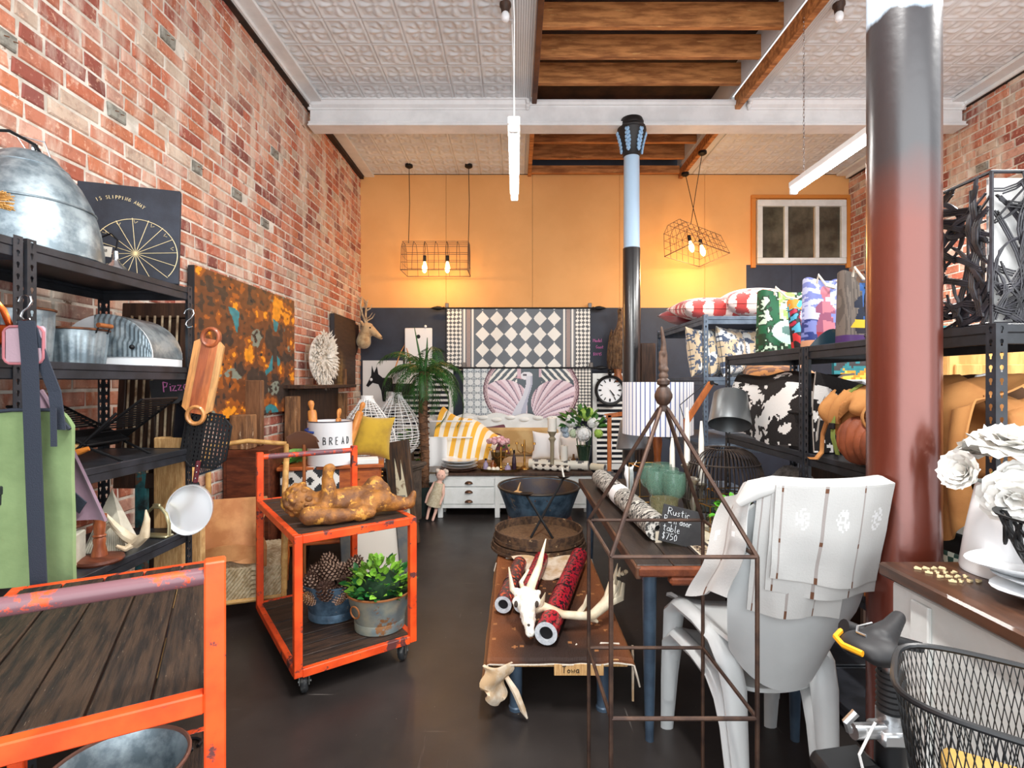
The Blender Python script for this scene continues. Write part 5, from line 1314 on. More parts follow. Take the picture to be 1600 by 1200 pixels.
# white woven bottle lampshades
WOV = M('white_rattan', (232, 232, 230), .6)
def woven(label, loc):
    t = thing('woven_lampshade', label, 'lampshade', loc, group='white woven bottle lampshades')
    prof = [(.16, 0), (.23, .06), (.285, .16), (.295, .24), (.26, .36), (.2, .47), (.13, .56), (.085, .62), (.062, .66)]
    def pr(f):
        f *= len(prof) - 1; i = min(int(f), len(prof) - 2); k = f - i; return prof[i][0] * (1 - k) + prof[i + 1][0] * k, prof[i][1] * (1 - k) + prof[i + 1][1] * k
    m = MB(); nr = 26
    for k in range(nr):
        r, z = pr(k / (nr - 1)); m.tube([((r + .006 * (-1) ** i) * cos(2 * pi * i / 36), (r + .006 * (-1) ** i) * sin(2 * pi * i / 36), z + .006 * sin(6 * pi * i / 36 + k)) for i in range(36)], .0042, 5, True)
    m.build('woven_rings', WOV, t)
    m = MB()
    for k in range(18):
        q = 2 * pi * k / 18; m.tube([(pr(i / 12)[0] * cos(q), pr(i / 12)[0] * sin(q), pr(i / 12)[1]) for i in range(13)], .0045, 5)
    m.build('upright_canes', WOV, t)
    m = MB(); m.lathe([(.062, .65), (.064, .7), (.05, .7), (.05, .65)], 16); m.build('neck_collar', WOV, t, True)
    return t
woven('nearer of two white woven bottle lampshades, left of the palm trunk', (-1.52, 5.36, .662)); 
woven('farther of two white woven bottle lampshades, touching the palm fronds', (-1.37, 6.0, .682))
m = MB(); m.box((0, 0, .34), (.34, .4, .68), .01); one(m, 'plain_plinth', CARV, 'dark timber plinth under the farther woven lampshade', 'plinth', (-1.37, 5.99, 0))
# donkey canvas, black and white bucket bag, enamel board
t = thing('donkey_canvas', 'white canvas with a black donkey standing in the rear corner', 'canvas', (-1.85, 7.31, 1.15))
m = MB(); m.box((0, 0, .32), (.56, .03, .66), .003); m.build('canvas', white_cloth, t)
DON = [(-.2, .28), (-.16, .36), (-.15, .5), (-.12, .4), (-.08, .49), (-.06, .38), (0, .33), (.14, .33), (.2, .3), (.22, .18), (.2, .0), (.16, 0), (.15, .14), (.05, .14), (.04, 0), (0, 0), (-.02, .15), (-.06, .24), (-.14, .26), (-.2, .2), (-.23, .22)]
m = MB(); m.prism([(x, y + .08) for x, y in DON], .016, .019, Rx(pi / 2)); dk = m.build('black_donkey', iron_black, t)
m = MB(); m.ball((-.16, -.02, .385), (.02, .004, .022), 10, 6); m.build('white_eye_patch', enamel, dk, True)
t = thing('bucket_bag', 'white and black bucket bag hanging by a tan rope handle', 'bag', (-1.54, 7.18, 1.33))
m = MB(); m.cyl((0, .12, .7), (0, .17, .7), .012, n=8); m.build('wall_peg', wood_mid, t)
m = MB(); m.lathe([(0, 0), (.13, 0), (.135, .02), (.145, .15)], 28); m.build('black_base', iron_black, t, True)
m = MB(); m.lathe([(.146, .15), (.155, .3), (.15, .3), (.14, .16)], 28); m.build('white_top', white_cloth, t, True)
m = MB(); m.tube([(-.13, -.03, .29), (-.05, .06, .58), (0, .13, .7), (.05, .06, .58), (.13, -.03, .29)], .008, 7); m.build('rope_handle', M('tan_rope', (196, 136, 80), .8), t, True)
t = thing('enamel_board', 'white enamel board with a dark hole on the blue black wall', 'board', (-1.35, 7.28, 1.45))
m = MB(); m.box((0, 0, .4), (.38, .02, .8), .009); m.build('plate', enamel, t, True)
m = MB(); m.cyl((-.0, -.012, .68), (0, -.004, .68), .028, n=18); m.build('hole', iron_black, t, True)
m = MB(); m.ball((.1, -.02, .82), .02, 10, 7); m.build('glass_knob', enamel, t, True)
# louvred shutters
def shutter(label, x0, x1, z0, z1, Y, n):
    t = thing('louvred_shutter', label, 'shutter', ((x0 + x1) / 2, Y, z0)); w, h = x1 - x0, z1 - z0
    m = MB()
    for sx in (-1, 1): m.box((sx * (w / 2 - .03), 0, h / 2), (.06, .03, h), .004)
    m.box((0, 0, .04), (w - .12, .03, .08), .004); m.box((0, 0, h - .04), (w - .12, .03, .08), .004); m.build('shutter_frame', white_paint, t)
    for k in range(n):
        m = MB(); m.box((0, 0, .11 + (h - .22) * k / (n - 1)), (w - .12, .045, .008), .002, Rx(radians(40))); m.build('slat', white_paint, t)
shutter('white louvred shutter behind the potted palm', -1.62, -.86, .35, 1.72, 7.2, 17)
shutter('white louvred shutter behind the round clock', 1.05, 1.75, .3, 1.62, 7.2, 16)
# potted palm
PALM = M('palm_green', (48, 96, 38), .5, col2=(30, 66, 28), scale=6, orand=.2); TRK = M('palm_trunk', (116, 80, 54), .85, col2=(78, 54, 38), scale=16, bump=.5)
pt = Vector((-1.045, 5.98, 0))
t = thing('potted_palm', 'potted palm with arching fronds before the white shutter', 'palm', pt)
m = MB(); m.lathe([(0, .0), (.11, 0), (.135, .3), (.14, .32), (.12, .32), (.115, .28), (0, .27)], 24); m.build('pot', M('dark_pot', (36, 50, 48), .5), t, True)
m = MB(); pts = [(0, 0, .25), (.01, 0, .7), (-.015, 0, 1.15), (.0, 0, 1.62)]; m.tube(pts, [.055, .05, .052, .06], 12)
for k in range(19):
    z = .3 + k * .068; m.tube([(.058 * cos(q), .058 * sin(q), z + .012 * sin(3 * q + k)) for q in [2 * pi * i / 10 for i in range(10)]], .006, 5, True)
m.build('trunk', TRK, t, True)
R11 = random.Random(8)
for k in range(22):
    q = k * 2.4 + .3; el = R11.uniform(-.3, 1.3); L_ = R11.uniform(.6, .95); d = Vector((cos(q), sin(q) * .7, 0)); m = MB()
    if d.y > .3: L_ *= .75
    pts = []; p = Vector((0, 0, 1.6)); e = el
    for i in range(11):
        pts.append(p.copy()); p = p + (d * cos(e) + Vector((0, 0, sin(e)))) * (L_ / 10); e -= .24
    m.tube(pts, [.009 - .0007 * i for i in range(11)], 5)
    for i in range(2, 11):
        tg = (pts[i] - pts[i - 1]).normalized(); sd = tg.cross(Vector((0, 0, 1))).normalized()
        for sg in (-1, 1):
            for jj in (0, .33, .66):
                b0 = pts[i - 1].lerp(pts[i], jj); ll = .2 * (1 - abs(i - 5) / 9) * R11.uniform(.8, 1.2)
                tip = b0 + (sd * sg * .75 + tg * .55 + Vector((0, 0, -.45))).normalized() * ll; mid = b0.lerp(tip, .5) + Vector((0, 0, .02)); wv = tg * .008
                m.add([b0, mid + wv, tip, mid - wv], [(0, 1, 2, 3)])
    m.build('frond', PALM, t)
m = MB(); m.tube([(0, 0, 1.58), (.04, -.06, 1.8), (.05, -.08, 2.0)], [.02, .016, .004], 7); m.tube([(0, 0, 1.58), (-.05, -.05, 1.85), (-.1, -.06, 2.12)], [.018, .012, .004], 7); m.build('frond_spear', PALM, t, True)
PURP = M('lilac_petal', (150, 116, 150), .8)
# ------------------------------------------------------------------ rear wall mats
def quad_sheet(name, label, cat, x0, x1, z0, z1, Y, colfn, nu, nv, mat, th=.004, rod=None, grp=None):
    t = thing(name, label, cat, ((x0 + x1) / 2, Y, z0)); w, h = x1 - x0, z1 - z0
    m = MB(); m.slab(lambda u, v: ((u - .5) * w, 0.003 * sin(9 * u), h * v), nu, nv, th, colfn=colfn, back=lin((90, 90, 92))); m.build('printed_face', mat, t)
    return t, w, h
Wc, Kc = lin((232, 230, 222)), lin((86, 92, 100))
def mat1(u, v):
    W, H = 224.0, 93.0; x = u * W; y = (1 - v) * H
    xs = x if x < W / 2 else W - x
    if xs < 23:
        a, b = x / 6.1, y / 6.1; return Wc if (int(math.floor(a + b)) + int(math.floor(a - b))) % 2 == 0 and True else lin((84, 84, 84))
    if xs < 26.5: return lin((110, 112, 116))
    if xs < 29: return Wc
    if xs < 31: return lin((96, 100, 106))
    if xs < 37: return lin((176, 150, 138)) if (int(x * .9) + int(y * .9)) % 2 else lin((112, 96, 94))
    if xs < 39.5: return lin((96, 100, 106))
    if xs < 42: return Wc
    a = (x - 112) / 22.4; b = (y - 15.0) / 23.5
    fx = abs((a % 1) - .5); fy = abs((b + .5) % 1 - .5)
    if fx / .5 + fy / .5 < .94 and xs > 45: return Wc
    return Kc
xA, xB = (698 - VX) / FPX * 7.24, (922 - VX) / FPX * 7.24
t, w, h = quad_sheet('diamond_vinyl_mat', 'grey and white diamond tile vinyl mat hung on the rear wall', 'mat', xA, xB, 1.66, 2.515, 7.24, mat1, 224, 93, vgloss)
def rod(t, x0, x1, z, y=0, fin=.08):
    m = MB(); m.cyl((x0, y, z), (x1, y, z), .012, n=10); r_ = m.build('hanging_rod', iron_black, t, True)
    for x, sg in ((x0, -1), (x1, 1)):
        m = MB(); m.lathe([(.012, 0), (.022, .01), (.014, .03), (.026, .06), (.03, .1), (.016, .16), (0, .2)], 12, (x, y, z), Ry(sg * pi / 2)); m.build('finial', iron_black, r_, True)
    for x in (x0 + .03, x1 - .03):
        m = MB(); m.box((x, y + .03, z + .03), (.05, .04, .09), .006); m.build('bracket', M('bracket_metal', (110, 104, 100), .4, .5), r_)
rod(t, -w / 2 - .03, w / 2 + .03, h + .005)
Gn, Pk, Lv, Dk = lin((72, 84, 92)), lin((206, 178, 188)), lin((222, 214, 222)), lin((66, 60, 70))
def mat2(u, v):
    W, H = 200.0, 82.0; x = u * W; y = (1 - v) * H       # 724..924, 575..657
    cx, cy, rx, ry = 106.0, 34.0, 75.0, 62.0
    e = ((x - cx) / rx) ** 2 + ((y - cy) / ry) ** 2
    if e > 1.0:
        if x < 60:
            a, b = (x % 11) - 5.5, (y % 11) - 5.5; r = sqrt(a * a + b * b); q = atan2(b, a)
            if abs(a) > 5.1 or abs(b) > 5.1: return lin((150, 160, 168))
            return lin((110, 122, 132)) if (abs(r - 3.2 - 1.2 * cos(4 * q)) < .7 or r < 1) else lin((214, 218, 218))
        a, b = x / 5.0, y / 5.0
        return lin((222, 218, 208)) if (int(math.floor(a + b)) + int(math.floor(a - b))) % 2 == 0 else lin((80, 80, 80))
    if e > .82: return lin((96, 60, 70)) if int((x + y * 1.4) * .9) % 2 and e > .86 else lin((204, 178, 182)) if e < .95 else lin((92, 54, 64))
    hx, hy = 90.0 + (0), 12.0
    # neck: from the head down to the base
    nx = 101 + 4 * sin(y / 16.0) - (y - 10) * .16 + (8 if y < 14 else 0) * 0
    if 12 <= y and abs(x - nx + 0) < 5.0 + max(0, y - 44) * .22: return lin((206, 208, 218)) if x < nx + 2 else lin((174, 178, 196))
    if ((x - 99) / 9.5) ** 2 + ((y - 12) / 6.5) ** 2 < 1:
        if abs(x - 96) < 2.6 and abs(y - 10.5) < 1.2: return Dk
        return lin((222, 222, 228))
    if 80 < x < 93 and abs(y - 14.5) < (x - 79) * .2: return lin((206, 160, 170))
    # wings: curved striped plumes
    for sg, wx in ((-1, 64.0), (1, 146.0)):
        ex = ((x - wx) / 40.0) ** 2 + ((y - 54) / 36.0) ** 2
        if ex < 1 and (x - 102) * sg > 2:
            ox, oy = 102 + sg * 4, 84.0
            q = atan2(oy - y, (x - ox) * sg + 1e-6); r = sqrt((x - ox) ** 2 + (y - oy) ** 2)
            s_ = (q * 5.2 + r * .016) % 1
            if s_ < .16: return lin((118, 96, 118))
            return Pk if s_ < .55 else lin((228, 212, 220))
    if y < 22 and (x < 84 or x > 122):
        s_ = ((x + (y * (1 if x < 100 else -1)) * .9) / 11.0) % 1
        return Wc if s_ < .45 else Gn
    if y < 14 and (70 < x < 90 or 118 < x < 132): return Pk
    return Gn
xA, xB = (724 - VX) / FPX * 7.17, (924 - VX) / FPX * 7.17
t, w, h = quad_sheet('ostrich_vinyl_mat', 'vinyl mat printed with a pink winged ostrich below the diamond mat', 'mat', xA, xB, .97, 1.69, 7.17, mat2, 200, 82, vgloss)
rod(t, -w / 2 - .02, w / 2 + .03, h + .004)
# chalk notes and clock, emu
t = thing('chalk_wall_note', 'small pink chalk price note on the blue black wall by the emu', 'writing', (1.03, 7.335, 1.9))
m = MB(); letters(m, 'Model', .045, Tr(.05, 0, .16), .004); letters(m, 'Goat', .045, Tr(.09, 0, .07), .004); letters(m, '$1495', .045, Tr(.05, 0, -.03), .004); letters(m, 'Long', .04, Tr(.06, 0, -.32), .004); m.build('chalk_lettering', PINK, t)
t = thing('round_wall_clock', 'round black rimmed clock with roman hour marks on the white shutter', 'clock', ((953 - VX) / FPX * 7.12, 7.12, 1.39))
m = MB(); m.lathe([(0, 0), (.17, 0), (.175, -.02)], 36, R=Rx(pi / 2)); fc = m.build('dial', enamel, t, True)
m = MB(); m.lathe([(.165, .01), (.17, .035), (.19, .04), (.205, .02), (.205, -.02), (.16, -.02)], 36, R=Rx(pi / 2)); m.build('rim', iron_black, t, True)
for k in range(12):
    q = 2 * pi * k / 12; m = MB(); m.box((.135 * sin(q), -.004, .135 * cos(q)), (.012 if k % 3 else .022, .003, .04), 0, Ry(q)); m.build('hour_mark', iron_black, fc)
m = MB(); m.box((.03, -.008, -.035), (.01, .003, .1), 0, Ry(radians(140))); m.build('hour_hand', iron_black, t); m = MB(); m.box((.035, -.01, -.055), (.007, .003, .14), 0, Ry(radians(148))); m.build('minute_hand', iron_black, t)
m = MB(); m.lathe([(.012, .2), (.03, .215), (.02, .235), (.035, .25), (.03, .27), (.01, .285), (0, .29)], 12); m.build('top_knob', iron_black, t, True)
EMU = M('emu_feather', (132, 100, 68), .95, col2=(84, 60, 42), scale=20, sheen=.3)
t = thing('stuffed_emu', 'brown stuffed emu bust mounted left of the pale blue column', 'mounted bird', ((965 - VX) / FPX * 7.2, 7.2, 1.72))
m = blob([('t', [(0, 0, .05), (0, -.02, .3), (.02, -.03, .48)], [.11, .13, .07]), ('t', [(.02, -.03, .48), (.03, -.03, .66), (.02, -.06, .76)], [.055, .035, .04])], .018, 3); m.build('body_and_neck', EMU, t, True)
m = MB(); R12 = random.Random(2)
for k in range(260):
    q = R12.uniform(0, 2 * pi); z = R12.uniform(.05, .5); r = .13 * sin(pi * min(1, .25 + z)); p = Vector((r * cos(q), r * sin(q) - .02, z)); m.tube([p, p + Vector((.02 * cos(q), .02 * sin(q), -.16))], [.005, .001], 4)
tag(m.build('shaggy_feathers', EMU, t), kind='stuff')
m = MB(); m.tube([(.02, -.09, .76), (.02, -.15, .74)], [.014, .004], 7); m.build('beak', iron_black, t, True)
m = MB(); m.lathe([(0, -.22), (.1, -.22), (.09, -.2), (.05, -.1), (.06, 0), (0, 0)], 14); m.build('timber_stand', wood_mid, t, True)

# ------------------------------------------------------------------ daybed, cushions
DB = Vector((-.25, 6.55, 0))
t = thing('white_daybed', 'white daybed with a scalloped carved back behind the cabinet', 'daybed', DB)
m = MB(); n = 40; base = .62
poly = [(-1.0, .2), (1.0, .2)] + [(1.0 - 2.0 * i / n, .98 + .06 * abs(sin(pi * 5 * i / n)) + .06 * sin(pi * i / n)) for i in range(n + 1)]
m.prism(poly, -.03, .03, Tr(0, .32, 0) @ Rx(pi / 2)); m.build('carved_back', white_paint, t)
m = MB(); m.box((0, 0, .36), (1.96, .72, .1), .01); m.build('seat_frame', white_paint, t)
m = MB(); m.box((0, 0, .47), (1.9, .68, .14), .05); m.build('seat_pad', M('gold_cream_pad', (196, 166, 116), .9, col2=(176, 140, 88), scale=4, sheen=.3), t, True)
m = MB(); m.box((.25, .25, .73), (1.1, .08, .36), .035); m.build('back_pad', MATS['gold_cream_pad'], t, True)
for sx in (-1, 1):
    for sy in (-1, 1):
        m = MB(); m.lathe([(.02, 0), (.03, .1), (.024, .2), (.035, .32)], 12, (sx * .9, sy * .3, 0)); m.build('leg', white_paint, t, True)
m = MB()
for i in range(11): m.ball((-.9 + .18 * i, .285, 1.0 + .04 * abs(sin(i * 1.3))), (.07, .016, .03), 10, 6)
m.build('carved_scrolls', white_paint, t, True)
def cush(name, label, col, loc, w, h, th, R, mat=None):
    m = make_cushion(w, h, th); return one(m, name, mat or M(name + '_cloth_' + str(len(MATS)), col, .9, sheen=.3, bump=.1, bscale=120), label, 'cushion', loc, R=R, smooth=True)
cush('cushion', 'olive cream cushion behind the yellow striped throw', (176, 160, 110), DB + Vector((-.45, .2, .56)), .42, .42, .13, Rx(radians(-18)) @ Ry(.1))
cush('cushion', 'plum velvet cushion behind the pink flowers', (96, 50, 62), DB + Vector((-.02, .18, .55)), .4, .42, .13, Rx(radians(-18)) @ Ry(-.14))
cush('cushion', 'plain white cushion beside the glass candlestick', (226, 228, 230), DB + Vector((.62, -.04, .53)), .36, .36, .12, Rx(radians(-16)) @ Ry(.05))
cush('cushion', 'second white cushion behind the pillar candle', (222, 218, 214), DB + Vector((.98, .0, .53)), .34, .3, .12, Rx(radians(-16)) @ Ry(-.05))
t = thing('yellow_striped_throw', 'yellow and white striped throw over the daybed end', 'throw', (-.64, 6.12, .55))
def thr(u, v):
    x = (u - .5) * .72; return (x + .12 * v, .0 + .05 * sin(7 * u + 2 * v) + .3 * v, .02 + .62 * (1 - (1 - v) ** 2) * (1 - .55 * u) + .03 * sin(9 * u + 3 * v))
def thc(u, v):
    s_ = (u * 7) % 1; return lin((236, 178, 62)) if s_ < .55 else lin((238, 230, 214))
m = MB(); m.slab(thr, 56, 18, .012, colfn=thc); m.build('woven_cloth', vfab, t, True)
# white scrolled iron frame with grey throw
WIR = M('white_iron', (232, 232, 232), .4)
t = thing('white_scroll_frame', 'white scrolled iron bed end with a fringed grey throw', 'bed end', (-1.06, 6.16, 0))
m = MB(); m.tube([(-.03, 0, .05), (-.03, 0, .85), (-.06, 0, .93), (-.04, 0, 1.0), (.04, 0, 1.04), (.3, 0, 1.04), (.55, 0, 1.04)], .011, 8); sp = [(-.05 + .05 * (1 - k / 14) * cos(k * .55), 0, .9 + .05 * (1 - k / 14) * sin(k * .55)) for k in range(13)]; m.tube(sp, .008, 7); m.build('scrolled_post', WIR, t, True)
for z in (.3, .62, .85):
    m = MB(); m.cyl((-.03, 0, z), (.55, 0, z), .008, n=8); m.build('cross_rail', WIR, t, True)
t2_ = thing('fringed_grey_throw', 'pale grey fringed throw hanging on the white iron bed end', 'throw', (-.93, 6.13, .52))
m = MB(); m.slab(lambda u, v: ((u - .5) * .26, -.02 - .015 * sin(9 * u), .34 * v), 20, 10, .01); m.build('cloth', white_cloth, t2_, True)
m = MB()
for k in range(22): m.tube([(-.13 + k * .0123, -.02, .0), (-.13 + k * .0123 + .004 * sin(k), -.025, -.07)], .003, 4)
m.build('fringe', white_cloth, t2_)
# rag doll and pink teddy
SKIN = M('doll_cloth', (228, 184, 166), .9); DRS = M('doll_dress', (206, 194, 168), .9, col2=(186, 170, 140), scale=40)
t = thing('rag_doll', 'fair haired rag doll in a cream dress leaning on the cabinet end', 'doll', (-.93, 5.72, .02), R=Rz(.0) @ Ry(radians(14)))
m = blob([('b', (0, 0, .48), (.055, .045, .06)), ('t', [(0, 0, .43), (0, 0, .36)], [.022, .035]), ('t', [(0, 0, .36), (0, 0, .2)], [.045, .06]), ('t', [(-.03, -.01, .2), (-.035, -.03, .08), (-.03, -.06, .0)], [.022, .018, .016]), ('t', [(.03, -.01, .2), (.04, -.03, .08), (.035, -.06, .0)], [.022, .018, .016]), ('t', [(-.05, 0, .38), (-.085, -.02, .25), (-.09, -.03, .16)], [.018, .015, .014]), ('t', [(.05, 0, .38), (.08, -.02, .28), (.07, -.04, .18)], [.018, .015, .014])], .008, 4); m.build('body', SKIN, t, True)
m = MB(); m.lathe([(.05, .4), (.062, .3), (.085, .14), (.07, .14)], 18); m.build('dress', DRS, t, True)
m = blob([('b', (.0 + .05 * cos(k), .02 + .03 * sin(k * 1.7), .5 + .035 * sin(k * 2.3)), .025) for k in range(9)], .009, 3); m.build('hair', M('doll_hair', (206, 190, 176), .95), t, True)
m = MB(); m.ball((-.018, -.044, .485), .005, 6, 4); m.ball((.018, -.044, .485), .005, 6, 4); m.build('eyes', iron_black, t, True)
t = thing('pink_teddy', 'small pink and white teddy sitting on the floor', 'toy', (-1.15, 5.72, 0.0))
m = blob([('b', (0, 0, .07), (.06, .05, .065)), ('b', (0, -.01, .165), (.05, .045, .045)), ('b', (-.06, -.04, .03), (.03, .045, .03)), ('b', (.06, -.04, .03), (.03, .045, .03)), ('b', (-.045, 0, .205), .018), ('b', (.045, 0, .205), .018), ('t', [(-.05, 0, .11), (-.07, -.04, .07)], [.02, .018]), ('t', [(.05, 0, .11), (.07, -.04, .07)], [.02, .018])], .009, 3); m.build('body', M('pink_plush', (214, 130, 144), .95, col2=(232, 190, 190), scale=14, sheen=.4), t, True)
t = thing('green_pot_shrub', 'leafy green pot plant beside the white iron bed end', 'plant', (-1.36, 6.74, .25))
m = MB(); m.lathe([(0, -.25), (.12, -.25), (.15, .05), (.14, .05), (0, .03)], 18); m.build('pot', MATS['dark_pot'], t, True)
bush(t, (0, 0, .3), (.22, .2, .32), 90, random.Random(6), [leaf_mesh('leaf', .1, .05, BG1), leaf_mesh('leaf', .09, .045, BG2)], lime=.25)

# ------------------------------------------------------------------ low white cabinet
CX0, CX1, CY0, CY1 = -.865, .84, 5.80, 6.10
t = thing('low_white_cabinet', 'low white drawer cabinet with dark timber top at the back of the aisle', 'cabinet', ((CX0 + CX1) / 2, CY0, 0)); cw = CX1 - CX0; cd = CY1 - CY0
m = MB(); m.box((0, cd / 2, .288), (cw - .02, cd - .03, .35), .004); m.build('carcass', white_paint, t)
m = MB(); m.box((0, cd / 2 - .01, .482), (cw + .04, cd + .03, .03), .005); m.build('timber_top', wood_dark, t)
for x in (-cw / 2 + .03, -cw / 2 + .66, cw / 2 - .66, cw / 2 - .03):
    for y in (.02, cd - .02):
        m = MB(); m.box((x, y, .235), (.055, .05, .47), .004); m.build('leg_stile', white_paint, t)
m = MB(); m.box((0, .012, .445), (cw, .02, .04), .003); m.box((0, .012, .125), (cw, .02, .04), .003); m.build('rail', white_paint, t)
for x, wd in ((-cw / 2 + .345, .56), (0, .34), (cw / 2 - .345, .56)):
    for z, hh, pulls in ((.385, .085, (.385,)), (.24, .185, (.285, .18))):
        m = MB(); m.box((x, .004, z), (wd, .014, hh - .006), .003); d_ = m.build('drawer', white_paint, t)
        for pz in pulls:
            m = MB(); m.lathe([(.045, 0), (.043, .012), (.03, .024), (0, .03)], 16, (x, -.004, pz - .008), Rx(pi / 2), 0, pi, sy=.65); m.build('cup_pull', M('bronze_pull', (92, 64, 46), .35, .7), d_, True)
TOPZ = .498
def lathe_thing(name, label, cat, loc, prof, mat, n=28, **k):
    m = MB(); m.lathe(prof, n); return one(m, name, mat, label, cat, loc, smooth=True, **k)
R13 = random.Random(4)
pl = [(0, .012), (.15, .012), (.2, .026), (.205, .026), (.16, .004), (0, .002)]
for i in range(4):
    lathe_thing('white_platter', ['patterned brown platter at the bottom of the platter stack', 'white platter second from the bottom of the cabinet stack', 'white platter third from the bottom of the cabinet stack', 'topmost white platter of the cabinet stack'][i], 'platter', (-.64, 5.98, TOPZ + [0, .028, .066, .1][i]), pl, M('brown_platter', (158, 126, 112), .4, col2=(120, 88, 76), scale=9) if i == 0 else enamel, group='platters on the low cabinet')
tr = Vector((-.17, 5.96, TOPZ))
t = thing('gold_rim_tray', 'oval mirrored gold rim tray on the low cabinet', 'tray', tr)
m = MB(); m.lathe([(0, .006), (.22, .006), (.235, .03), (.24, .03), (.225, 0), (0, 0)], 32, sy=.7); m.build('tray_body', M('tray_gold', (150, 124, 84), .25, .9), t, True)
for sg in (-1, 1):
    m = MB(); m.tube([(sg * .23, -.05, .03), (sg * .28, -.03, .05), (sg * .28, .03, .05), (sg * .23, .05, .03)], .006, 6); m.build('handle', brass, t, True)
def candelabra(label, loc, arms, h):
    t = thing('brass_candelabra', label, 'candelabra', loc)
    m = MB(); m.lathe([(0, 0), (.06, 0), (.055, .01), (.02, .025), (.01, .05), (.016, .1), (.009, .14), (.014, h * .8), (.008, h)], 14); m.build('stem', brass, t, True)
    for k in range(arms):
        q = 2 * pi * k / arms + .3; m = MB(); d = Vector((cos(q), sin(q), 0)); m.tube([Vector((0, 0, h * .6)), d * .06 + Vector((0, 0, h * .52)), d * .11 + Vector((0, 0, h * .62)), d * .12 + Vector((0, 0, h * .8))], .005, 6); m.lathe([(.004, 0), (.018, .006), (.014, .03), (.01, .03)], 10, d * .12 + Vector((0, 0, h * .8))); m.build('arm', brass, t, True)
    return t
candelabra('brass five arm candelabra in the middle of the gold tray', tr + Vector((0, 0, .007)), 5, .26); candelabra('smaller brass candelabra right of the gold tray', (.10, 6.05, TOPZ), 3, .34)
def bottle(label, loc, r, h, mat, stop):
    t = thing('perfume_bottle', label, 'bottle', loc, group='scent bottles on the gold tray')
    m = MB(); m.lathe([(0, 0), (r, 0), (r * 1.05, h * .3), (r * .8, h * .6), (r * .35, h * .72), (r * .35, h * .85)], 14); m.build('glass_body', mat, t, True)
    m = MB(); m.lathe([(r * .4, h * .85), (r * .5, h * .9), (r * .45, h), (0, h * 1.02)], 10); m.build('stopper', stop, t, True)
AMB = M('amber_glass', (170, 96, 40), .1, trans=.6); LIL = M('lilac_glass', (190, 176, 206), .1, trans=.4)
bottle('clear lilac scent bottle at the left end of the gold tray', tr + Vector((-.17, -.02, .007)), .03, .13, LIL, iron_black); bottle('amber scent bottle with dark stopper left on the gold tray', tr + Vector((-.09, -.05, .007)), .028, .14, AMB, iron_black)
bottle('tall dark scent bottle right on the gold tray', tr + Vector((.15, .02, .007)), .025, .22, M('dark_glass', (50, 36, 50), .1), iron_black); bottle('lilac square scent bottle front right on the gold tray', tr + Vector((.08, -.09, .007)), .035, .09, LIL, silver); bottle('small amber scent bottle behind the lilac ones on the gold tray', tr + Vector((-.06, .08, .007)), .025, .15, AMB, brass)
for i, (x, y, lab) in enumerate(((-.13, -.1, 'leftmost of three white shell balls on the gold tray'), (-.08, -.115, 'middle of three white shell balls on the gold tray'), (-.035, -.11, 'rightmost of three white shell balls on the gold tray'))):
    m = MB(); m.ball((0, 0, .025), .026, 12, 8); one(m, 'shell_ball', M('shell_white', (232, 224, 206), .5, bump=.3, bscale=60), lab, 'ball', tr + Vector((x, y, .008)), smooth=True, group='shell balls on the gold tray')
def flower_head(m, c, r, R_, n=40, sz=.3):
    c = Vector(c)
    for k in range(n):
        d = Vector((R_.gauss(0, 1), R_.gauss(0, 1), R_.gauss(0, 1))).normalized(); p = c + d * r; a_ = d.orthogonal().normalized(); b_ = d.cross(a_); s_ = r * sz
        m.add([p - a_ * s_ - b_ * s_ * .3, p - b_ * s_ + d * s_ * .3, p + a_ * s_ + b_ * .3 * s_, p + b_ * s_ + d * s_ * .3], [(0, 1, 2, 3)])
    m.ball(c, r * .92, 10, 7)
PNK = M('dusty_pink_petal', (202, 142, 152), .8, col2=(226, 190, 190), scale=40)
t = thing('pink_dried_flowers', 'bunch of dusty pink flowers in a bronze urn on the gold tray', 'flowers', tr + Vector((-.03, .07, .007)))
m = MB(); m.lathe([(0, 0), (.05, 0), (.02, .03), (.03, .06), (.08, .14), (.09, .2), (.07, .2), (0, .18)], 18); m.build('urn', M('bronze_urn', (120, 98, 60), .35, .8), t, True)
R14 = random.Random(7)
for k in range(12):
    m = MB(); q = k * 2.4; r = .035 + .09 * sqrt(k / 12); flower_head(m, (r * cos(q), r * sin(q) * .7, .3 + .06 * (1 - r / .14) - .0), .034, R14, 16, .4); m.build('blossom', PNK, t)
bush(t, (0, 0, .24), (.12, .1, .07), 24, R14, [leaf_mesh('leaf', .05, .02, leaf_green), leaf_mesh('leaf', .04, .02, BG1)])
def pillar(name, label, loc, hs, hc, rc, glassy=True):
    t = thing(name, label, 'candle', loc)
    m = MB(); m.lathe([(0, 0), (.06, 0), (.055, .015), (.025, .03), (.03, .05), (.022, .07), (.024, hs * .7), (.03, hs * .75), (.045, hs * .8), (.025, hs * .86), (.05, hs * .97), (.06, hs), (0, hs)], 20); m.build('glass_stand', M('smoky_glass', (176, 166, 140), .1, trans=.5), t, True)
    m = MB(); m.lathe([(0, hs), (rc, hs), (rc, hs + hc), (rc * .9, hs + hc + .004), (0, hs + hc - .004)], 24); m.build('candle', M('candle_wax', (238, 234, 224), .5, sub=.2), t, True)
    m = MB(); m.cyl((0, 0, hs + hc - .004), (0, 0, hs + hc + .012), .002, n=5); m.build('wick', iron_black, t)
pillar('pillar_candle', 'thick white pillar candle on a tall glass stand', (.415, 6.0, TOPZ), .44, .15, .052)
pillar('pillar_candle', 'short white pillar candle left of the hydrangea vase', (.555, 6.02, TOPZ), .1, .17, .042)
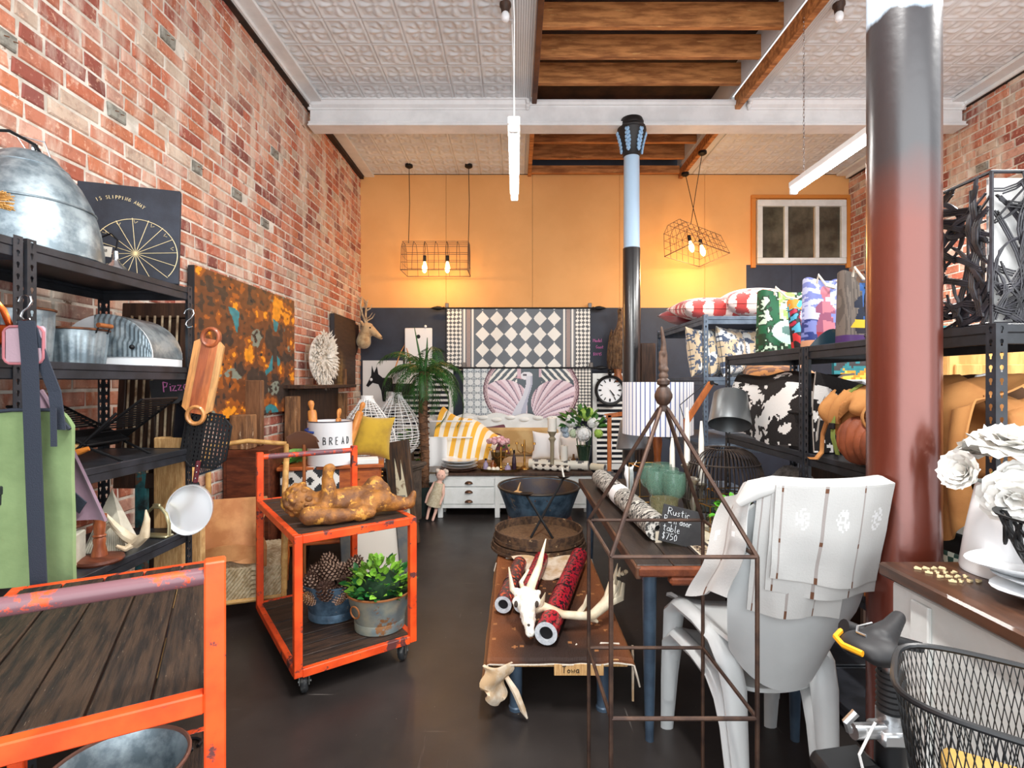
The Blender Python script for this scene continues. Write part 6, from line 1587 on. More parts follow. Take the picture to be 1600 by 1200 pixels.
m = MB(); m.lathe([(0, 0), (.03, 0), (.03, .12), (.012, .14), (.012, .18), (0, .18)], 14); one(m, 'brown_bottle', M('brown_bottle_glass', (110, 76, 46), .15, trans=.3), 'small brown bottle beside the hydrangea vase', 'bottle', (.66, 6.0, TOPZ), smooth=True)
t = thing('hydrangea_vase', 'green glass vase full of white hydrangeas and leaves', 'flowers', (.775, 6.0, TOPZ))
m = MB(); m.lathe([(0, 0), (.055, 0), (.06, .02), (.06, .12), (.085, .27), (.09, .275), (.08, .27), (.05, .1), (0, .02)], 24); m.build('vase', M('green_vase_glass', (60, 84, 66), .08, trans=.5), t, True)
HYD = M('hydrangea_white', (238, 240, 238), .8); HYG = M('hydrangea_lime', (170, 206, 96), .8); HYB = M('hydrangea_blue', (196, 212, 226), .8)
R15 = random.Random(11)
for (x, y, z, r, mt) in ((-.02, -.12, .42, .085, HYD), (-.14, -.02, .56, .075, HYD), (.1, -.03, .54, .06, HYD), (-.22, 0, .46, .045, HYB), (.16, -.06, .42, .05, HYG), (0, 0, .64, .06, HYG), (.07, .02, .66, .05, HYG), (-.12, -.05, .42, .05, M('hydrangea_cream', (206, 220, 190), .8)), (.05, .05, .6, .05, HYG), (-.2, .03, .40, .04, HYB)):
    m = MB(); flower_head(m, (x, y, z), r, R15, 70, .24); m.build('flower_head', mt, t)
bush(t, (0, 0, .5), (.24, .16, .18), 80, R15, [leaf_mesh('leaf', .1, .05, leaf_green), leaf_mesh('leaf', .08, .04, BG1)], lime=.1)
m = MB()
for k in range(9): q = k * .7; m.tube([(.03 * cos(q), .03 * sin(q), .02), (.1 * cos(q), .07 * sin(q), .45)], .004, 5)
m.build('stems', leaf_green, t)
# rolled diamond mats on the cabinet
def rolled(name, label, p0, p1, r, colfn, ends, loc=None, n=24, nl=30, cat='rolled mat', mat=None, grp=None, kc=.6):
    p0 = Vector(p0); p1 = Vector(p1); t = thing(name, label, cat, p0, group=grp); d = p1 - p0; L_ = d.length; R_ = d.to_track_quat('Z', 'Y').to_matrix().to_4x4()
    m = MB(R_); m.grid(lambda u, v: (r * cos(2 * pi * u), r * sin(2 * pi * u), L_ * v), n, nl, cu=True, colfn=lambda u, v: colfn(u, v)); m.build('rolled_sheet', mat or vgloss, t, True)
    for z in (0, L_):
        m = MB(R_); m.lathe([(r, 0), (r * kc, 0), (r * kc * .94, .03 if z == 0 else -.03)], n, (0, 0, z)); m.build('roll_end', ends, t, True)
        m = MB(R_); m.lathe([(r * kc * .95, .012 if z == 0 else -.012), (0, .012 if z == 0 else -.012)], n, (0, 0, z)); m.build('hollow_core', iron_black, t)
    return t
ENDG = M('roll_end_grey', (150, 152, 154), .7, col2=(120, 120, 122), scale=60)
def dia(u, v):
    a = (u * 3) % 1 - .5; b = (v * 5) % 1 - .5; return lin((60, 54, 50)) if abs(a) + abs(b) < .42 else lin((228, 222, 208))
rolled('rolled_diamond_mat', 'rolled black and cream diamond mat in front on the cabinet', (.60, 5.86, TOPZ + .036), (.20, 6.0, TOPZ + .036), .035, dia, ENDG)
rolled('rolled_diamond_mat', 'thicker rolled grey diamond mat behind on the cabinet', (.82, 5.93, TOPZ + .056), (.16, 6.13, TOPZ + .056), .055, lambda u, v: lin((104, 104, 104)) if abs((u * 2) % 1 - .5) + abs((v * 4) % 1 - .5) < .4 else lin((226, 222, 208)), ENDG)
rolled('rolled_cream_mat', 'plain cream rolled mat below the hydrangea vase', (1.0, 5.88, TOPZ + .04), (.86, 5.98, TOPZ + .04), .04, lambda u, v: lin((226, 216, 190)), ENDG)

# ------------------------------------------------------------------ tin tub, sieves, rods
t = thing('low_timber_crate', 'low reddish timber crate carrying the oval tin bath', 'crate', (.21, 4.75, 0))
for k in range(4):
    m = MB(); m.box((0, -.26 + k * .175, .30), (.56, .16, .02), .003); m.build('slat', wood_red, t)
for sx in (-1, 1):
    for sy in (-1, 1): m = MB(); m.box((sx * .25, sy * .26, .145), (.05, .05, .29), .004); m.build('leg', wood_red, t)
t = thing('oval_tin_bath', 'oval blue grey tin bath before the low white cabinet', 'bath', (.21, 4.75, .311))
m = MB(); m.lathe([(0, .01), (.26, .01), (.275, .02), (.30, .1), (.355, .25), (.362, .255), (.37, .25), (.31, .09), (.285, 0), (0, 0)], 48, sy=1.12); m.build('bath_body', galv_blue, t, True)
m = MB(); m.tube([(.366 * cos(q), .41 * sin(q), .253) for q in [2 * pi * i / 48 for i in range(48)]], .011, 7, True); m.build('rolled_rim', M('dark_rim_metal', (74, 66, 58), .45, .5), t, True)
m = MB(); m.lathe([(.268, .022), (.296, .11), (.35, .246)], 48, sy=1.12); m.lathe([(0, .016), (.27, .016)], 40, sy=1.12); m.build('rusty_lining', M('rusty_lining', (84, 66, 50), .6, .3, col2=(56, 52, 58), scale=5), t, True)
m = MB(); m.tube([(-.05, -.355, .17), (-.05, -.385, .2), (-.03, -.39, .22), (.03, -.39, .22), (.05, -.385, .2), (.05, -.355, .17), (.02, -.35, .15), (-.02, -.35, .15)], .007, 6, True); m.build('handle', rust, t, True)
m = MB(); m.lathe([(0, .0), (.13, .004), (.2, .02), (.21, .03), (.19, .03), (0, .012)], 32); one(m, 'blue_bowl', M('deep_blue_glaze', (40, 42, 84), .3, col2=(90, 60, 56), scale=4), 'wide dark blue bowl lying in the tin bath', 'bowl', (.22, 4.78, .335), smooth=True)
m = MB(); m.tube([(0, 0, .0), (.07, -.01, .03), (.14, -.04, .02), (.2, -.06, .0)], [.03, .045, .04, .02], 10); m.tube([(.07, 0, .05), (.1, .02, .14)], [.012, .003], 7)
one(m, 'bone_piece', M('tan_bone', (206, 164, 112), .6), 'tan bone with a white spike at the left of the tin bath', 'bone', (-.06, 4.6, .48), smooth=True)
def sieve(label, z, r, h):
    t = thing('round_sieve', label, 'sieve', (.17, 3.92, z), group='round timber sieves on the hide bench')
    BKM = M('bark_hoop', (98, 72, 50), .8, col2=(58, 42, 32), scale=26, bump=.4, chip=((168, 140, 104), 16, .66))
    m = MB(); m.lathe([(r - .012, 0), (r, 0), (r + .002, h), (r - .012, h), (r - .012, 0)], 48); m.build('hoop', BKM, t, True)
    m = MB(); m.lathe([(r + .002, h * .1), (r + .012, h * .1), (r + .012, h * .4), (r + .002, h * .4)], 48); m.build('outer_band', BKM, t, True)
    m = MB(); m.lathe([(0, h * .3), (r - .012, h * .3)], 40); m.build('mesh_floor', M('sieve_mesh', (112, 84, 58), .8, col2=(88, 64, 44), scale=60), t)
sieve('lower of two round timber sieves on the hide bench', .274, .345, .055); sieve('upper of two round timber sieves holding the crossed rods', .331, .325, .085)
t = thing('crossed_candle_rods', 'pair of crossed black rods with saucer tops standing in the sieve', 'candle holder', (.17, 3.95, .36))
for (p, q) in (((-.06, -.1, 0), (.2, .1, .4)), ((.1, -.12, 0), (-.09, .04, .28))):
    m = MB(); m.tube([p, q], .009, 8); r_ = m.build('rod', iron_black, t, True); m = MB(); m.lathe([(0, 0), (.03, .0), (.05, .012), (.052, .016), (.03, .008), (0, .006)], 18, q); m.build('saucer', iron_black, r_, True)
    if q[2] > .3: m = MB(); m.lathe([(.008, 0), (.006, .07), (0, .075)], 8, (q[0], q[1], q[2] + .008), Ry(-.2)); m.build('candle_stub', MATS['candle_wax'], r_, True)

# ------------------------------------------------------------------ hide bench with skull and rolls
t = thing('hide_covered_bench', 'low bench on blue grey legs draped with a spotted deer hide', 'bench', (.2, 3.1, 0))
BLG = M('blue_grey_leg', (70, 88, 106), .4, .2, col2=(56, 70, 86), scale=8)
BX, BY = .315, .74
m = MB(); m.box((0, 0, .235), (2 * BX - .02, 2 * BY, .035), .004); m.build('plywood_top', SAWN, t)
for sx in (-1, 1):
    for sy in (-1, 1):
        m = MB(); m.lathe([(.032, 0), (.033, .015), (.028, .02), (.03, .22)], 18, (sx * .2, sy * (BY - .05), 0)); m.build('leg', BLG, t, True)
DEER = bpy.data.materials.new('spotted_deer_hide'); DEER.use_nodes = True
def hide_mat(m):
    N = m.node_tree.nodes; L = m.node_tree.links; b = N['Principled BSDF']; at = N.new('ShaderNodeVertexColor'); at.layer_name = 'Col'; L.new(at.outputs[0], b.inputs['Base Color']); b.inputs['Roughness'].default_value = .75; b.inputs['Sheen Weight'].default_value = 0
    tc = N.new('ShaderNodeTexCoord'); mp = N.new('ShaderNodeMapping'); mp.inputs['Scale'].default_value = (60, 10, 10); L.new(tc.outputs['Object'], mp.inputs[0]); n = N.new('ShaderNodeTexNoise'); n.inputs['Scale'].default_value = 4; L.new(mp.outputs[0], n.inputs['Vector'])
    bp = N.new('ShaderNodeBump'); bp.inputs['Strength'].default_value = .5; bp.inputs['Distance'].default_value = .01; L.new(n.outputs['Fac'], bp.inputs['Height']); L.new(bp.outputs[0], b.inputs['Normal'])
hide_mat(DEER)
R16 = random.Random(21); spots_ = [(R16.uniform(.12, .88), R16.uniform(.05, .95)) for _ in range(70)]
def hcol(u, v):
    c = abs(u - .5) * 2; d = min(v, 1 - v)
    k = .5 + .5 * fnoise((u * 6, v * 9, 3)); base = lin((134, 74, 32)); dark = lin((40, 20, 10)); pale = lin((184, 136, 84))
    f = min(1, 1.5 * max(0, 1 - c * 1.15) ** .7 * (.3 + .7 * (1 - v)) * min(1, .45 + k)); q = tuple(a * (1 - f) + b * f for a, b in zip(base, dark))
    g = max(0, (c - .72) / .28); q = tuple(a * (1 - g) + b * g for a, b in zip(q, pale))
    for (a, b) in spots_:
        if ((u - a) * .86) ** 2 + ((v - b) * 1.5) ** 2 < .00012: return lin((156, 102, 58))
    return q
def hfn(u, v):
    edge = 1 + .10 * fnoise((v * 5, 2.0, 7)) ; x = (u - .5) * 2 * .43; y = -BY - .03 + (2 * BY + .02) * v; z = .262
    ax = abs(x); drop = .0
    if ax > BX + .005: over = (ax - BX - .005) * (1 + 4 * (edge - 1)); x = math.copysign(BX + .012 + over * .25, x); z -= over * .95
    if y < -BY - .008: z -= .012
    return (x, y + .02 * fnoise((u * 7, 0, 1)) * (1 if v < .1 or v > .9 else 0), z + .004 * fnoise((u * 9, v * 14, 2)))
m = MB(); m.slab(hfn, 90, 150, .007, colfn=hcol, back=lin((226, 214, 196))); m.build('deer_hide', DEER, t, True)
m = MB(); m.slab(lambda u, v: (-.34 + .12 * u * (1 - .3 * v) + .015 * sin(9 * v), -BY - .035 - .03 * sin(4 * u + 2 * v), .25 - .19 * v * (.7 + .3 * sin(2.6 * u))), 10, 12, .012); m.tube([(-.24, -BY - .05, .2), (-.2, -BY - .06, .14), (-.17, -BY - .05, .06), (-.15, -BY - .05, .02)], [.01, .016, .014, .004], 8); m.build('curled_hide_leg', M('hide_underside', (222, 208, 188), .85, col2=(190, 158, 120), scale=9), t, True)
m = MB(); m.slab(lambda u, v: (.335 + .02 * u, -.68 + .1 * u, .238 - .21 * v), 4, 10, .01); m.build('curled_hide_leg', MATS['hide_underside'], t, True)
t2_ = thing('paper_table_tag', 'pale card tag with handwriting on the front edge of the hide bench', 'sign', (.28, 3.1 - BY - .028, .222))
m = MB(); m.box((0, 0, 0), (.22, .006, .05), .001); m.build('card', SAWN, t2_); m = MB(); letters(m, 'Towa', .03, Tr(-.075, -.005, -.012), .0018); m.build('handwriting', iron_black, t2_)
def redmat(u, v):
    a = fnoise((cos(2 * pi * u) * 3, sin(2 * pi * u) * 3, v * 40)); b = fnoise((u * 40, v * 90, 3))
    if abs((u * 4) % 1 - .5) < .04: return lin((150, 60, 50))
    return lin((46, 26, 32)) if a + .6 * b > .12 else lin((176, 26, 44)) if b < .25 else lin((120, 30, 44))
RLS = M('roll_end_pale', (196, 200, 204), .6, col2=(172, 176, 182), scale=80)
zt = .268
for (a, b, r, lab, fn_) in ((G(853, 990, zt + .058), G(905, 868, zt + .058), .054, 'largest rolled red patterned mat on the hide bench, right of the skull', redmat), (G(815, 945, zt + .048), G(846, 872, zt + .048), .045, 'rolled red patterned mat in the middle, under the antler', redmat), (G(786, 945, zt + .052), G(812, 880, zt + .05), .045, 'darker rolled floral mat at the left of the skull', lambda u, v: lin((196, 84, 48)) if fnoise((u * 12, v * 24, 8)) > .28 else lin((54, 48, 46)) if fnoise((u * 20, v * 40, 2)) < .1 else lin((120, 40, 44)))):
    tt = rolled('rolled_red_mat', lab, a, b, r, fn_, RLS, n=40, nl=110, mat=vfab if False else vgloss)
    m = MB(); d = (b - a).normalized(); R_ = d.to_track_quat('Z', 'Y').to_matrix().to_4x4(); L_ = (b - a).length; m.T = R_; m.tube([((r + .001) * cos(q), (r + .001) * sin(q), L_ * .42) for q in [2 * pi * i / 28 for i in range(28)]], .003, 5, True); m.build('elastic_band', iron_black, tt)
m = MB(); m.slab(lambda u, v: ((u - .5) * .46 * (.4 + .6 * v), .3 * v, .004 + .04 * v * v + .01 * sin(9 * u)), 14, 8, .006); one(m, 'pale_hide_scrap', MATS['hide_underside'], 'pale hide scrap tucked behind the red rolls', 'hide', (.2, 3.28, .268), smooth=True)
SKB = M('skull_bone', (230, 226, 214), .6, col2=(190, 176, 150), scale=24, lo=.5, hi=.75, bump=.4)
sk = G(822, 955, zt + .09)
t = thing('antlered_skull', 'bleached deer skull with wide branching antlers on the hide bench', 'skull', sk)
m = blob([('b', (0, .02, .06), (.055, .06, .05)), ('t', [(0, -.02, .04), (.01, -.09, .0), (.015, -.15, -.035)], [.045, .034, .022]), ('b', (-.045, -.01, .05), .026), ('b', (.05, -.01, .05), .026), ('t', [(-.03, .01, .07), (-.05, .0, .1)], [.02, .018]), ('t', [(.03, .01, .07), (.055, .0, .09)], [.02, .018])], .007, 2)
for i, v in enumerate(m.v): m.v[i] = v + Vector((fnoise(v, 60), fnoise(v, 61), fnoise(v, 62))) * .005
m.build('skull', SKB, t, True)
m = MB(); m.ball((-.05, -.035, .05), (.01, .016, .016)); m.ball((.052, -.035, .05), (.01, .016, .016)); m.ball((.01, -.13, -.005), (.01, .02, .008)); m.build('sockets', M('socket_dark', (60, 50, 44), .9), t, True)
def wp(px, py, Y): return P(px, py, Y) - sk
m = MB(); y0 = sk.y
m.tube([wp(824, 950, y0), wp(830, 915, y0 + .05), wp(842, 885, y0 + .12), wp(853, 842, y0 + .2)], [.022, .024, .018, .003], 9); m.tube([wp(822, 945, y0), wp(800, 920, y0 + .0), wp(795, 886, y0 + .03)], [.018, .014, .003], 8); m.tube([wp(823, 940, y0), wp(814, 910, y0 + .1), wp(826, 890, y0 + .15)], [.014, .012, .006], 7)
m.build('upright_antler', BONE, t, True)
m = MB(); q = [wp(836, 953, y0), wp(850, 948, y0), wp(880, 960, y0 - .03), wp(905, 962, y0 - .02), wp(925, 962, y0), wp(945, 945, y0 + .04), wp(962, 915, y0 + .08)]
m.tube(q, [.02, .022, .019, .02, .024, .03, .02], 10); m.tube([wp(843, 950, y0), wp(848, 938, y0 - .02), wp(852, 926, y0 - .04)], [.016, .011, .002], 7); m.tube([wp(905, 958, y0), wp(914, 945, y0 - .02), wp(917, 929, y0 - .03)], [.015, .011, .002], 7); m.tube([wp(925, 965, y0), wp(934, 972, y0)], [.02, .006], 7)
for k in range(4): m.tube([wp(945, 945, y0 + .04), wp(950 + 7 * k, 925 + 3 * k, y0 + .06), wp(956 + 6 * k, 902 + 3 * k, y0 + .1)], [.022, .02, .012], 8, flat=(1, .6))
for k in range(4): m.tube([wp(960 + 6 * k, 905 - 4 * k, y0 + .1), wp(965 + 4 * k, 880 + 6 * k, y0 + .12)], [.012, .002], 6)
m.build('spreading_antler', BONE, t, True)
# ------------------------------------------------------------------ rustic table
TX0, TX1, TY0, TY1, TZ = .49, 1.24, 2.11, 4.05, .76
BARN = M('barn_door_top', (52, 42, 36), .45, col2=(36, 30, 28), scale=4, stretch=(8, 1, 1), bump=.2, chip=((120, 88, 60), 9, .72))
BEDGE = M('raw_red_edge', (140, 72, 36), .65, col2=(96, 46, 24), scale=9, bump=.4)
t = thing('barn_door_table', 'long rustic table with dark plank top and raw timber edge', 'table', ((TX0 + TX1) / 2, (TY0 + TY1) / 2, 0)); tw, tl = TX1 - TX0, TY1 - TY0
for k in range(5):
    w = tw / 5; m = MB(); m.box((-tw / 2 + (k + .5) * w, 0, TZ - .018), (w - .003, tl - .04, .032), .003); m.build('top_plank', BARN, t)
m = MB(); m.box((0, -tl / 2 + .012, TZ - .026), (tw, .03, .04), .008); m.box((.06, -tl / 2 + .02, TZ - .062), (tw - .14, .05, .035), .01); m.build('raw_front_edge', BEDGE, t)
m = MB(); m.box((-tw / 2 + .004, 0, TZ - .03), (.022, tl, .05), .004); m.build('side_edge', M('side_edge_wood', (96, 62, 42), .6, col2=(64, 42, 30), scale=5, stretch=(6, 1, 6)), t)
for sx in (-1, 1):
    for sy in (-1, 1):
        m = MB(); m.lathe([(.018, 0), (.018, .02), (.024, .25), (.028, .5), (.03, TZ - .05)], 16, (sx * (tw / 2 - .07), sy * (tl / 2 - .09), 0)); m.build('leg', BLG, t, True)
m = MB()
for sx in (-1, 1): m.box((sx * (tw / 2 - .07), 0, TZ - .08), (.04, tl - .2, .06), .004)
m.build('apron_rail', BLG, t)
tz = TZ - .001
# woven rolled rug on the left edge
def weave(u, v):
    s_ = (v * 60 + 2 * fnoise((u * 8, v * 30, 1))) % 1; return lin((54, 52, 50)) if s_ < .5 else lin((196, 192, 182))
WOVM = M('woven_rug', (128, 128, 128), .9, vcol=True, bump=.6, bscale=90)
ra, rb = Vector((.66, 2.44, tz + .062)), Vector((.60, 3.72, tz + .062))
tt = rolled('rolled_woven_rug', 'rolled black and white woven rug lying along the table edge', ra, rb, .06, weave, M('rug_spiral', (206, 202, 194), .9, col2=(60, 58, 56), scale=46, lo=.46, hi=.54), n=28, nl=240, mat=WOVM, cat='rolled rug', kc=.22)
m = MB(); m.box((.0, -.014, -.075), (.03, .002, .13), .0, Rx(.05)); m.build('cream_tag', M('cream_card', (226, 214, 192), .8), tt)
m = MB(); m.T = (rb - ra).to_track_quat('Z', 'Y').to_matrix().to_4x4(); m.lathe([(.0612, .62), (.0615, .74)], 28); m.build('white_paper_band', white_cloth, tt, True)
# tile runner on top
def runc(u, v):
    x, y = u, v; e = min(u, 1 - u, v * 1.5, (1 - v) * 1.5)
    if e < .03: return lin((60, 52, 50))
    if e < .05: return lin((222, 212, 190))
    if e < .2: return lin((66, 52, 46)) if fnoise((u * 46, v * 46, 3)) > .02 else lin((190, 168, 140))
    if e < .23: return lin((60, 52, 50))
    a = (u * 5) % 1 - .5; b = (v * 7) % 1 - .5
    return lin((64, 54, 48)) if abs(a) + abs(b) < .17 else lin((220, 208, 184))
m = MB(); m.slab(lambda u, v: ((u - .5) * .44, (v - .5) * .8, .003), 60, 80, .002, colfn=runc)
one(m, 'tile_print_runner', vgloss, 'cream and brown tile print runner lying on the barn door table', 'runner', (.99, 2.55, tz + .001))
t = thing('chalk_table_sign', 'leaning blackboard sign reading Rustic Barn door table $750', 'sign', (.715, 2.36, tz + .004), R=Rz(radians(2)) @ Ry(radians(14)) @ Rx(radians(-14)))
m = MB(); m.box((.02, 0, .09), (.2, .006, .165), .001); m.build('slate', black_board, t)
m = MB()
for i, (s_, dx) in enumerate((('Rustic', -.055), ('Barn door', -.068), ('table', -.068), ('$750', -.068))): letters(m, s_, .032, Tr(dx, -.005, (.13 - .037 * i)), .0012, wd=.78 if i == 1 else .95)
m.build('chalk_lettering', chalk, t)
# green glass goblets
GRG = M('green_goblet_glass', (104, 140, 122), .03, alpha=.3, coat=.5); 
def goblet(label, loc, s=1.0):
    t = thing('green_glass_goblet', label, 'goblet', loc, group='green glass goblets on the table')
    m = MB(); m.lathe([(.046 * s, .0), (.048 * s, .19 * s + .0), (.048 * s, .19 * s)] if False else [(.012 * s, .112 * s), (.035 * s, .122 * s), (.05 * s, .15 * s), (.054 * s, .19 * s), (.049 * s, .235 * s), (.047 * s, .235 * s), (.052 * s, .19 * s), (.048 * s, .152 * s), (.033 * s, .125 * s), (0, .118 * s)], 24); m.build('bowl', GRG, t, True)
    m = MB(); m.lathe([(0, 0), (.036 * s, 0), (.034 * s, .004 * s), (.008 * s, .012 * s), (.006 * s, .06 * s), (.012 * s, .113 * s)], 18); m.build('stem', glass, t, True)
gp = [((.82, 2.72), 'front right goblet of the green glass group beside the candlestick'), ((.755, 2.80), 'front left goblet of the green glass group'), ((.83, 2.86), 'middle goblet of the green glass group'), ((.77, 3.0), 'rear left goblet of the green glass group'), ((.85, 3.04), 'rear right goblet of the green glass group')]
for (p, lab) in gp: goblet(lab, (*p, tz + .001), 1.15)
m = MB(); m.lathe([(0, .004), (.055, .004), (.058, 0), (.07, .16), (.067, .16), (.055, .01)], 28)
one(m, 'amber_tumbler', M('olive_glass', (120, 116, 84), .05, alpha=.5, coat=.5), 'wide olive glass tumbler before the goblets', 'tumbler', (.74, 2.62, tz + .001), smooth=True)
# silver candlesticks and tapers
WAX = MATS['candle_wax']
for (x, y, hs, hc, lab) in ((.94, 2.88, .30, .30, 'tallest white taper on a silver candlestick behind the goblets'), (.90, 3.02, .22, .20, 'shortest white taper at the left of the candlesticks'), (1.0, 2.83, .2, .33, 'white taper in the right silver candlestick'), (.90, 2.66, .26, .0, 'empty silver candlestick in front of the tapers')):
    t = thing('silver_candlestick', lab, 'candlestick', (x, y, tz + .001))
    m = MB(); m.lathe([(0, 0), (.05, 0), (.05, .008), (.03, .02), (.014, .035), (.02, .06), (.012, .09), (.018, hs * .5), (.01, hs * .6), (.012, hs * .85), (.03, hs * .92), (.034, hs * .95), (.014, hs), (0, hs)], 18); m.build('stick', M('antique_silver', (164, 158, 146), .3, .9), t, True)
    if hc: m = MB(); m.lathe([(.017, hs - .01), (.014, hs + hc * .7), (.006, hs + hc), (0, hs + hc)], 14); m.build('taper', WAX, t, True)
# brass terrariums
def terr(label, loc, w, d, h, rz):
    t = thing('brass_glass_box', label, 'glass box', loc, rz); m = MB(); C_ = [(-w / 2, -d / 2), (w / 2, -d / 2), (w / 2, d / 2), (-w / 2, d / 2)]
    for z in (.003, h): m.tube([(x, y, z) for x, y in C_], .003, 5, True)
    for x, y in C_: m.tube([(x, y, 0), (x, y, h)], .003, 5)
    m.build('brass_frame', brass, t)
    for i in range(4):
        a, b = C_[i], C_[(i + 1) % 4]; m = MB(); m.add([(*a, .003), (*b, .003), (*b, h), (*a, h)], [(0, 1, 2, 3)]); m.build('pane', M('thin_glass', (240, 246, 244), .02, trans=1.0, ior=1.02), t)
terr('small brass edged glass box before the black rattan dome', (1.0, 2.66, tz + .001), .15, .15, .13, .3); terr('brass edged glass box at the right of the table', (1.14, 2.8, tz + .001), .18, .14, .16, .1); terr('tall brass edged glass lantern beside the grey desk lamp', (.82, 3.3, tz + .001), .16, .16, .22, .2)
m = MB(); m.lathe([(0, 0), (.05, 0), (.055, .1), (.05, .1), (0, .09)], 18); one(m, 'white_mug_pot', enamel, 'small white pot under the trailing green plant', 'pot', (1.03, 2.5, tz + .003), smooth=True)
t = thing('trailing_green_plant', 'small bright green trailing plant beside the draped chair', 'plant', (1.03, 2.48, tz + .1))
bush(t, (0, 0, .0), (.085, .06, .1), 60, random.Random(14), [leaf_mesh('leaf', .035, .03, M('bright_leaf', (96, 176, 50), .45, col2=(70, 140, 40), scale=20)), leaf_mesh('leaf', .03, .026, BG2)], up=.1)
m = MB()
for k in range(8): q = k * .8; m.tube([(0, 0, -.02), (.05 * cos(q), .04 * sin(q), .05), (.08 * cos(q), .06 * sin(q), .0)], .002, 4)
m.build('stems', leaf_green, t)
for i, (x, y, lab) in enumerate(((.985, 2.42, 'dark river stone in front of the trailing plant'), (1.06, 2.38, 'dark river stone by the white chair cloth'))):
    m = MB(); m.ball((0, 0, .018), (.04, .028, .018), 12, 8); one(m, 'river_stone', M('dark_stone', (64, 58, 52), .7), lab, 'stone', (x, y, tz + .004), smooth=True)
# small white animal skull ornament
m = blob([('b', (0, 0, .14), (.035, .04, .05)), ('t', [(0, -.02, .12), (.0, -.03, .04)], [.03, .022]), ('t', [(-.02, 0, .17), (-.03, .01, .24)], [.01, .004]), ('t', [(.02, 0, .17), (.05, .01, .23)], [.01, .004]), ('b', (0, 0, .02), (.04, .04, .02))], .007, 3)
one(m, 'white_ram_ornament', enamel, 'small white horned skull ornament beside the desk lamp', 'ornament', (.74, 3.42, tz + .001), smooth=True)

# ------------------------------------------------------------------ lamps on the table
SHD = M('grey_metal_shade', (128, 132, 134), .38, .7); ORW = M('orange_lamp_wood', (166, 92, 40), .45, col2=(136, 70, 28), scale=5, stretch=(8, 8, 2))
def shade(t, c, R, r0, r1, h):
    T_ = Tr(Vector(c)) @ R; m = MB(T_); m.lathe([(0, h), (r1, h), (r1 + .004, h - .004), (r0, 0), (r0 - .004, 0), (r1 - .004, h - .008), (0, h - .008)], 36); s_ = m.build('metal_shade', SHD, t, True)
    m = MB(T_); m.lathe([(.02, h - .01), (.022, h - .06), (0, h - .06)], 14); m.build('bulb_holder', iron_black, s_, True)
b = Vector((.70, 3.93, tz + .001))
t = thing('wooden_arm_desk_lamp', 'desk lamp with timber post and grey metal shade at the far table end', 'lamp', b)
m = MB(); m.lathe([(0, 0), (.065, 0), (.065, .05), (.06, .055), (.03, .058), (.03, .075), (0, .075)], 28); m.build('base', SHD, t, True)
m = MB(); m.box((0, 0, .28), (.03, .022, .43), .003); m.build('timber_post', ORW, t)
m = MB(); m.bar((-.035, 0, .485), (.15, 0, .508), .022, .032, .003); m.build('timber_arm', ORW, t)
m = MB(); m.cyl((-.035, -.02, .485), (-.035, .02, .485), .008, n=8); m.cyl((.165, -.014, .51), (.165, .014, .51), .012, n=10); m.cyl((.165, 0, .5), (.165, 0, .46), .006, n=8); m.tube([(-.03, .015, .48), (.0, .02, .45), (.02, .015, .3), (.016, .012, .1)], .003, 5); m.build('hinge_and_cord', silver, t, True)
shade(t, (.175, -.02, .24), Rx(radians(-10)), .128, .085, .215)
b = Vector((1.12, 3.05, tz + .001))
t = thing('wooden_arm_desk_lamp', 'desk lamp with slanted timber arm and tilted silver shade before the cowhide', 'lamp', b)
m = MB(); m.lathe([(0, 0), (.065, 0), (.065, .05), (.03, .058), (0, .06)], 28); m.build('base', SHD, t, True)
p1 = P(1072, 660, 3.05) - b; p2 = P(1111, 598, 3.05) - b
m = MB(); m.bar((p1.x + .02, 0, .05), (p1.x, 0, p1.z + .02), .03, .022, .003, up=(0, 1, 0)); m.build('timber_post', ORW, t)
m = MB(); m.bar(p1, p2, .022, .034, .003); m.build('timber_arm', ORW, t)
m = MB(); m.cyl(p2 + Vector((0, -.02, 0)), p2 + Vector((0, .02, 0)), .012, n=10); m.tube([p2, p2 + Vector((.04, 0, -.01))], .006, 6); m.tube([p1 + Vector((0, .02, 0)), p1 + Vector((-.03, .02, .1)), p2 + Vector((-.02, .02, 0))], .003, 5); m.build('hinge_and_cord', iron_black, t, True)
shade(t, P(1140, 664, 3.05) - b, Ry(radians(12)) @ Rx(radians(-24)), .12, .09, .2)
b = Vector((1.02, 3.78, tz + .001))
t = thing('striped_drum_lamp', 'table lamp with a wide blue and white striped drum shade', 'lamp', b)
def strp(u, v): s_ = (u * 46) % 1; return lin((96, 110, 160)) if s_ < .36 else lin((232, 230, 230))
m = MB(); m.grid(lambda u, v: (.248 * cos(2 * pi * u), .248 * sin(2 * pi * u), .37 + .37 * v), 184, 1, cu=True, colfn=strp); m.build('striped_shade', vfab, t, True)
m = MB(); m.lathe([(.03, .02), (.06, .03), (.05, .08), (.026, .12), (.024, .2), (.034, .3), (.03, .36), (.008, .37), (.006, .6)], 18); m.build('turned_base', ORW, t, True)
m = MB(); m.lathe([(0, 0), (.09, 0), (.085, .02), (0, .025)], 24); m.build('foot', ORW, t, True)
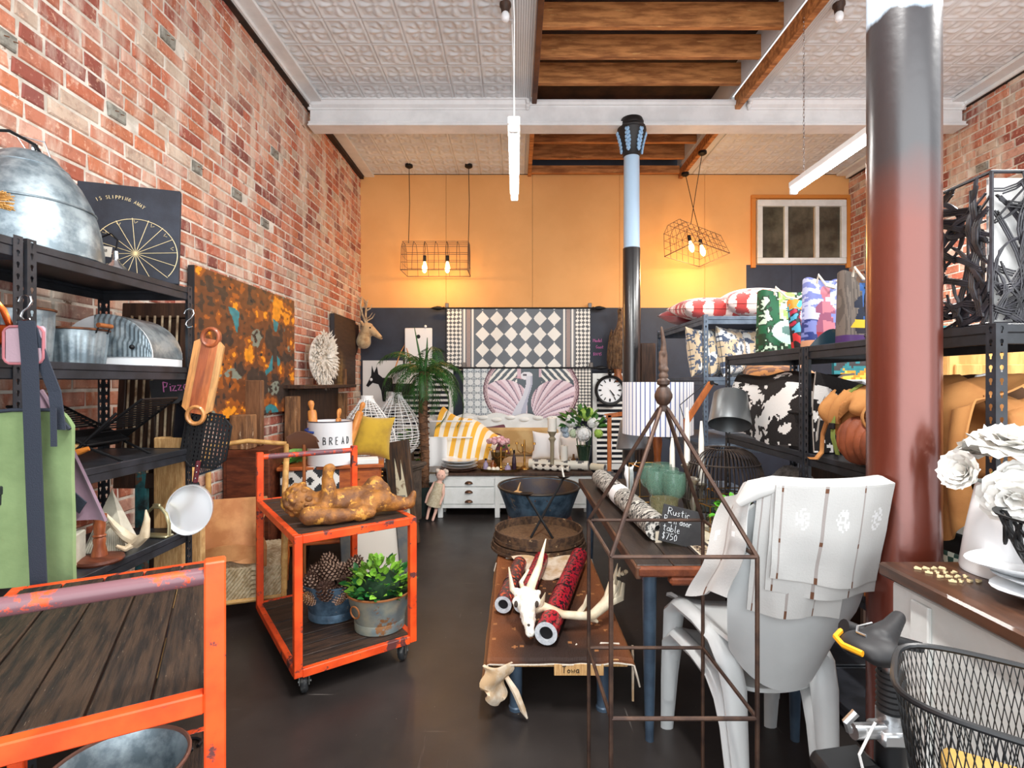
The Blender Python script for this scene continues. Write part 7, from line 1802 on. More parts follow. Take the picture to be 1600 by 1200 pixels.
# black rattan dome
RAT = M('black_rattan', (38, 32, 30), .5, col2=(66, 56, 50), scale=12)
t = thing('black_rattan_dome', 'black slatted rattan dome lampshade on the table', 'lampshade', (1.15, 2.72 + .22, tz + .001))
t.location = (1.13, 2.86, tz + .001); ROOT[t.name] = Tr(1.13, 2.86, tz + .001)
def dp(f): return (.215 * cos(f * pi / 2 * .9) ** .6, .12 + .26 * sin(f * pi / 2))
for k in range(56):
    q = 2 * pi * k / 56; m = MB() if k == 0 else m
    m.tube([(.18 * cos(q), .18 * sin(q), 0), (.215 * cos(q), .215 * sin(q), .1)] + [(dp(i / 8)[0] * cos(q), dp(i / 8)[0] * sin(q), dp(i / 8)[1]) for i in range(9)], .0065, 4, flat=(.5, 1))
m.build('slats', RAT, t)
m = MB()
for r, z in ((.181, .003), (.216, .11), (dp(.5)[0] + .004, dp(.5)[1]), (dp(.98)[0] + .01, dp(.98)[1])): m.tube([(r * cos(q), r * sin(q), z) for q in [2 * pi * i / 36 for i in range(36)]], .004, 5, True)
m.build('binding_rings', RAT, t)

# ------------------------------------------------------------------ rusty obelisk frame
IRN = M('brown_iron_rod', (88, 66, 54), .5, .5, col2=(64, 48, 42), scale=14, bump=.1)
oB, oC = Vector((.272, 1.50)), Vector((.69, 1.50)); oA, oD = Vector((.264, 1.90)), Vector((.677, 1.90)); Z1, Z0 = 1.0, .538
oc = Vector((.478, 1.70, 0))
t = thing('iron_obelisk_frame', 'tall brown iron garden obelisk frame with pyramid top before the table', 'obelisk', oc)
def L3(p, z): return Vector((p.x - oc.x, p.y - oc.y, z))
for p in (oA, oB, oC, oD):
    m = MB(); m.tube([L3(p, 0), L3(p, Z1)], .0068, 8); m.build('upright_rod', IRN, t, True)
    m = MB(); m.tube([L3(p, Z1), Vector((0, 0, 1.415)) + (L3(p, 0)) * .05], .0068, 8); m.build('pyramid_rod', IRN, t, True)
for z in (Z0, Z1, .06):
    for a_, b_ in ((oA, oB), (oB, oC), (oC, oD), (oD, oA)):
        m = MB(); m.tube([L3(a_, z), L3(b_, z)], .0062, 8); m.build('cross_rod', IRN, t, True)
t2_ = thing('carved_finial', 'carved timber figure on a ball at the tip of the iron obelisk', 'finial', (oc.x, oc.y, 1.405))
m = MB(); m.lathe([(0, 0), (.014, .0), (.016, .012), (.012, .02), (.02, .026), (.0285, .045), (.0285, .055), (.02, .075), (.012, .083), (.02, .088), (.021, .1), (.012, .108)], 20); m.build('turned_ball', wood_dark, t2_, True)
FIG = M('carved_figure', (98, 72, 56), .6, col2=(66, 48, 38), scale=16, bump=.3)
m = blob([('b', (0, 0, .115), (.016, .013, .014)), ('b', (-.004, 0, .14), (.013, .011, .014)), ('b', (.006, -.004, .135), (.01, .01, .01)), ('t', [(-.006, 0, .145), (-.008, 0, .185)], [.008, .006]), ('t', [(.006, 0, .145), (.007, 0, .185)], [.008, .006]), ('b', (0, 0, .19), (.012, .01, .012)), ('t', [(-.01, 0, .19), (-.012, 0, .16)], [.005, .004]), ('t', [(.0, 0, .2), (.001, 0, .22), (-.006, 0, .272)], [.01, .008, .004])], .003, 2); m.build('figure', FIG, t2_, True)

# ------------------------------------------------------------------ stacked white chairs
PLW = M('white_chair_plastic', (200, 203, 203), .35, col2=(192, 195, 195), scale=3)
def chair(label, loc, rz):
    t = thing('moulded_white_chair', label, 'chair', loc, rz, group='stacked white moulded chairs')      # local: front +y, right +x
    for sx in (-1, 1):
        m = MB(); A, B = Vector((sx * .225, .24, 0)), Vector((sx * .15, -.26, 0))
        def q(f, z, o=0): p = A.lerp(B, f); return (p.x + sx * o, p.y, z)
        pts = [q(-.02, 0), q(.03, .25), q(.08, .40), q(.2, .455), q(.5, .455), q(.75, .44), q(.88, .40), q(.95, .32), q(1.04, 0)]
        m.tube(pts, [.022, .03, .036, .033, .03, .033, .038, .036, .022], 10, flat=(1.25, .8)); m.build('leg_arch', PLW, t, True)
    def sfn(u, v):
        w = .15 + .085 * v; x = (2 * u - 1) * w; y = -.22 + .47 * v; return (x, y, .458 - .02 * (1 - (2 * u - 1) ** 2) + .02 * abs(2 * u - 1) ** 4 - 1.0 * max(0, v - .85) ** 2)
    m = MB(); m.slab(sfn, 16, 12, .014); m.build('seat', PLW, t, True)
    def bfn(u, v):
        a = 2 * u - 1; e = abs(a); w = .15 + .062 * min(1, v * 1.7) ** .8 - .01 * max(0, v - .8) * 5
        z = .49 + .54 * v - (.06 * e ** 4 if v > .7 else 0) * (v - .7) / .3 + .10 * e ** 2.5 * max(0, 1 - v * 2)
        return (a * w, -.30 - .17 * v + .06 * e ** 2, z)
    m = MB(); m.slab(lambda u, v: bfn(1 - u, v), 18, 18, .014); m.build('backrest', PLW, t, True)
    return t
cc = Vector((.888, 2.035, 0)); ca = radians(1)
chair('lower of two stacked white moulded chairs beside the iron obelisk', cc, ca)
up = cc + Vector((.0, -.025, .14))
chair('upper of two stacked white moulded chairs, draped with the white cloth', up, ca)
# draped cloth over the upper chair back
def clothcol(u, v):
    st = abs(((u * 3.1 + .35) % 1) - .5) < .028
    if st:
        if abs(v - .14) < .02 or abs(v - .62) < .02 or v > .93: return lin((104, 66, 44))
        return lin((160, 152, 148))
    cx = ((u * 3.1 + .85) % 1) - .5; d = (cx / .17) ** 2 + ((v - .4) / .1) ** 2
    if d < 1 and fnoise((u * 46, v * 40, 2)) > -.05: return lin((222, 222, 222))
    return lin((194, 193, 190))
CLO = M('tablecloth_linen', (200, 200, 200), .9, vcol=True, bump=.18, bscale=160, sheen=.15)
t = thing('white_table_cloth', 'folded white cloth with grey stripes draped over the stacked chair back', 'cloth', up, ca)
def drape(x0, x1, zl, off, seed=0):
    ztop = 1.04
    def fn(u, v):
        x = x0 + (x1 - x0) * u; e = x / .215
        if v < .1: f = v / .1; return (x, -.475 + .06 * e * e + .05 - (.075 + off) * f, ztop + off + .012 * sin(pi * f))
        f = (v - .1) / .9; z = ztop + off - f * zl
        return (x + .03 * f * (1 - u) * .6, -.503 + .05 * e * e - off + .17 * f * zl / .54 - .018 * f - .005 * sin(11 * u + seed) * f - .006 * fnoise((u * 5, f * 3, seed)), z + .008 * sin(6 * u + seed) * f - .02 * u * f)
    return fn
BK_ = lin((194, 193, 190))
for nm, a_ in (('upper_fold', (-.15, .215, .30, .024, 1)), ('middle_fold', (-.155, .222, .335, .015, 2)), ('lower_fold', (-.19, .1, .40, .007, 3))):
    m = MB(); dr_ = drape(*a_); m.slab(lambda u, v: dr_(1 - u, v), 70, 50, -.005 * 0 + .005, colfn=lambda u, v: clothcol(1 - u, v), back=BK_); m.build(nm, CLO, t, True)
m = MB(); m.slab(lambda u, v: (-.2 - .05 * v - .05 * u * v - .015 * sin(7 * u), -.49 + .2 * u + .07 * v + .02 * sin(8 * v), 1.06 - .36 * v - .06 * u + .015 * sin(5 * u)), 24, 24, .006, colfn=clothcol, back=BK_); m.build('side_fold', CLO, t, True)
m = MB(); m.tube([(-.235, -.45, 1.0), (-.2, -.47, 1.045), (-.14, -.47, 1.06), (0, -.475, 1.06), (.19, -.45, 1.05)], [.012, .03, .026, .016, .01], 10); m.build('rolled_top', M('folded_linen', (196, 195, 192), .92), t, True)
# ------------------------------------------------------------------ right hand shelving
RX0, RX1 = 1.40, 1.86
shelving('black_steel_shelving', 'black steel shelving behind the copper column holding tan packs', RX0, 1.53, RX1, 2.54, (.12, .64, 1.157, 1.67), 1.70, black_steel)
shelving('black_steel_shelving', 'black steel shelving beyond, holding printed bags over the cowhide', RX0, 2.56, RX1, 3.50, (.12, .64, 1.157, 1.67), 1.68, black_steel)
shelving('grey_steel_shelving', 'grey steel shelving at the rear holding patterned pillows', 1.43, 3.99, 2.15, 5.3, (.5, 1.02, 1.535, 2.0), 2.03, grey_steel)
# woven black vine box
VINE = M('black_vine', (30, 28, 30), .35, col2=(52, 50, 56), scale=20)
vb = Vector((1.45, 1.60, 1.672)); VW, VD, VH = .42, .57, .47
t = thing('woven_vine_box', 'tall box screen woven from glossy black vines on the top shelf', 'woven screen', vb)
m = MB(); R20 = random.Random(31)
def face_pts(face, a, b):
    if face == 0: return Vector((a * VW, -.004, b * VH))
    if face == 1: return Vector((-.004, a * VD, b * VH))
    return Vector((VW + .004, a * VD, b * VH))
for face, nst in ((0, 60), (1, 84), (2, 20)):
    for k in range(nst):
        a0, b0 = R20.random(), R20.random(); th = R20.uniform(0, pi); L_ = R20.uniform(.35, .8); cu = R20.uniform(-1.6, 1.6)
        n = 9
        for strand in range(3):
            pts = []
            for i in range(n):
                f = i / (n - 1) - .5; an = th + cu * f; s_ = VW if face == 0 else VD
                a = a0 + L_ * f * cos(an) * .5 / s_ + strand * .008 * sin(th) / s_; b_ = b0 + L_ * f * sin(an) * .5 / VH + strand * .008 * cos(th) / VH
                if 0 <= a <= 1 and 0 <= b_ <= 1:
                    p = face_pts(face, a, b_); off = .007 * sin(k * 1.7 + i * .9); p += Vector((0, off, 0)) if face == 0 else Vector((off, 0, 0)); pts.append(p)
            if len(pts) >= 3: m.tube(pts, .0028 if face != 1 else .0042, 5)
tag(m.build('woven_vines', VINE, t, True), kind='stuff')
m = MB()
for x in (0, VW):
    for y in (0, VD): m.tube([(x, y, 0), (x, y, VH)], .006, 6)
for z in (.006, VH):
    m.tube([(0, 0, z), (VW, 0, z), (VW, VD, z), (0, VD, z)], .006, 6, True)
m.build('wire_frame', VINE, t)
m = MB(); m.box((VW / 2, .03, VH / 2), (VW - .03, .008, VH - .02)); m.build('white_liner', white_cloth, t)
# printed bags
def bag(label, loc, rz, w, h, d, colfn, rope=True, lean=0):
    t = thing('printed_bag', label, 'bag', loc, R=Rz(rz) @ Rx(radians(lean)), group=None)
    def ring(u, v):
        q = 2 * pi * u; cx = abs(cos(q)) ** .55 * math.copysign(1, cos(q)); cy = abs(sin(q)) ** .7 * math.copysign(1, sin(q)); k = 1 - .02 * v
        return Vector((cx * w / 2 * k, cy * d / 2 * (1 - .35 * v), h * v + .012 * sin(2 * q + 1) * v))
    def cf(u, v):
        q = 2 * pi * u
        x = .5 + .5 * abs(cos(q)) ** .55 * math.copysign(1, cos(q)); return colfn(x if sin(q) < 0 else 1 - x, v, sin(q) < 0)
    m = MB(); m.grid(ring, 110, 60, cu=True, colfn=cf); m.grid(lambda u, v: ring(u, 0) * (1 - v), 40, 1, cu=True, colfn=lambda u, v: (.1, .1, .1)); m.build('printed_cloth', vprint, t, True)
    if rope:
        m = MB(); m.tube([(-w * .28, -d * .3, h * .93), (-w * .3, -d * .42, h * 1.05), (-w * .1, -d * .5, h * .88), (w * .1, -d * .5, h * .85), (w * .32, -d * .4, h * .95), (w * .28, -d * .3, h * .97)], .006, 7); m.build('rope_handle', M('cream_rope', (222, 212, 196), .85), t, True)
    return t
def n3(x, y, s): return fnoise((x, y, s))
def pr_green(x, v, front):
    k = n3(x * 7, v * 7, 1) + .5 * n3(x * 18, v * 18, 2)
    if v < .55 and ((x - .5) / .36) ** 2 + ((v - .34) / .2) ** 2 < 1:
        return lin((196, 222, 214)) if ((x - .47) / .24) ** 2 + ((v - .36) / .1) ** 2 > .5 + .3 * k else lin((96, 130, 124))
    if v > .55 and .28 < x < .62 and k > -.25: return lin((150, 186, 96)) if k > .1 else lin((196, 206, 150))
    return lin((26, 92, 58)) if k > 0 else lin((30, 54, 34)) if k > -.3 else lin((200, 220, 196))
def body(x, v, cx, cols, bgf, arms=True):
    """simple painted half figure"""
    hd = ((x - cx) / .12) ** 2 + ((v - .82) / .1) ** 2
    if hd < 1: return cols[0]
    if .66 < v < .74 and abs(x - cx) < .05: return cols[0]
    sh = .27 - max(0, v - .58) * 1.6
    wa = .2 + .07 * cos((v - .25) * 9)
    if .14 < v <= .68 and abs(x - cx) < (sh if v > .5 else wa):
        if v < .22: return cols[2]
        if abs(v - (.48 + .12 * (x - cx))) < .035 or abs(v - (.42 - .1 * (x - cx))) < .03: return cols[1]
        return cols[0] if (x - cx) > -.08 else cols[1]
    return bgf(x, v)
def pr_rose(x, v, front):
    bgf = lambda x, v: lin((120, 130, 190)) if n3(x * 4, v * 14, 4) > .05 else lin((190, 196, 226)) if v > .4 else lin((40, 56, 120))
    if v < .1: return lin((206, 150, 116))
    return body(x, v, .42, (lin((190, 116, 130)), lin((140, 78, 104)), lin((150, 40, 50))), bgf)
def pr_blue(x, v, front):
    bgf = lambda x, v: lin((110, 100, 92)) if n3(x * 30, v * 4, 4) > 0 else lin((86, 78, 72))
    if v < .12: return lin((70, 40, 96))
    if .22 < v < .34 and abs(x - .5 - (v - .3)) < .3: return lin((214, 176, 44))
    if v > .86 and abs(x - .48) < .2 and n3(x * 20, v * 20, 3) > -.2: return lin((96, 70, 50))
    return body(x, v, .48, (lin((44, 88, 150)), lin((20, 28, 48)), lin((30, 26, 40))), bgf)
def pr_skull(x, v, front):
    k = n3(x * 9, v * 9, 5)
    if ((x - .5) / .36) ** 2 + ((v - .62) / .3) ** 2 < 1:
        if ((abs(x - .5) - .15) / .09) ** 2 + ((v - .66) / .07) ** 2 < 1: return lin((40, 60, 140))
        if .42 < v < .52 and abs(x - .5) < .22: return lin((236, 232, 224)) if int(x * 26) % 2 else lin((50, 40, 60))
        return lin((206, 226, 232))
    if v > .8: return lin((226, 140, 40)) if k > 0 else lin((60, 170, 190))
    if v < .32: return lin((190, 36, 40)) if int((x * 9 + v * 6)) % 2 else lin((24, 20, 24))
    return lin((70, 160, 190)) if k > .1 else lin((170, 30, 60)) if k < -.2 else lin((30, 30, 40))
bz = 1.672
bag('cloth bag printed with a green jungle scene at the end of the top shelf', (1.585, 3.12, bz), .03, .29, .36, .2, pr_green)
bag('cloth bag printed with a colourful sugar skull leaning between the others', (1.60, 2.82, bz), radians(6), .22, .27, .12, pr_skull, False, -12)
bag('cloth bag printed with a rose toned posing woman on lilac', (1.525, 2.62, bz), radians(2), .175, .335, .14, pr_rose)
bag('cloth bag printed with a blue painted figure and gold bands', (1.55, 2.38, bz), radians(-2), .165, .32, .14, pr_blue)
m = MB(); m.slab(lambda u, v: ((u - .5) * .2, -.02 * sin(pi * u), .08 * sin(pi * u) * v), 14, 6, .01); one(m, 'dark_glossy_pouch', M('dark_teal_gloss', (30, 50, 60), .2), 'small dark glossy pouch before the printed bags', 'pouch', (1.5, 2.5, 1.672), smooth=True)
# pillows on the grey shelving
RDW = lambda u, v: lin((190, 60, 56)) if n3(u * 7, v * 7, 9) + .5 * n3(u * 16, v * 16, 3) > -.03 else lin((232, 206, 196))
m = make_cushion(.62, .40, .2, colfn=RDW); one(m, 'damask_cushion', vfab, 'red and white damask cushion lying on the grey top shelf', 'cushion', (1.68, 4.3, 2.1), R=Rz(.1) @ Rx(radians(-84)), smooth=True)
m = make_cushion(.6, .42, .24, colfn=lambda u, v: lin((238, 232, 226)) if v > .38 else RDW(u, v)); one(m, 'damask_cushion', vfab, 'white cushion with red damask border beside the jungle bag', 'cushion', (2.0, 4.2, 2.13), R=Rz(-.1) @ Rx(radians(-80)), smooth=True)
m = make_cushion(.44, .36, .16); one(m, 'red_cushion', M('crimson_velvet', (150, 24, 34), .8, sheen=.4), 'crimson cushion poking out at the grey shelf corner', 'cushion', (1.62, 4.62, 2.07), R=Rz(.25) @ Rx(radians(-82)), smooth=True)
TOI = lambda s_: (lambda u, v: lin((70, 82, 104)) if n3(u * 9 + s_, v * 9, 2) + .6 * n3(u * 24, v * 24 + s_, 7) > .12 else lin((196, 176, 146)) if n3(u * 4, v * 4 + s_, 5) > -.05 else lin((216, 216, 212)))
for i, (x, w, rz, lab) in enumerate(((1.50, .22, .5, 'leftmost toile print pillow on the grey middle shelf'), (1.62, .26, .9, 'second toile print pillow from the left on the grey shelf'), (1.74, .3, .7, 'toile print pillow behind the grey upright'), (2.0, .46, .05, 'broad blue white toile pillow at the right of the grey shelf'))):
    m = make_cushion(w + .1, .40, .16, colfn=TOI(i * 3.1)); one(m, 'toile_pillow', vfab, lab, 'pillow', (x, 4.14 + .06 * (i % 2), 1.54), R=Rz(rz) @ Rx(radians(-9)), smooth=True, group='toile pillows on the grey shelf')
m = make_cushion(.6, .26, .16, colfn=lambda u, v: lin((150, 98, 50)) if n3(u * 10, v * 10, 2) > 0 else lin((96, 60, 40))); one(m, 'paisley_cushion', vfab, 'brown paisley cushion low on the grey shelving', 'cushion', (2.05, 4.0 + .02, 1.53 - .0), R=Rx(radians(-70)), smooth=True)
# framed mirror left of the grey shelving
t = thing('dark_framed_mirror', 'dark timber framed mirror standing left of the grey shelving', 'mirror', P(1012, 597, 5.55) - Vector((0, 0, .95)))
m = MB(); m.box((0, 0, .68), (.16, .05, 1.36), .01); m.build('frame', wood_dark, t)
# cowhide bolster over shelf
COWC = lambda u, v: lin((24, 20, 20)) if (n3(u * 5, v * 5, 12) + .5 * n3(u * 13, v * 13, 4) + .35 * n3(u * 30, v * 30, 1) + (.55 if v > .55 else -.02)) > 0 else lin((228, 226, 222))
t = thing('cowhide_roll', 'black and white cowhide draped over the second shelf', 'cowhide', (1.43, 3.0, 1.165))
def cow(u, v):
    y = -.5 + 1.0 * (1 - u); q = v
    return (-.015 + .20 * (1 - cos(q * 1.5)) * (.6 + .4 * u) + .02 * sin(7 * u), y, .385 * sin(min(1, q * 1.15) * pi / 2) - .0 + .012 * sin(9 * u + 3 * v))
m = MB(); m.slab(cow, 150, 90, .01, colfn=COWC, back=lin((180, 170, 160))); m.build('cowhide', M('cow_fur', (128, 128, 128), .8, vcol=True, bump=.3, bscale=120), t, True)
m = MB(); m.slab(lambda u, v: (-.01 + .36 * u, -.505 + .012 * sin(6 * v), .385 * sin(min(1, v * 1.15) * pi / 2) * (1 - .25 * u)), 60, 90, .01, colfn=lambda u, v: COWC(u * .5 + .2, v), back=lin((180, 170, 160))); m.build('cowhide_end_fold', MATS['cow_fur'], t, True)
# plastic crate
t = thing('black_plastic_crate', 'black plastic crate beside the cowhide on the second shelf', 'crate', (1.53, 2.62, 1.158))
for (c_, d_) in (((0, -.1, .09), (.22, .008, .18)), ((0, .1, .09), (.22, .008, .18)), ((-.11, 0, .09), (.008, .2, .18)), ((.11, 0, .09), (.008, .2, .18)), ((0, 0, .005), (.22, .2, .01))): m = MB() if c_[1] == -.1 else m; m.box(c_, d_)
for k in range(7):
    for j in range(5): m.box((-.114, -.075 + k * .025, .045 + j * .025), (.004, .016, .014))
m.build('crate_body', iron_black, t)
m = MB(); m.box((0, 0, .187), (.24, .22, .016), .005); m.build('crate_rim', iron_black, t)
m = MB(); m.box((0, 0, .21), (.14, .06, .02), .008); one(m, 'tan_wallet', M('tan_wallet_leather', (166, 102, 56), .5), 'tan leather wallet resting on the black crate', 'wallet', (1.5, 2.6, 1.158))

# tan backpacks
TAN = M('tan_canvas', (186, 130, 74), .85, col2=(164, 108, 58), scale=5, bump=.25, bscale=18); RUS = M('russet_canvas', (136, 70, 40), .6, col2=(104, 50, 28), scale=5, bump=.3, bscale=14); LIME = M('olive_webbing', (120, 134, 62), .8)
bp = Vector((1.44, 2.18, 1.162))
t = thing('tan_backpack', 'tan canvas backpack with russet pocket and olive strap left of the copper column', 'backpack', bp)
m = blob([('b', (.12, -.02, .14), (.17, .24, .15)), ('b', (.1, .08, .17), (.16, .18, .15)), ('b', (.16, -.12, .14), (.16, .2, .14)), ('b', (.02, -.05, .13), (.07, .17, .12))], .014, 5)
for i, v in enumerate(m.v): m.v[i] = v + Vector((fnoise(v, 22) * .014, fnoise(v, 25) * .012, abs(fnoise(v, 17)) * .026 * (v.z > .05)))
m.build('pack_body', TAN, t, True)
m = blob([('b', (-.035, -.05, .1), (.065, .11, .1)), ('b', (-.03, -.14, .09), (.07, .1, .085))], .01, 3)
for i, v in enumerate(m.v): m.v[i] = v + Vector((-.014 * abs(sin(v.y * 70)), 0, 0))
m.build('gathered_pocket', RUS, t, True)
def ribbon(pts, w, wid, th=.004):
    P_ = [Vector(p) for p in pts]; wd = Vector(wid).normalized(); m = MB()
    def fn(u, v):
        f = v * (len(P_) - 1); i = min(int(f), len(P_) - 2); return P_[i].lerp(P_[i + 1], f - i) + wd * (u - .5) * w
    m.slab(fn, 1, (len(P_) - 1) * 4, -th); return m
ribbon([(.06, .1, .325), (-.03, .09, .27), (-.078, .07, .2), (-.085, .06, .1), (-.07, .05, .03)], .026, (0, 1, 0)).build('olive_strap', LIME, t, True)
m = MB(); m.box((-.088, .065, .15), (.012, .034, .026), .003); m.build('buckle', iron_black, t)
ribbon([(-.02, .19, .2), (-.04, .21, .1), (-.05, .2, .02), (-.075, .2, -.01), (-.08, .25, -.015)], .024, (0, 1, .3), .006).build('shoulder_strap', TAN, t, True)
ribbon([(-.05, -.02, .235), (-.045, -.08, .22), (-.03, -.14, .21)], .012, (0, 0, 1)).build('blue_zip', M('blue_zip', (96, 96, 140), .7), t)
m = MB(); m.slab(lambda u, v: (-.035 - .04 * sin(pi * v * .7) + .012 * sin(26 * u + 5 * v), .16 - .3 * u, .29 - .10 * v * (1 + .4 * sin(7 * u)) + .012 * sin(19 * u + 3 * v)), 40, 16, .008); m.build('top_flap', TAN, t, True)
bj = Vector((1.42, 1.78, 1.162))
t = thing('tan_canvas_coat', 'tan canvas coat draped over the shelf edge right of the copper column', 'coat', bj)
m = blob([('b', (.15, -.05, .12), (.16, .2, .14)), ('b', (.18, .05, .2), (.14, .16, .12)), ('b', (.2, -.18, .16), (.18, .1, .14)), ('b', (.1, .08, .14), (.12, .1, .14))], .014, 4)
for i, v in enumerate(m.v): m.v[i] = v + Vector((fnoise(v, 12), fnoise(v, 13), fnoise(v, 11))) * .02
m.build('bundled_cloth', TAN, t, True)
def coat(u, v):
    y = .17 - .36 * u
    if v < .35: f = v / .35; return (.17 - .2 * f + .012 * sin(16 * u), y, .34 - .07 * f * f + .02 * sin(9 * u + 4 * f))
    f = (v - .35) / .65; return (-.035 - .025 * sin(pi * f) + .022 * sin(11 * u + 2 * f) * f + .008 * sin(27 * u), y + .03 * f * sin(6 * u), .27 + .015 * sin(9 * u + 4) - .47 * f * (.72 + .28 * sin(2.6 * u + .6)))
m = MB(); m.slab(coat, 50, 36, .006); m.build('hanging_panel', TAN, t, True)
t = thing('brown_work_bag', 'brown canvas bag with white piping behind the tan coat', 'bag', (1.66, 1.9, 1.16))
m = blob([('b', (0, 0, .25), (.12, .2, .12)), ('b', (0, .0, .12), (.11, .2, .13))], .016, 4); m.build('bag_body', M('brown_canvas', (112, 76, 48), .8, col2=(92, 62, 38), scale=6), t, True)
m = MB(); m.tube([(-.11, -.1, .1), (-.12, -.1, .25), (-.08, -.1, .36), (.02, -.1, .38)], .005, 6); m.build('white_piping', white_cloth, t, True)
m = make_cushion(.36, .3, .14); one(m, 'tan_canvas_bag', TAN, 'plump tan canvas bag at the near end of the second shelf', 'bag', (1.62, 1.60, 1.16), R=Rz(-.1), smooth=True)
# lower shelf soft goods
FUR = M('grey_fur', (96, 90, 84), .95, col2=(140, 134, 126), scale=30, bump=.8, bscale=70, sheen=.4)
t = thing('grey_fur_throw', 'bundled grey fur throw on the lower shelf', 'throw', (1.56, 2.75, .645))
m = blob([('b', (0, 0, .16), (.15, .28, .16)), ('b', (.02, -.15, .2), (.14, .2, .16)), ('b', (0, .2, .2), (.12, .2, .18))], .016, 2)
for i, v in enumerate(m.v): m.v[i] = v + Vector((fnoise(v, 40), fnoise(v, 41), fnoise(v, 42))) * .014
m.build('fur', FUR, t, True)
STR = lambda u, v: [lin((226, 120, 50)), lin((232, 226, 216)), lin((54, 56, 70)), lin((232, 226, 216))][int((u * 14)) % 4]
m = make_cushion(.36, .36, .14, colfn=STR); one(m, 'striped_cushion', vfab, 'orange and white striped cushion on the lower shelf by the copper column', 'cushion', (1.52, 1.98, .66), R=Rz(radians(-60)) @ Rx(radians(-12)), smooth=True)
m = make_cushion(.42, .34, .2); one(m, 'black_cushion', M('black_velvet', (22, 20, 22), .9), 'black plush cushion below the hanging coat', 'cushion', (1.52, 1.72, .655), R=Rz(radians(-66)) @ Rx(radians(-20)), smooth=True)
m = make_cushion(.3, .3, .12, colfn=lambda u, v: lin((34, 74, 62)) if (int(u * 16) + int(v * 16)) % 2 else lin((206, 214, 200))); one(m, 'green_check_cushion', vfab, 'green and white checked cushion at the near end of the lower shelf', 'cushion', (1.47, 1.60, .65), R=Rz(radians(-50)) @ Rx(radians(-14)), smooth=True)
m = MB(); m.box((0, 0, .05), (.3, .24, .1), .03); one(m, 'folded_jeans', M('denim', (52, 84, 134), .9, col2=(38, 62, 104), scale=14, bump=.2), 'folded blue denim jeans behind the black cushion', 'jeans', (1.72, 1.85, .89 - .245), smooth=True)
m = MB(); m.box((0, 0, .11), (.26, .22, .22), .03); one(m, 'denim_stack', MATS['denim'], 'stack of denim behind the striped cushion on the lower shelf', 'jeans', (1.7, 2.15, .645), smooth=True)
t = thing('brown_timber_tray', 'brown timber tray rail along the lower shelf edge', 'tray', (1.40, 1.85, .642))
m = MB(); m.box((0, 0, .02), (.02, .5, .035), .004); m.build('tray_rail', wood_mid, t)
# things standing along the far aisle, seen through the shelves
t = thing('pine_wardrobe', 'knotty pine cupboard in the far aisle seen through the shelves', 'cupboard', (2.98, 3.2, 0))
PINE = M('knotty_pine', (222, 170, 100), .55, col2=(196, 136, 70), scale=3, stretch=(6, 6, 1), chip=((130, 74, 38), 7, .72))
m = MB(); m.box((0, 0, .85), (1.1, .5, 1.7), .008); m.build('carcass', PINE, t)
for k in (-1, 1):
    m = MB(); m.box((k * .27, -.258, .85), (.5, .016, 1.5), .005); d_ = m.build('door', PINE, t); m = MB(); m.ball((k * .06, -.28, .9), .018, 10, 7); m.build('knob', wood_dark, d_, True)
t = thing('white_storage_tub', 'white plastic tub behind the tan backpack in the far aisle', 'tub', (2.17, 3.15, 1.2))
m = MB(); m.box((0, 0, .15), (.42, .4, .28), .02); m.build('tub_body', enamel, t, True); m = MB(); m.box((0, 0, .3), (.46, .44, .03), .01); m.build('lid', enamel, t, True)
m = MB(); m.box((0, 0, .6), (.5, .6, 1.2), .01); one(m, 'grey_table_block', wood_dark, 'dark timber chest under the white tub in the far aisle', 'chest', (2.16, 3.2, 0))
t = thing('teal_abstract_canvas', 'teal and rust canvas leaning in the far aisle', 'painting', (3.35, 4.6, 1.0), rz=.1)
m = MB(); m.slab(lambda u, v: ((u - .5) * 1.2, 0, 1.0 * v), 60, 50, .03, colfn=painting_col([(40, 120, 130), (196, 140, 50), (226, 190, 80), (60, 60, 64), (180, 60, 40), (90, 150, 160)], 8.0)); m.build('painted_face', vprint, t)
m = MB(); m.box((0, .05, -.5), (1.2, .5, 1.0), .01); m.build('stand', wood_dark, t)

# ------------------------------------------------------------------ white counter nearest the camera
t = thing('white_counter', 'white panelled counter with dark timber top at the right edge', 'counter', (1.03, .3, 0))
CT = 1.0; cl = 1.15
m = MB(); m.box((.33, cl / 2, .475), (.64, cl, .95), .004); m.build('carcass', white_paint, t)
m = MB(); m.box((.32, cl / 2, CT - .018), (.68, cl + .03, .036), .006); m.build('timber_top', M('counter_top_wood', (84, 54, 38), .4, col2=(58, 38, 28), scale=4, stretch=(8, 1, 6), coat=.2), t)
for k in range(4):
    m = MB(); m.box((.004, .06 + cl - .12 - k * .33 - .05, .47), (.012, .09 if k else .06, .93), .003); m.build('panel_board', white_paint, t)
cz = CT + .001
for i, (y, x, r, lab) in enumerate(((1.08, 1.40, .31, 'lowest long white platter on the counter'), (1.11, 1.42, .3, 'middle long white platter on the counter'), (1.15, 1.38, .29, 'topmost white platter under the black bowl'))):
    m = MB(); m.lathe([(0, .01), (r * .7, .012), (r, .03), (r + .006, .032), (r * .8, .006), (0, 0)], 40, sy=.42); one(m, 'oval_platter', enamel, lab, 'platter', (x, y + .1, cz + .02 * i), smooth=True, group='white platters on the counter')
t = thing('openwork_black_bowl', 'black openwork bowl with fluted rim on the white platters', 'bowl', (1.23, 1.17, cz + .048), R=Matrix.Scale(.86, 4))
m = MB(); rb = lambda f: (.05 + .08 * f ** .7, .16 * f)
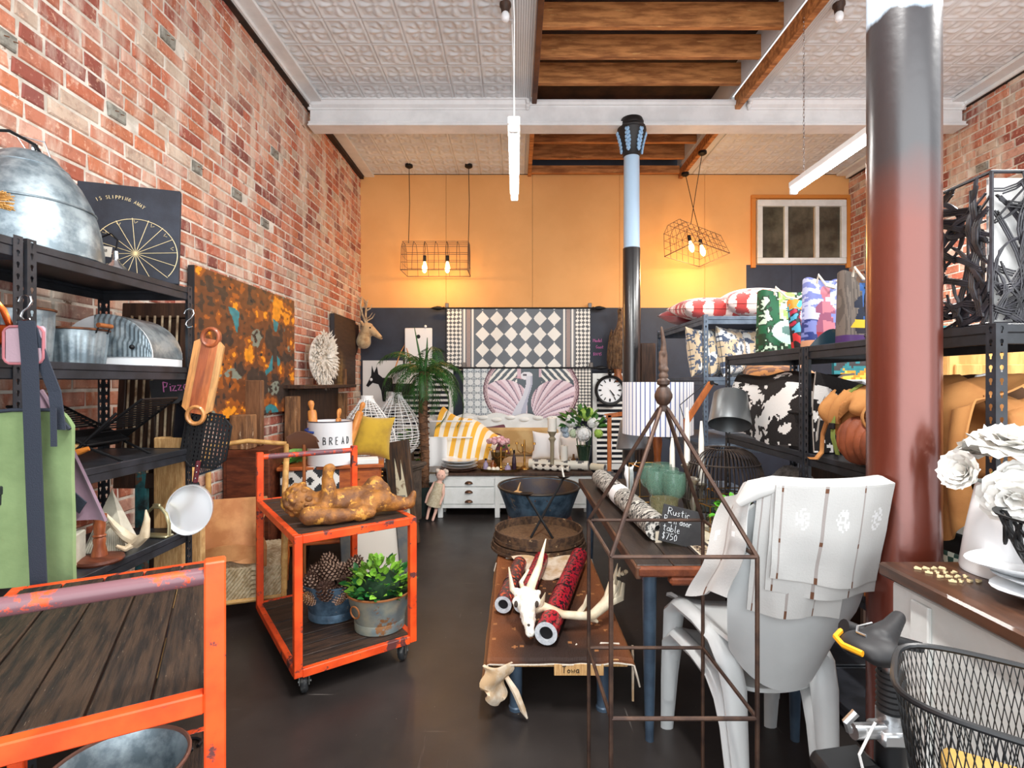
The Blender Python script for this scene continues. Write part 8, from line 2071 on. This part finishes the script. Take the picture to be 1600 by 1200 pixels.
for k in range(20):
    for sg in (-1, 1):
        m.tube([(rb(i / 8)[0] * cos(2 * pi * k / 20 + sg * .7 * i / 8), rb(i / 8)[0] * sin(2 * pi * k / 20 + sg * .7 * i / 8), rb(i / 8)[1]) for i in range(9)], .0045, 5)
for k in range(10): q = 2 * pi * k / 10; m.tube([((.12) * cos(q + .16 * cos(a_)), (.12) * sin(q + .16 * cos(a_)), .11 + .026 * sin(a_)) for a_ in [2 * pi * i / 12 for i in range(12)]], .004, 5, True)
m.build('openwork_side', iron_black, t, True)
m = MB(); m.lathe([(.128, .16), (.142, .165), (.146, .172), (.13, .168)], 36); m.build('fluted_rim', iron_black, t, True)
m = MB(); m.lathe([(0, 0), (.055, 0), (.055, .01), (0, .01)], 24); m.build('base', iron_black, t, True)
t = thing('white_enamel_jug', 'tall white enamel jug holding white peonies on the counter', 'jug', (1.285, 1.37, cz))
m = MB(); m.lathe([(0, .003), (.095, .003), (.098, 0), (.1, .01), (.088, .1), (.074, .18), (.066, .225), (.07, .235), (.066, .235), (.06, .2), (0, .1)], 40); m.build('jug_body', enamel, t, True)
m = MB(); m.box((-.03, -.068, .22), (.03, .014, .026), .004); m.build('hinge', silver, t)
m = MB(); m.tube([(.07, 0, .21), (.13, 0, .2), (.14, 0, .12), (.095, 0, .05)], .01, 8); m.build('handle', enamel, t, True)
PEO = M('peony_white', (222, 220, 214), .8, sub=.1); 
t = thing('white_peonies', 'bunch of white peonies standing in the enamel jug', 'flowers', (1.285, 1.37, cz + .2))
R22 = random.Random(17)
def peony(c, r, openf, axis):
    m = MB(); T_ = Tr(Vector(c)) @ Vector(axis).normalized().to_track_quat('Z', 'Y').to_matrix().to_4x4(); m.T = T_
    for ring in range(4):
        n = 5 + ring; tilt = .25 + openf * ring * .34
        for k in range(n):
            q = 2 * pi * k / n + ring * .5; L_ = r * (.75 + .14 * ring)
            def fn(u, v, q=q, L_=L_, tilt=tilt):
                w = L_ * .62 * sin(pi * (.12 + .76 * v)) ; s_ = (u - .5) * w * 2; rr = L_ * v; el = tilt * (.35 + v * .8)
                rad = rr * sin(el) + .004; z = rr * cos(el) - .25 * abs(u - .5) ** 2 * L_ * -.6 + .05 * L_ * sin(9 * u + 5 * v)
                return (rad * cos(q) - s_ * sin(q), rad * sin(q) + s_ * cos(q), z)
            m.grid(fn, 4, 4)
    return m
for (c_, r, o_, ax) in (((-.02, -.04, .115), .085, .9, (-.1, -.3, 1)), ((-.115, -.02, .065), .055, .45, (-1, -.2, .25)), ((.06, -.05, .08), .085, 1.0, (.3, -.8, .6)), ((-.05, -.07, .05), .05, .5, (-.4, -.8, .3)), ((.02, -.09, .03), .07, .8, (0, -1, .2)), ((-.06, -.08, .02), .06, .9, (-.6, -.7, -.2)), ((.1, .03, .1), .08, .9, (.5, .2, 1)), ((.02, .05, .1), .08, .9, (0, .5, 1))):
    peony(c_, r, o_, ax).build('peony_bloom', PEO, t, True)
LG = M('peony_leaf', (150, 186, 60), .6)
m = MB()
for (p, q) in (((-.08, -.06, .06), (-.075, -.07, .03)), ((-.03, -.08, .065), (0, -.1, .07)), ((.07, -.07, .03), (.1, -.1, .04)), ((-.06, -.07, .03), (-.07, -.09, .0)), ((.05, -.03, .12), (.07, -.05, .15))): m.ball(Vector(p), (.022, .012, .016), 8, 6)
for k in range(5): m.tube([(.02 * cos(k), .02 * sin(k), -.12), (.03 * cos(k), .03 * sin(k), .06)], .005, 5)
m.build('green_calyx_and_stems', LG, t, True)
t = thing('cream_cutout_letters', 'little cream cut-out letters lying on the counter corner', 'ornament', (1.06, 1.30, cz))
R23 = random.Random(3)
for k in range(16):
    m = MB() if k == 0 else m; x, y = .012 + (k % 4) * .022 + .006 * (k // 4), .10 - (k // 4) * .03
    m.box((x, y, .002), (.016, .006, .004), 0, Rz(R23.uniform(-1, 1))); m.box((x + .004, y + .006, .002), (.005, .012, .004), 0, Rz(R23.uniform(-1, 1)))
m.build('cutout_letters', M('cream_cutout', (226, 206, 160), .7), t)

# ------------------------------------------------------------------ bicycle with basket
BLK = M('bike_black', (24, 25, 27), .35); RUB = M('soft_black', (32, 32, 34), .55); YEL = M('saddle_yellow', (236, 164, 30), .45); ALU = M('bike_alloy', (196, 198, 200), .28, .9)
sd = Vector((.765, 1.12, .94))
t = thing('electric_bicycle', 'black electric bicycle with a yellow striped saddle and silver clamp', 'bicycle', (.78, 1.12, 0))
o_ = Vector((.78, 1.12, 0))
def bl_(p): return Vector(p) - o_
m = blob([('b', (0, -.02, 0), (.082, .075, .036)), ('t', [(0, .02, .004), (-.012, .12, .022), (-.03, .2, .03)], [.05, .03, .024]), ('b', (-.035, -.02, -.008), (.05, .07, .035)), ('b', (.035, -.02, -.008), (.05, .07, .035))], .008, 4, Tr(sd - o_) @ Rz(radians(-62)) @ Matrix.Scale(.68, 4))
m.build('saddle', RUB, t, True)
T_ = Tr(sd - o_) @ Rz(radians(-62)) @ Matrix.Scale(.68, 4)
m = MB(T_); m.tube([(-.092, -.02, .008), (-.08, -.07, .006), (-.04, -.098, .004), (.02, -.1, .004)], .01, 7, flat=(1, .8)); m.build('yellow_stripe', YEL, t, True)
m = MB(T_); m.tube([(-.045, .07, .034), (-.05, .0, .036), (-.03, -.04, .036), (.0, -.045, .037)], .004, 6); m.build('grey_piping', ALU, t, True)
m = MB(); m.tube([bl_(P(1318, 980, 1.22)), bl_(P(1345, 990, 1.22)), bl_(P(1440, 1012, 1.2))], [.019, .018, .012], 12); m.build('handlebar_grip', RUB, t, True)
m = MB()
for k in range(7): m.lathe([(.024, 0), (.028, .006), (.024, .012)], 18, bl_((.80, 1.12, .80 + k * .012)))
m.build('spring_boot', RUB, t, True)
m = MB(); m.cyl(bl_((.80, 1.12, .9)), bl_((.80, 1.12, .79)), .016, n=14); m.cyl(bl_((.80, 1.12, .8)), bl_((.80, 1.12, .77)), .028, n=18); m.box(bl_((.785, 1.10, .765)), (.07, .06, .03), .006); m.cyl(bl_((.70, 1.09, .775)), bl_((.77, 1.10, .77)), .016, n=14); m.tube([bl_((.69, 1.085, .78)), bl_((.68, 1.08, .80)), bl_((.70, 1.08, .82))], .008, 7); m.build('clamp', ALU, t, True)
m = MB(); m.tube([bl_((.80, 1.12, .77)), bl_((.80, 1.12, .5)), bl_((.80, 1.11, .35))], [.03, .032, .034], 16); m.build('seat_tube', BLK, t, True)
m = MB(); m.box(bl_((.715, 1.12, .60)), (.12, .09, .2), .014, Ry(radians(-8))); bt = m.build('battery_box', BLK, t, True)
m = MB(); m.box(bl_((.66, 1.13, .64)), (.02, .05, .03), .004); m.box(bl_((.655, 1.13, .59)), (.02, .05, .03), .004); m.build('battery_latch', grey_steel, bt)
m = MB(); m.tube([bl_((.73, 1.12, .52)), bl_((.76, 1.12, .36)), bl_((.8, 1.1, .3)), bl_((.95, .95, .3)), bl_((1.0, .8, .5))], .022, 12); m.build('frame_tube', BLK, t, True)
for (x, y, nm) in ((.75, 1.27, 'wheel'), (.95, .72, 'wheel')):
    m = MB(); R_ = Rz(radians(20)) @ Ry(pi / 2); m.lathe([(.19, -.02), (.215, -.022), (.225, 0), (.215, .022), (.19, .02), (.185, 0), (.19, -.02)], 40, bl_((x, y, .226)), R_); w_ = m.build('wheel', RUB, t, True)
    m = MB()
    for k in range(10): q = 2 * pi * k / 10; m.tube([bl_((x, y, .226)), bl_((x, y, .226)) + R_.to_3x3() @ Vector((.19 * cos(q), .19 * sin(q), 0))], .002, 4)
    m.cyl(bl_((x - .04, y, .226)), bl_((x + .04, y, .226)), .02, n=12); m.build('spokes', ALU, w_)
m = MB(); m.tube([bl_((.8, 1.1, .3)), bl_((.77, 1.2, .26)), bl_((.75, 1.27, .226))], .014, 8); m.build('chain_stay', BLK, t, True)
m = MB(); m.box(bl_((.74, 1.02, .50)), (.05, .03, .1), .008, Ry(.4)); m.box(bl_((.77, 1.0, .46)), (.012, .03, .1), .003, Ry(.6)); m.build('brake_block', grey_steel, t, True)
m = MB(); m.tube([bl_((.74, 1.08, .80)), bl_((.70, 1.07, .74)), bl_((.72, 1.07, .66)), bl_((.73, 1.06, .58))], .003, 5); m.build('cable', white_cloth, t)
# wire mesh basket
bc = Vector((.83, .80, .74)); bR = Rz(radians(-38))
t = thing('wire_mesh_basket', 'deep black wire mesh bicycle basket at the bottom right', 'basket', bc, R=bR)
LX, LY, HB = .205, .135, .26
def brim0(q, k):
    c_, s_ = cos(q), sin(q); e = .5
    return Vector((math.copysign(abs(c_) ** e, c_) * LX * k, math.copysign(abs(s_) ** e, s_) * LY * k, 0))
ARC = [(0.0, 0.0)]
for i in range(1, 721): ARC.append((ARC[-1][0] + (brim0(2 * pi * i / 720, 1) - brim0(2 * pi * (i - 1) / 720, 1)).length, 2 * pi * i / 720))
def brim(q, k):
    s_ = (q / (2 * pi)) % 1 * ARC[-1][0]; lo_, hi_ = 0, 720
    while hi_ - lo_ > 1:
        md = (lo_ + hi_) // 2
        if ARC[md][0] <= s_: lo_ = md
        else: hi_ = md
    f = (s_ - ARC[lo_][0]) / max(1e-9, ARC[hi_][0] - ARC[lo_][0]); return brim0(ARC[lo_][1] + f * (ARC[hi_][1] - ARC[lo_][1]), k)
NQ = 120; m = MB()
def wl(q, f): p = brim(q, .82 + .18 * f); p.z = HB * f; return p
for k in range(NQ):
    for sg in (-1, 1):
        m.tube([wl(2 * pi * (k + sg * 5 * i / 6) / NQ, i / 6) for i in range(7)], .0011, 3, caps=False)
m.build('mesh_wall', BLK, t)
m = MB(); m.tube([wl(2 * pi * i / 60, 1.0) for i in range(60)], .0055, 8, True); m.build('rim_wire', BLK, t, True)
m = MB(); m.grid(lambda u, v: brim(2 * pi * u, .82 * (1 - v)) + Vector((0, 0, .002)), 40, 2, cu=True); m.build('basket_floor', RUB, t)
m = MB(); m.box((.0, .0, .06), (.27, .16, .10), .01, Rz(.1)); pb_ = one(m, 'paper_parcel', M('kraft_tan', (176, 142, 76), .8, col2=(150, 118, 60), scale=10), 'tan paper parcel lying in the mesh basket', 'parcel', bc + Vector((0, 0, .006)), R=bR)
m = MB(); m.ball((0, 0, .02), (.03, .025, .02)); one(m, 'orange_toy', M('orange_toy', (240, 140, 30), .5), 'small orange toy on the parcel in the basket', 'toy', bc + bR.to_3x3() @ Vector((-.01, -.05, .118)), smooth=True)
m = MB(); m.ball((0, 0, .016), (.02, .02, .016)); one(m, 'teal_toy', M('teal_toy', (30, 150, 160), .5), 'small teal toy on the parcel in the basket', 'toy', bc + bR.to_3x3() @ Vector((.05, -.05, .118)), smooth=True)
